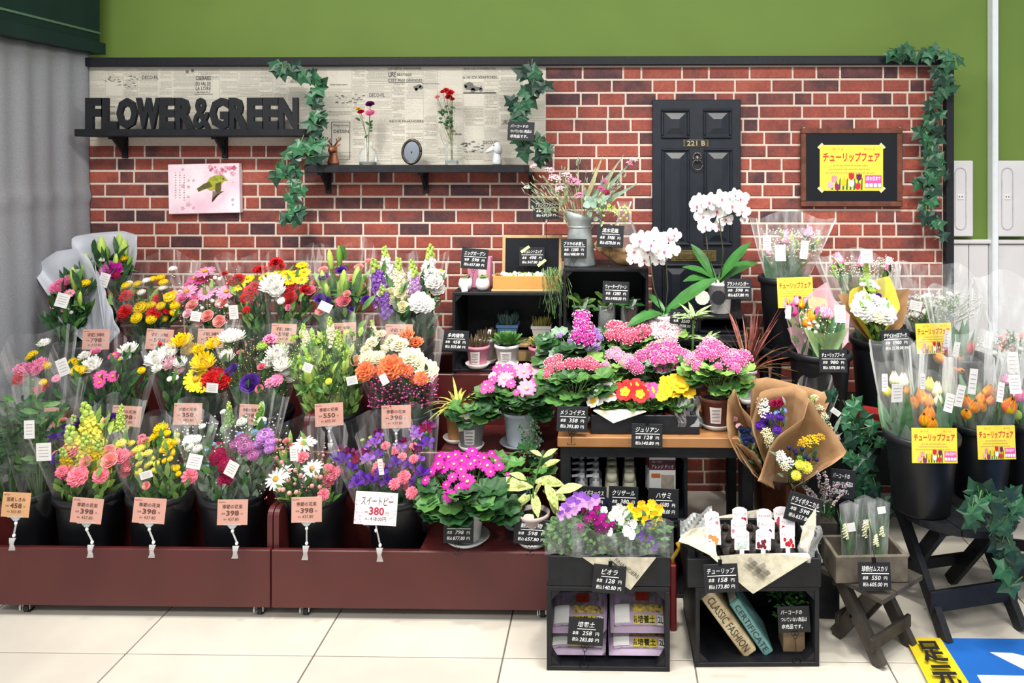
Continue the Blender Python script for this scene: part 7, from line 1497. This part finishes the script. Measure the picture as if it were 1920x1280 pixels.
bouquet('bouquet', 'bouquet of white flowers wrapped in bright yellow paper', 'bouquet', b2+Vector((-.01, -.03, 0)), parse("R2| carn white 78 930,760 1100,800 1080,740,60 960,800,60; carn white 55 930,680 990,570,40 1010,700; pom lime 30 960,540 1000,620; lis purple 20 1055,660; carn cream 44 1060,830; pom white 26 930,575 1040,600"), 3.03, leaf=(60, .055, .015), pal=(1, 2, 4), seed=33, wrap=None,
        extra=two(papers(YP, (1645, 655, 3.06), [(1622, 606), (1590, 575), (1594, 543), (1634, 526), (1667, 517), (1679, 541), (1688, 576), (1665, 618)], 3.03, .06, 3), papers(KR, (1648, 660, 3.08), [(1600, 610), (1570, 552), (1610, 548), (1660, 545), (1705, 541), (1700, 580), (1693, 611)], 3.06, .07, 4)), dep=.1)
bouquet('tulip_bouquet', 'bouquet of pink and orange tulips in pink and pale green paper', 'bouquet', b3+Vector((.02, -.02, 0)), parse("R2| tulip tangerine 42 515,820 470,870,30; tulip hotpink 46 575,805; tulip pink 48 650,805 620,790; pom white 14 500,880 540,870 500,920 570,900 550,950 480,840; tulip orange 30 500,890"), 2.93, leaf=(24, .05, .012), seed=34, extra=two(tl, papers(PP, (1545, 690, 2.97), [(1505, 640), (1497, 575), (1515, 552), (1550, 528), (1564, 560), (1594, 590), (1590, 640)], 2.95, .06, 5), papers(mat('lemon_tissue', '#e6e0b0', .7, .05), (1545, 690, 2.96), [(1508, 640), (1498, 600), (1503, 572), (1525, 556), (1548, 560), (1560, 590), (1575, 625)], 2.94, .05, 8), papers(GP, (1548, 700, 2.90), [(1505, 612), (1525, 622), (1548, 626), (1572, 622), (1594, 612)], 2.885, -.035, 6)), wrap=None, gyp=('white', 60, .0035), dep=.07, tagpos=((1575, 588, 20, 32, 0),))
bouquet('tulip_bouquet', 'bouquet of pink tulips in pink paper beside the green wrapped one', 'bouquet', b3+Vector((-.05, .0, 0)), parse("R2| tulip hotpink 40 370,770; tulip pink 34 400,700; tulip tangerine 30 440,720"), 2.98, leaf=(10, .05, .012), seed=35, wrap=None, extra=two(papers(PP, (1515, 690, 3.0), [(1484, 640), (1471, 583), (1480, 565), (1500, 560), (1520, 590), (1525, 640)], 2.98, .05, 7), papers(PP, (1508, 690, 2.95), [(1476, 615), (1490, 612), (1512, 618), (1520, 622)], 2.93, -.02, 9)), dep=.05, tagpos=((1478, 585, 10, 24, 5),))
bouquet('gypsophila_bouquet', 'clear sleeved bouquet of white gypsophila behind the yellow tulip card', 'bouquet', b4, parse("D| pom white 6 1705,570 1720,560 1740,555 1765,560 1780,552 1750,575 1715,590 1770,580 1735,585"), 3.25, gyp=('white', 420, .0034), leaf=(60, .05, .012), pal=(1, 2, 0), seed=36, wrapm=SLEEVE, tagpos=((1717, 573, 22, 18, 12),), top=.3)
bouquet('tulip_bouquet', 'clear sleeve of pale yellow tulips on the round stool', 'bouquet', b5+Vector((-.055, .01, 0)), parse("R3| tulip cream 46 500,465 570,478; tulip tangerine 26 595,558; tulip lemon 38 440,560"), 2.58, leaf=(6, .05, .01), seed=37, extra=tl, wrapm=SLEEVE, top=.33, tagpos=((1682, 737, 22, 34, 0), (1659, 717, 11, 32, 0)), dep=.06, pad=.05)
bouquet('tulip_bouquet', 'clear sleeve of orange tulips on the round stool', 'bouquet', b5+Vector((.02, -.02, 0)), parse("R3| tulip tangerine 52 715,605 650,650,44 770,640,46 780,740,54 740,790,50 800,825,50; tulip lemon 44 780,510; tulip cream 48 840,550 850,640,40"), 2.54, leaf=(6, .05, .01), seed=38, extra=tl, wrapm=SLEEVE, top=.32, tagpos=((1730, 715, 9, 28, 0), (1780, 755, 18, 34, 18), (1800, 742, 16, 40, 15)), dep=.1)
bouquet('tulip_bouquet', 'clear sleeve of red-orange tulips in the second bucket on the stool', 'bouquet', b6+Vector((-.04, 0, 0)), parse("R3| tulip tangerine 46 1075,645 1140,680,50 1205,690,38 1075,745,42 1190,620,42 1250,565,44; tulip orange 36 1270,640"), 2.62, leaf=(6, .05, .01), seed=39, extra=tl, wrapm=SLEEVE, top=.34, tagpos=((1824, 715, 14, 48, 5),), dep=.1)
bouquet('tulip_bouquet', 'clear sleeve of peach and pink tulips in the second bucket on the stool', 'bouquet', b6+Vector((.05, 0, 0)), parse("R3| tulip orange 62 1425,675; tulip pink 54 1490,590 1400,470,40; tulip peach 40 1340,560"), 2.62, leaf=(6, .05, .01), seed=40, extra=tl, wrapm=SLEEVE, top=.36, tagpos=((1903, 720, 22, 34, 0), (1876, 735, 12, 36, 12)), dep=.08)
bouquet('tulip_bouquet', 'clear sleeve of red and orange tulips behind the yellow card', 'bouquet', b8+Vector((-.03, 0, 0)), parse("R3| tulip tangerine 46 850,300 1020,310 1030,400,40; tulip red 42 1105,220 930,270,36; tulip orange 40 990,400 890,330"), 3.04, leaf=(8, .05, .01), seed=41, extra=tl, wrapm=SLEEVE, top=.30, tagpos=((1776, 635, 13, 32, 5), (1793, 655, 12, 28, 12)), dep=.08)
bouquet('spray_bouquet', 'clear sleeved bouquet of pale spray flowers beside the white post', 'bouquet', b9+Vector((-.03, 0, 0)), parse("R3| pom salmon 20 1350,150 1380,180 1340,220 1420,120 1460,160 1500,140; pom tangerine 14 1360,200 1440,230 1400,150; pom white 18 1300,260 1480,210 1510,230 1330,130"), 3.08, gyp=('white', 240, .0034), leaf=(40, .05, .012), pal=(3, 1, 3), seed=42, wrapm=SLEEVE, tagpos=((1899, 680, 22, 40, 0), (1853, 637, 14, 30, 15)), top=.34)
bouquet('tulip_bouquet', 'clear sleeve of green tulip buds in the bucket at the end of the stools', 'bouquet', b7, parse("D| tulip lime 10 1905,775 1925,765; tulip peach 11 1938,760"), 2.68, leaf=(8, .05, .01), seed=43, extra=tl, wrapm=SLEEVE, top=.28, dep=.05)
r = thing('red_box', 'red glossy folded box beside the ivy and the tulip bucket', 'box', P(1636, 800, 2.78)); m = MB(); m.add([(-.06, -.02, .02), (.055, -.04, 0), (.06, .04, 0), (-.06, .04, .02), (-.085, -.03, .075), (.055, -.045, .05), (.06, .05, .05), (-.08, .05, .075)], [(3, 2, 1, 0), (4, 5, 6, 7), (0, 1, 5, 4), (1, 2, 6, 5), (2, 3, 7, 6), (3, 0, 4, 7)]); m.build('body', mat('red_gloss', '#9a2a2a', .25, .15, 12), r)
m = MB(); m.cbox((.0, .02, -.012), (.14, .12, .02), .003); m.build('ledge', BLKW, r); m = MB(); m.bx(-.03, .03, 0, .05, -.585, -.022); m.build('post', BLKW, r)

# ------------------------------------------------------------------ ivy
IV_ = []
o5 = [(0, 0), (.18, -.16), (.46, -.05), (.36, .16), (.58, .42), (.28, .46), (0, 1), (-.28, .46), (-.58, .42), (-.36, .16), (-.46, -.05), (-.18, -.16)]
for k in range(5):
    m = MB(); q = random.Random(k); pts = [(x*q.uniform(.85, 1.15), y*q.uniform(.9, 1.1)) for x, y in o5]; n = len(pts)
    m.add([(0, .3, .06)]+[(x, y, -.22*(x*x+.6*(y-.3)**2)+.05*math.sin(i*2+k)) for i, (x, y) in enumerate(pts)], [(0, 1+i, 1+(i+1) % n) for i in range(n)]); m.tube([(0, -.45, -.1), (0, .02, .0)], .025, 4, 1, False)
    IV_.append(m.mesh('leaf', [mat('ivy_leaf%d' % (k % 3), ('#1c4a30', '#2b6540', '#143a2a')[k % 3], .42, .2, 60, rand=.2, spec=.5), STEM]))
def ivy(label, strands, Y, n, s, seed, spread=14, dy=.03):
    q = random.Random(seed); p0 = P(*strands[0][0], Y); r = thing('ivy_garland', label, 'ivy', p0); m = MB()
    for st in strands:
        pts = [P(x, y, Y+q.uniform(-dy, dy)*.4)-p0 for x, y in st]; m.tube(pts, .0018, 5, 0, False)
    m.build('vine', mat('vine_brown', '#5a5a3a', .7, .2), r)
    tot = sum(math.dist(a, b_) for st in strands for a, b_ in zip(st, st[1:]))
    for st in strands:
        for a, b_ in zip(st, st[1:]):
            k = max(1, round(n*math.dist(a, b_)/tot))
            for i in range(k):
                t = (i+q.random())/k; x = a[0]+(b_[0]-a[0])*t+q.uniform(-spread, spread); y = a[1]+(b_[1]-a[1])*t+q.uniform(-spread*.6, spread*.6)
                p = P(x, y, Y-.02-q.random()*dy)-p0; an = q.uniform(-PI*.9, -PI*.1) if q.random() < .7 else q.uniform(0, PI)
                place_leaf(r, IV_[q.randrange(5)], p, (math.cos(an), q.uniform(-.4, .1), math.sin(an)), (q.uniform(-.5, .5), -1, q.uniform(-.1, .7)), M_(s, Y)*q.uniform(.75, 1.25))
    return r
ivy('ivy garland trailing over the frame between the two wall shelves', [[(505, 118), (540, 125), (580, 145), (605, 180), (595, 230), (600, 270), (585, 300)], [(575, 262), (550, 290), (540, 320), (560, 345)], [(548, 345), (552, 385), (548, 420)], [(515, 325), (540, 320)]], 3.40, 62, 25, 1, 12)
ivy('ivy garland hanging at the edge of the newspaper wallpaper', [[(990, 115), (1005, 150), (1000, 185), (965, 205), (985, 240), (975, 275)], [(1010, 250), (1025, 275), (1015, 310)], [(1005, 150), (1020, 165)], [(960, 180), (980, 230)]], 3.43, 48, 27, 2, 13)
ivy('ivy garland over the top right corner of the black frame', [[(1665, 90), (1700, 95), (1740, 95), (1775, 105), (1785, 115)], [(1765, 110), (1772, 160), (1755, 200), (1745, 240), (1740, 290), (1755, 330), (1745, 380), (1750, 440)], [(1720, 240), (1745, 235)], [(1730, 345), (1770, 325)]], 3.50, 74, 25, 3, 13)
ivy('ivy plant trailing beside the kraft bouquets', [[(1580, 750), (1600, 790), (1620, 830), (1610, 870), (1625, 910), (1660, 950)], [(1590, 840), (1620, 870)], [(1600, 790), (1640, 815)], [(1625, 910), (1600, 930)]], 2.74, 46, 27, 4, 18, .06)
ivy('ivy plant trailing down in front of the round stool', [[(1900, 925), (1870, 930), (1880, 975), (1888, 1010), (1890, 1050), (1900, 1095)], [(1870, 930), (1815, 935), (1825, 975)], [(1900, 925), (1915, 950)], [(1880, 975), (1865, 1000)]], 2.42, 40, 34, 5, 14, .06)

# ------------------------------------------------------------------ things on the upper wall shelf
YQ = YW-.09; zq = s2z+.0005
b = root_at('deer_figurine', 'copper coloured deer head figurine on the wall shelf', 625, YQ, zq, 'figurine'); CU = mat('copper_figurine', '#a56a4c', .4, .25, 40, metal=.5, col2='#6e4431'); m = MB()
m.lathe([(.026, 0), (.027, .01), (.02, .04), (.017, .06)], n=14, sy=.8); k = len(m.v); m.tube([(0, .004, .05), (0, -.004, .075), (0, -.026, .072), (0, -.042, .062)], [.017, .02, .015, .009], 10); m.build('head', CU, b, smooth=True)
for sx in (-1, 1):
    m = MB(); m.leaf((sx*.015, 0, .085), (sx, 0, .4), (0, -1, .2), .022, .012, .1); m.build('ear', CU, b)
    m = MB(); m.tube([(sx*.008, 0, .09), (sx*.02, 0, .108), (sx*.034, 0, .118), (sx*.036, 0, .128)], [.004, .004, .003, .002], 6); m.tube([(sx*.018, 0, .105), (sx*.014, 0, .122)], .0028, 5); m.tube([(sx*.028, 0, .114), (sx*.026, 0, .128)], .0025, 5); m.build('antler', mat('antler_brown', '#7a4f38', .5, .2, metal=.4), b, smooth=True)
b = root_at('glass_vase', 'round-shouldered clear glass bottle vase on the wall shelf', 690, YQ, zq, 'vase'); m = MB(); m.lathe([(.038, 0), (.04, .004), (.04, .058), (.033, .072), (.016, .08), (.015, .105), (.018, .107)], n=24); m.build('glass', GLASS, b, smooth=True)
m = MB(); m.lathe([(.037, .003), (.038, .006), (.038, .014), (.001, .014)], n=20); m.build('water', mat('vase_water', '#8d9796', .1, .1), b, smooth=True)
def vase_flowers(base, fl, label, sprigs=0, seed=0, lv=10):
    r = thing('dried_flowers', label, 'flowers', base+Vector((0, 0, .012))); q = random.Random(seed); st = MB()
    for kind, col, x, y, rr in fl:
        p = P(x, y, YQ-.01+q.uniform(-.015, .015))-r.location; ob(FNAME[kind], flower(kind, col, 0), r, p, face((p.x*2, -.6, .8), q.random()*6), M_(rr, YQ)); st.tube([(q.uniform(-.006, .006), 0, 0), (p.x*.2, 0, p.z*.5), p], .0014, 4, 0, False)
    for i in range(lv): t = q.uniform(.45, .8); k = q.choice(fl); p = (P(k[2], k[3], YQ-.01)-r.location)*t; st.leaf(p, (q.uniform(-1, 1), -.4, q.uniform(-.2, .6)), (0, -1, .4), q.uniform(.018, .03), .014, .3, 1, 3)
    for i in range(sprigs): x, y = q.uniform(815, 858), q.uniform(172, 260); p = P(x, y, YQ)-r.location; st.tube([(0, 0, .08), (p.x*.6, 0, p.z*.6), p], .0006, 3, 0, False); st.octa(p, .002, 2)
    st.build('stems', [mat('dry_stem', '#6f7048', .6, .2), GREENS[0], pm('cream')], r)
vase_flowers(b.location, [('rose', 'pink', 694, 214, 10), ('rose', 'gold', 672, 205, 5), ('rose', 'red', 677, 211, 7), ('lis', 'plum', 694, 197, 9)], 'pink, red and purple dried flowers in the round bottle', seed=1, lv=8)
b = root_at('oval_frame', 'small oval mirror frame on the wall shelf', 771, YQ-.02, zq, 'frame'); m = MB(); n = 40; A, Bz = M_(19.5, YQ), M_(24.5, YQ); OVM = mat('pewter_dark', '#4a4640', .35, .25, 90, metal=.7)
m.tube([(A*.87*math.cos(2*PI*i/n), 0, Bz+Bz*.9*math.sin(2*PI*i/n)) for i in range(n+1)], .007, 8); m.build('rim', OVM, b, (0, 0, 0), (R(-8), 0, 0), smooth=True)
m = MB(); m.prism([(A*.85*math.cos(2*PI*i/n), Bz+Bz*.88*math.sin(2*PI*i/n)) for i in range(n)], -.001, .004); m.build('mirror', mat('mirror', '#aab2bd', .12, .1, 5, metal=.9), b, (0, 0, 0), (R(-8), 0, 0))
m = MB(); m.tube([(0, .004, Bz), (0, .04, .004)], .003, 5); m.build('strut', OVM, b)
b = root_at('glass_vase', 'square clear glass bottle vase on the wall shelf', 848, YQ, zq, 'vase'); m = MB(); w_ = .027; m.lathe([(w_*1.38, 0), (w_*1.41, .003), (w_*1.41, .095), (.016*1.3, .102), (.016*1.3, .112)], n=4); m.v = [tuple(Matrix.Rotation(PI/4, 3, 'Z') @ Vector(v)) for v in m.v]; m.build('glass', GLASS, b)
m = MB(); m.lathe([(w_*1.3, .004), (w_*1.3, .02), (.001, .02)], n=4); m.v = [tuple(Matrix.Rotation(PI/4, 3, 'Z') @ Vector(v)) for v in m.v]; m.build('water', MATS['vase_water'], b)
vase_flowers(b.location, [('carn', 'red', 836, 170, 7), ('carn', 'red', 844, 174, 8), ('carn', 'red', 841, 182, 7), ('carn', 'red', 848, 186, 5), ('carn', 'red', 830, 172, 5), ('carn', 'salmon', 820, 182, 6)], 'dried red roses with thin sprays in the square bottle', 26, 2, 26)
b = root_at('duck_figurine', 'white duck head figurine on the wall shelf', 932, YQ, zq, 'figurine'); CE = mat('white_ceramic', '#e4e6e4', .35, .15, 60, col2='#c9d0d2'); m = MB()
m.lathe([(.02, 0), (.024, .006), (.02, .03), (.017, .05), (.016, .06)], n=16); m.tube([(.004, 0, .05), (.004, -.002, .07), (-.004, -.004, .09), (-.01, -.006, .1)], [.017, .021, .022, .012], 12); m.build('head', CE, b, smooth=True)
m = MB(); m.tube([(-.016, -.006, .078), (-.034, -.01, .066), (-.05, -.012, .055)], [.013, .01, .006], 10); m.v = [(x, y, z*.96+.003) for x, y, z in m.v]; m.build('bill', CE, b, smooth=True)
m = MB(); m.ball((-.012, -.024, .09), .003, 8); m.build('eye', MATS['ink_black'], b)
# bird picture on canvas
Yc = YW-.035; W, H = M_(136, Yc), M_(94, Yc); r = thing('bird_picture', 'canvas picture of a yellow-green bird among pink blossom', 'picture', (XX(383, Yc), YW-.005, ZZ(401, Yc))); yf = -.0305
m = MB(); m.cbox((0, -.015, H/2), (W, .03, H), .002); m.build('canvas', mat('canvas_blush', '#f2e4ea', .7, .06, 10, col2='#e8c3d2'), r, (0, 0, 0), (0, R(-1.2), 0))
def art(pts, mt, nm, lift=0): m = MB(); m.add([((x-.5)*W, yf-.0004-lift, (1-y)*H) for x, y in pts], [tuple(reversed(range(len(pts))))]); m.build(nm, mt, r)
q = random.Random(4); BP = [mat('blossom_pink%d' % i, c, .7, .2, 80) for i, c in enumerate(('#e88aa6', '#f0b3c6', '#d96a8c'))]
for i in range(34):
    x, y = (q.gauss(.72, .12), q.gauss(.15, .08)) if i < 20 else (q.choice((.28, .9, .2, .35)), q.uniform(.1, .9)); s = q.uniform(.012, .035); x = min(max(x, .05), .95); y = min(max(y, .06), .93)
    art([(x+s*(1+.35*math.cos(5*t))*math.cos(t), y+s*1.4*(1+.35*math.cos(5*t))*math.sin(t)) for t in [2*PI*k/15 for k in range(15)]], BP[i % 3 if i < 20 else 1], 'blossom_print', .0001*(i % 5))
art([(.52, .42), (.58, .28), (.66, .23), (.74, .22), (.78, .26), (.84, .34), (.78, .34), (.74, .42), (.68, .52), (.6, .54), (.54, .5)], mat('bird_yellow', '#b9b63a', .7, .2, 60, col2='#7f8a2e'), 'bird_print', .001)
art([(.5, .4), (.58, .36), (.62, .46), (.52, .5), (.42, .56), (.4, .5)], mat('bird_olive', '#6a6430', .7, .2, 60), 'bird_print', .0014); art([(.66, .4), (.74, .36), (.74, .5), (.72, .62), (.66, .56)], MATS['bird_olive'], 'bird_print', .0014)
for i in range(9): a = R(100+i*8); x, y = .62+.03*i*.6, .55; art([(x, y), (x+.02, y), (x+.015+.16*math.cos(a)*.5, y+.2*math.sin(a)*1.1), (x+.16*math.cos(a)*.5, y+.2*math.sin(a)*1.1)], mat('bird_feather', '#a58f86', .7, .2), 'feather_print', .0008)
m = MB(); m.box(((.77-.5)*W, yf-.0022, (1-.3)*H), (.006, .0004, .006)); m.build('eye_print', MATS['ink_black'], r)
m = MB()
for cx in (.1, .16, .22):
    for k in range(11): m.box(((cx-.5)*W, yf-.001, (1-(.18+.05*k+(.1 if cx > .2 else 0)*.5))*H), (.003+.002*(k % 2), .0003, .004))
m.build('poem_print', mat('print_mauve', '#8a7a88', .7, 0), r, kind='stuff')

# ------------------------------------------------------------------ blue and yellow floor sign
def FP(px, py): Y = EYE*F/(py-HY); return P(px, py, Y)
r = thing('floor_sticker', 'blue and yellow floor sticker with white marks', 'floor sticker', FP(1760, 1195)+Vector((0, 0, .0008))); L0 = r.location
e0, e1 = FP(1697, 1196), FP(1740, 1280); f0, f1 = FP(1763, 1196), FP(1817, 1280)
dv = (e1-e0).normalized(); dw = (f1-f0).normalized()
def fpoly(pts, mt, nm, z): m = MB(); m.add([Vector((p.x, p.y, z))-Vector((L0.x, L0.y, 0)) for p in pts]+[Vector((p.x, p.y, z-.0006))-Vector((L0.x, L0.y, 0)) for p in pts], [tuple(range(len(pts))), tuple(reversed(range(len(pts), 2*len(pts))))]+[(i, i+len(pts), (i+1) % len(pts)+len(pts), (i+1) % len(pts)) for i in range(len(pts))]); m.build(nm, mt, r)
fpoly([e0, e0+dv*1.0, f0+dw*1.0, f0], mat('sticker_yellow', '#e3c928', .5, .08, 6), 'yellow_band', .0)
xr_ = 2.3; fpoly([f0, f0+dw*1.0, Vector((xr_, (f0+dw*1.0).y, 0)), Vector((xr_, f0.y, 0))], mat('sticker_blue', '#1f62b4', .5, .06, 6), 'blue_field', .0)
fpoly([FP(1856, 1222), FP(1985, 1285), FP(2060, 1260), FP(1898, 1223)], mat('sticker_whitepaint', '#e9ecef', .5, .04), 'white_mark', .0006); fpoly([FP(1832, 1265), FP(1870, 1330), FP(2100, 1330), FP(2080, 1266)], MATS['sticker_whitepaint'], 'white_mark', .0006)
mid = (f0-e0)
for i, ch_ in enumerate('足元に注意'):
    k = MB(); put_text(k, ch_, -.5, .5, -.5, .5, 0, 0, .03); c = e0+mid*.5+dv*(.085+.115*i); u = mid.normalized()*(mid.length*.33); v = -dv*.05; m = MB()
    m.add([c+u*p[0]*2+v*p[2]*2+Vector((0, 0, .0006))-Vector((L0.x, L0.y, 0)) for p in k.v], k.f); m.build('lettering', MATS['ink_black'], r)
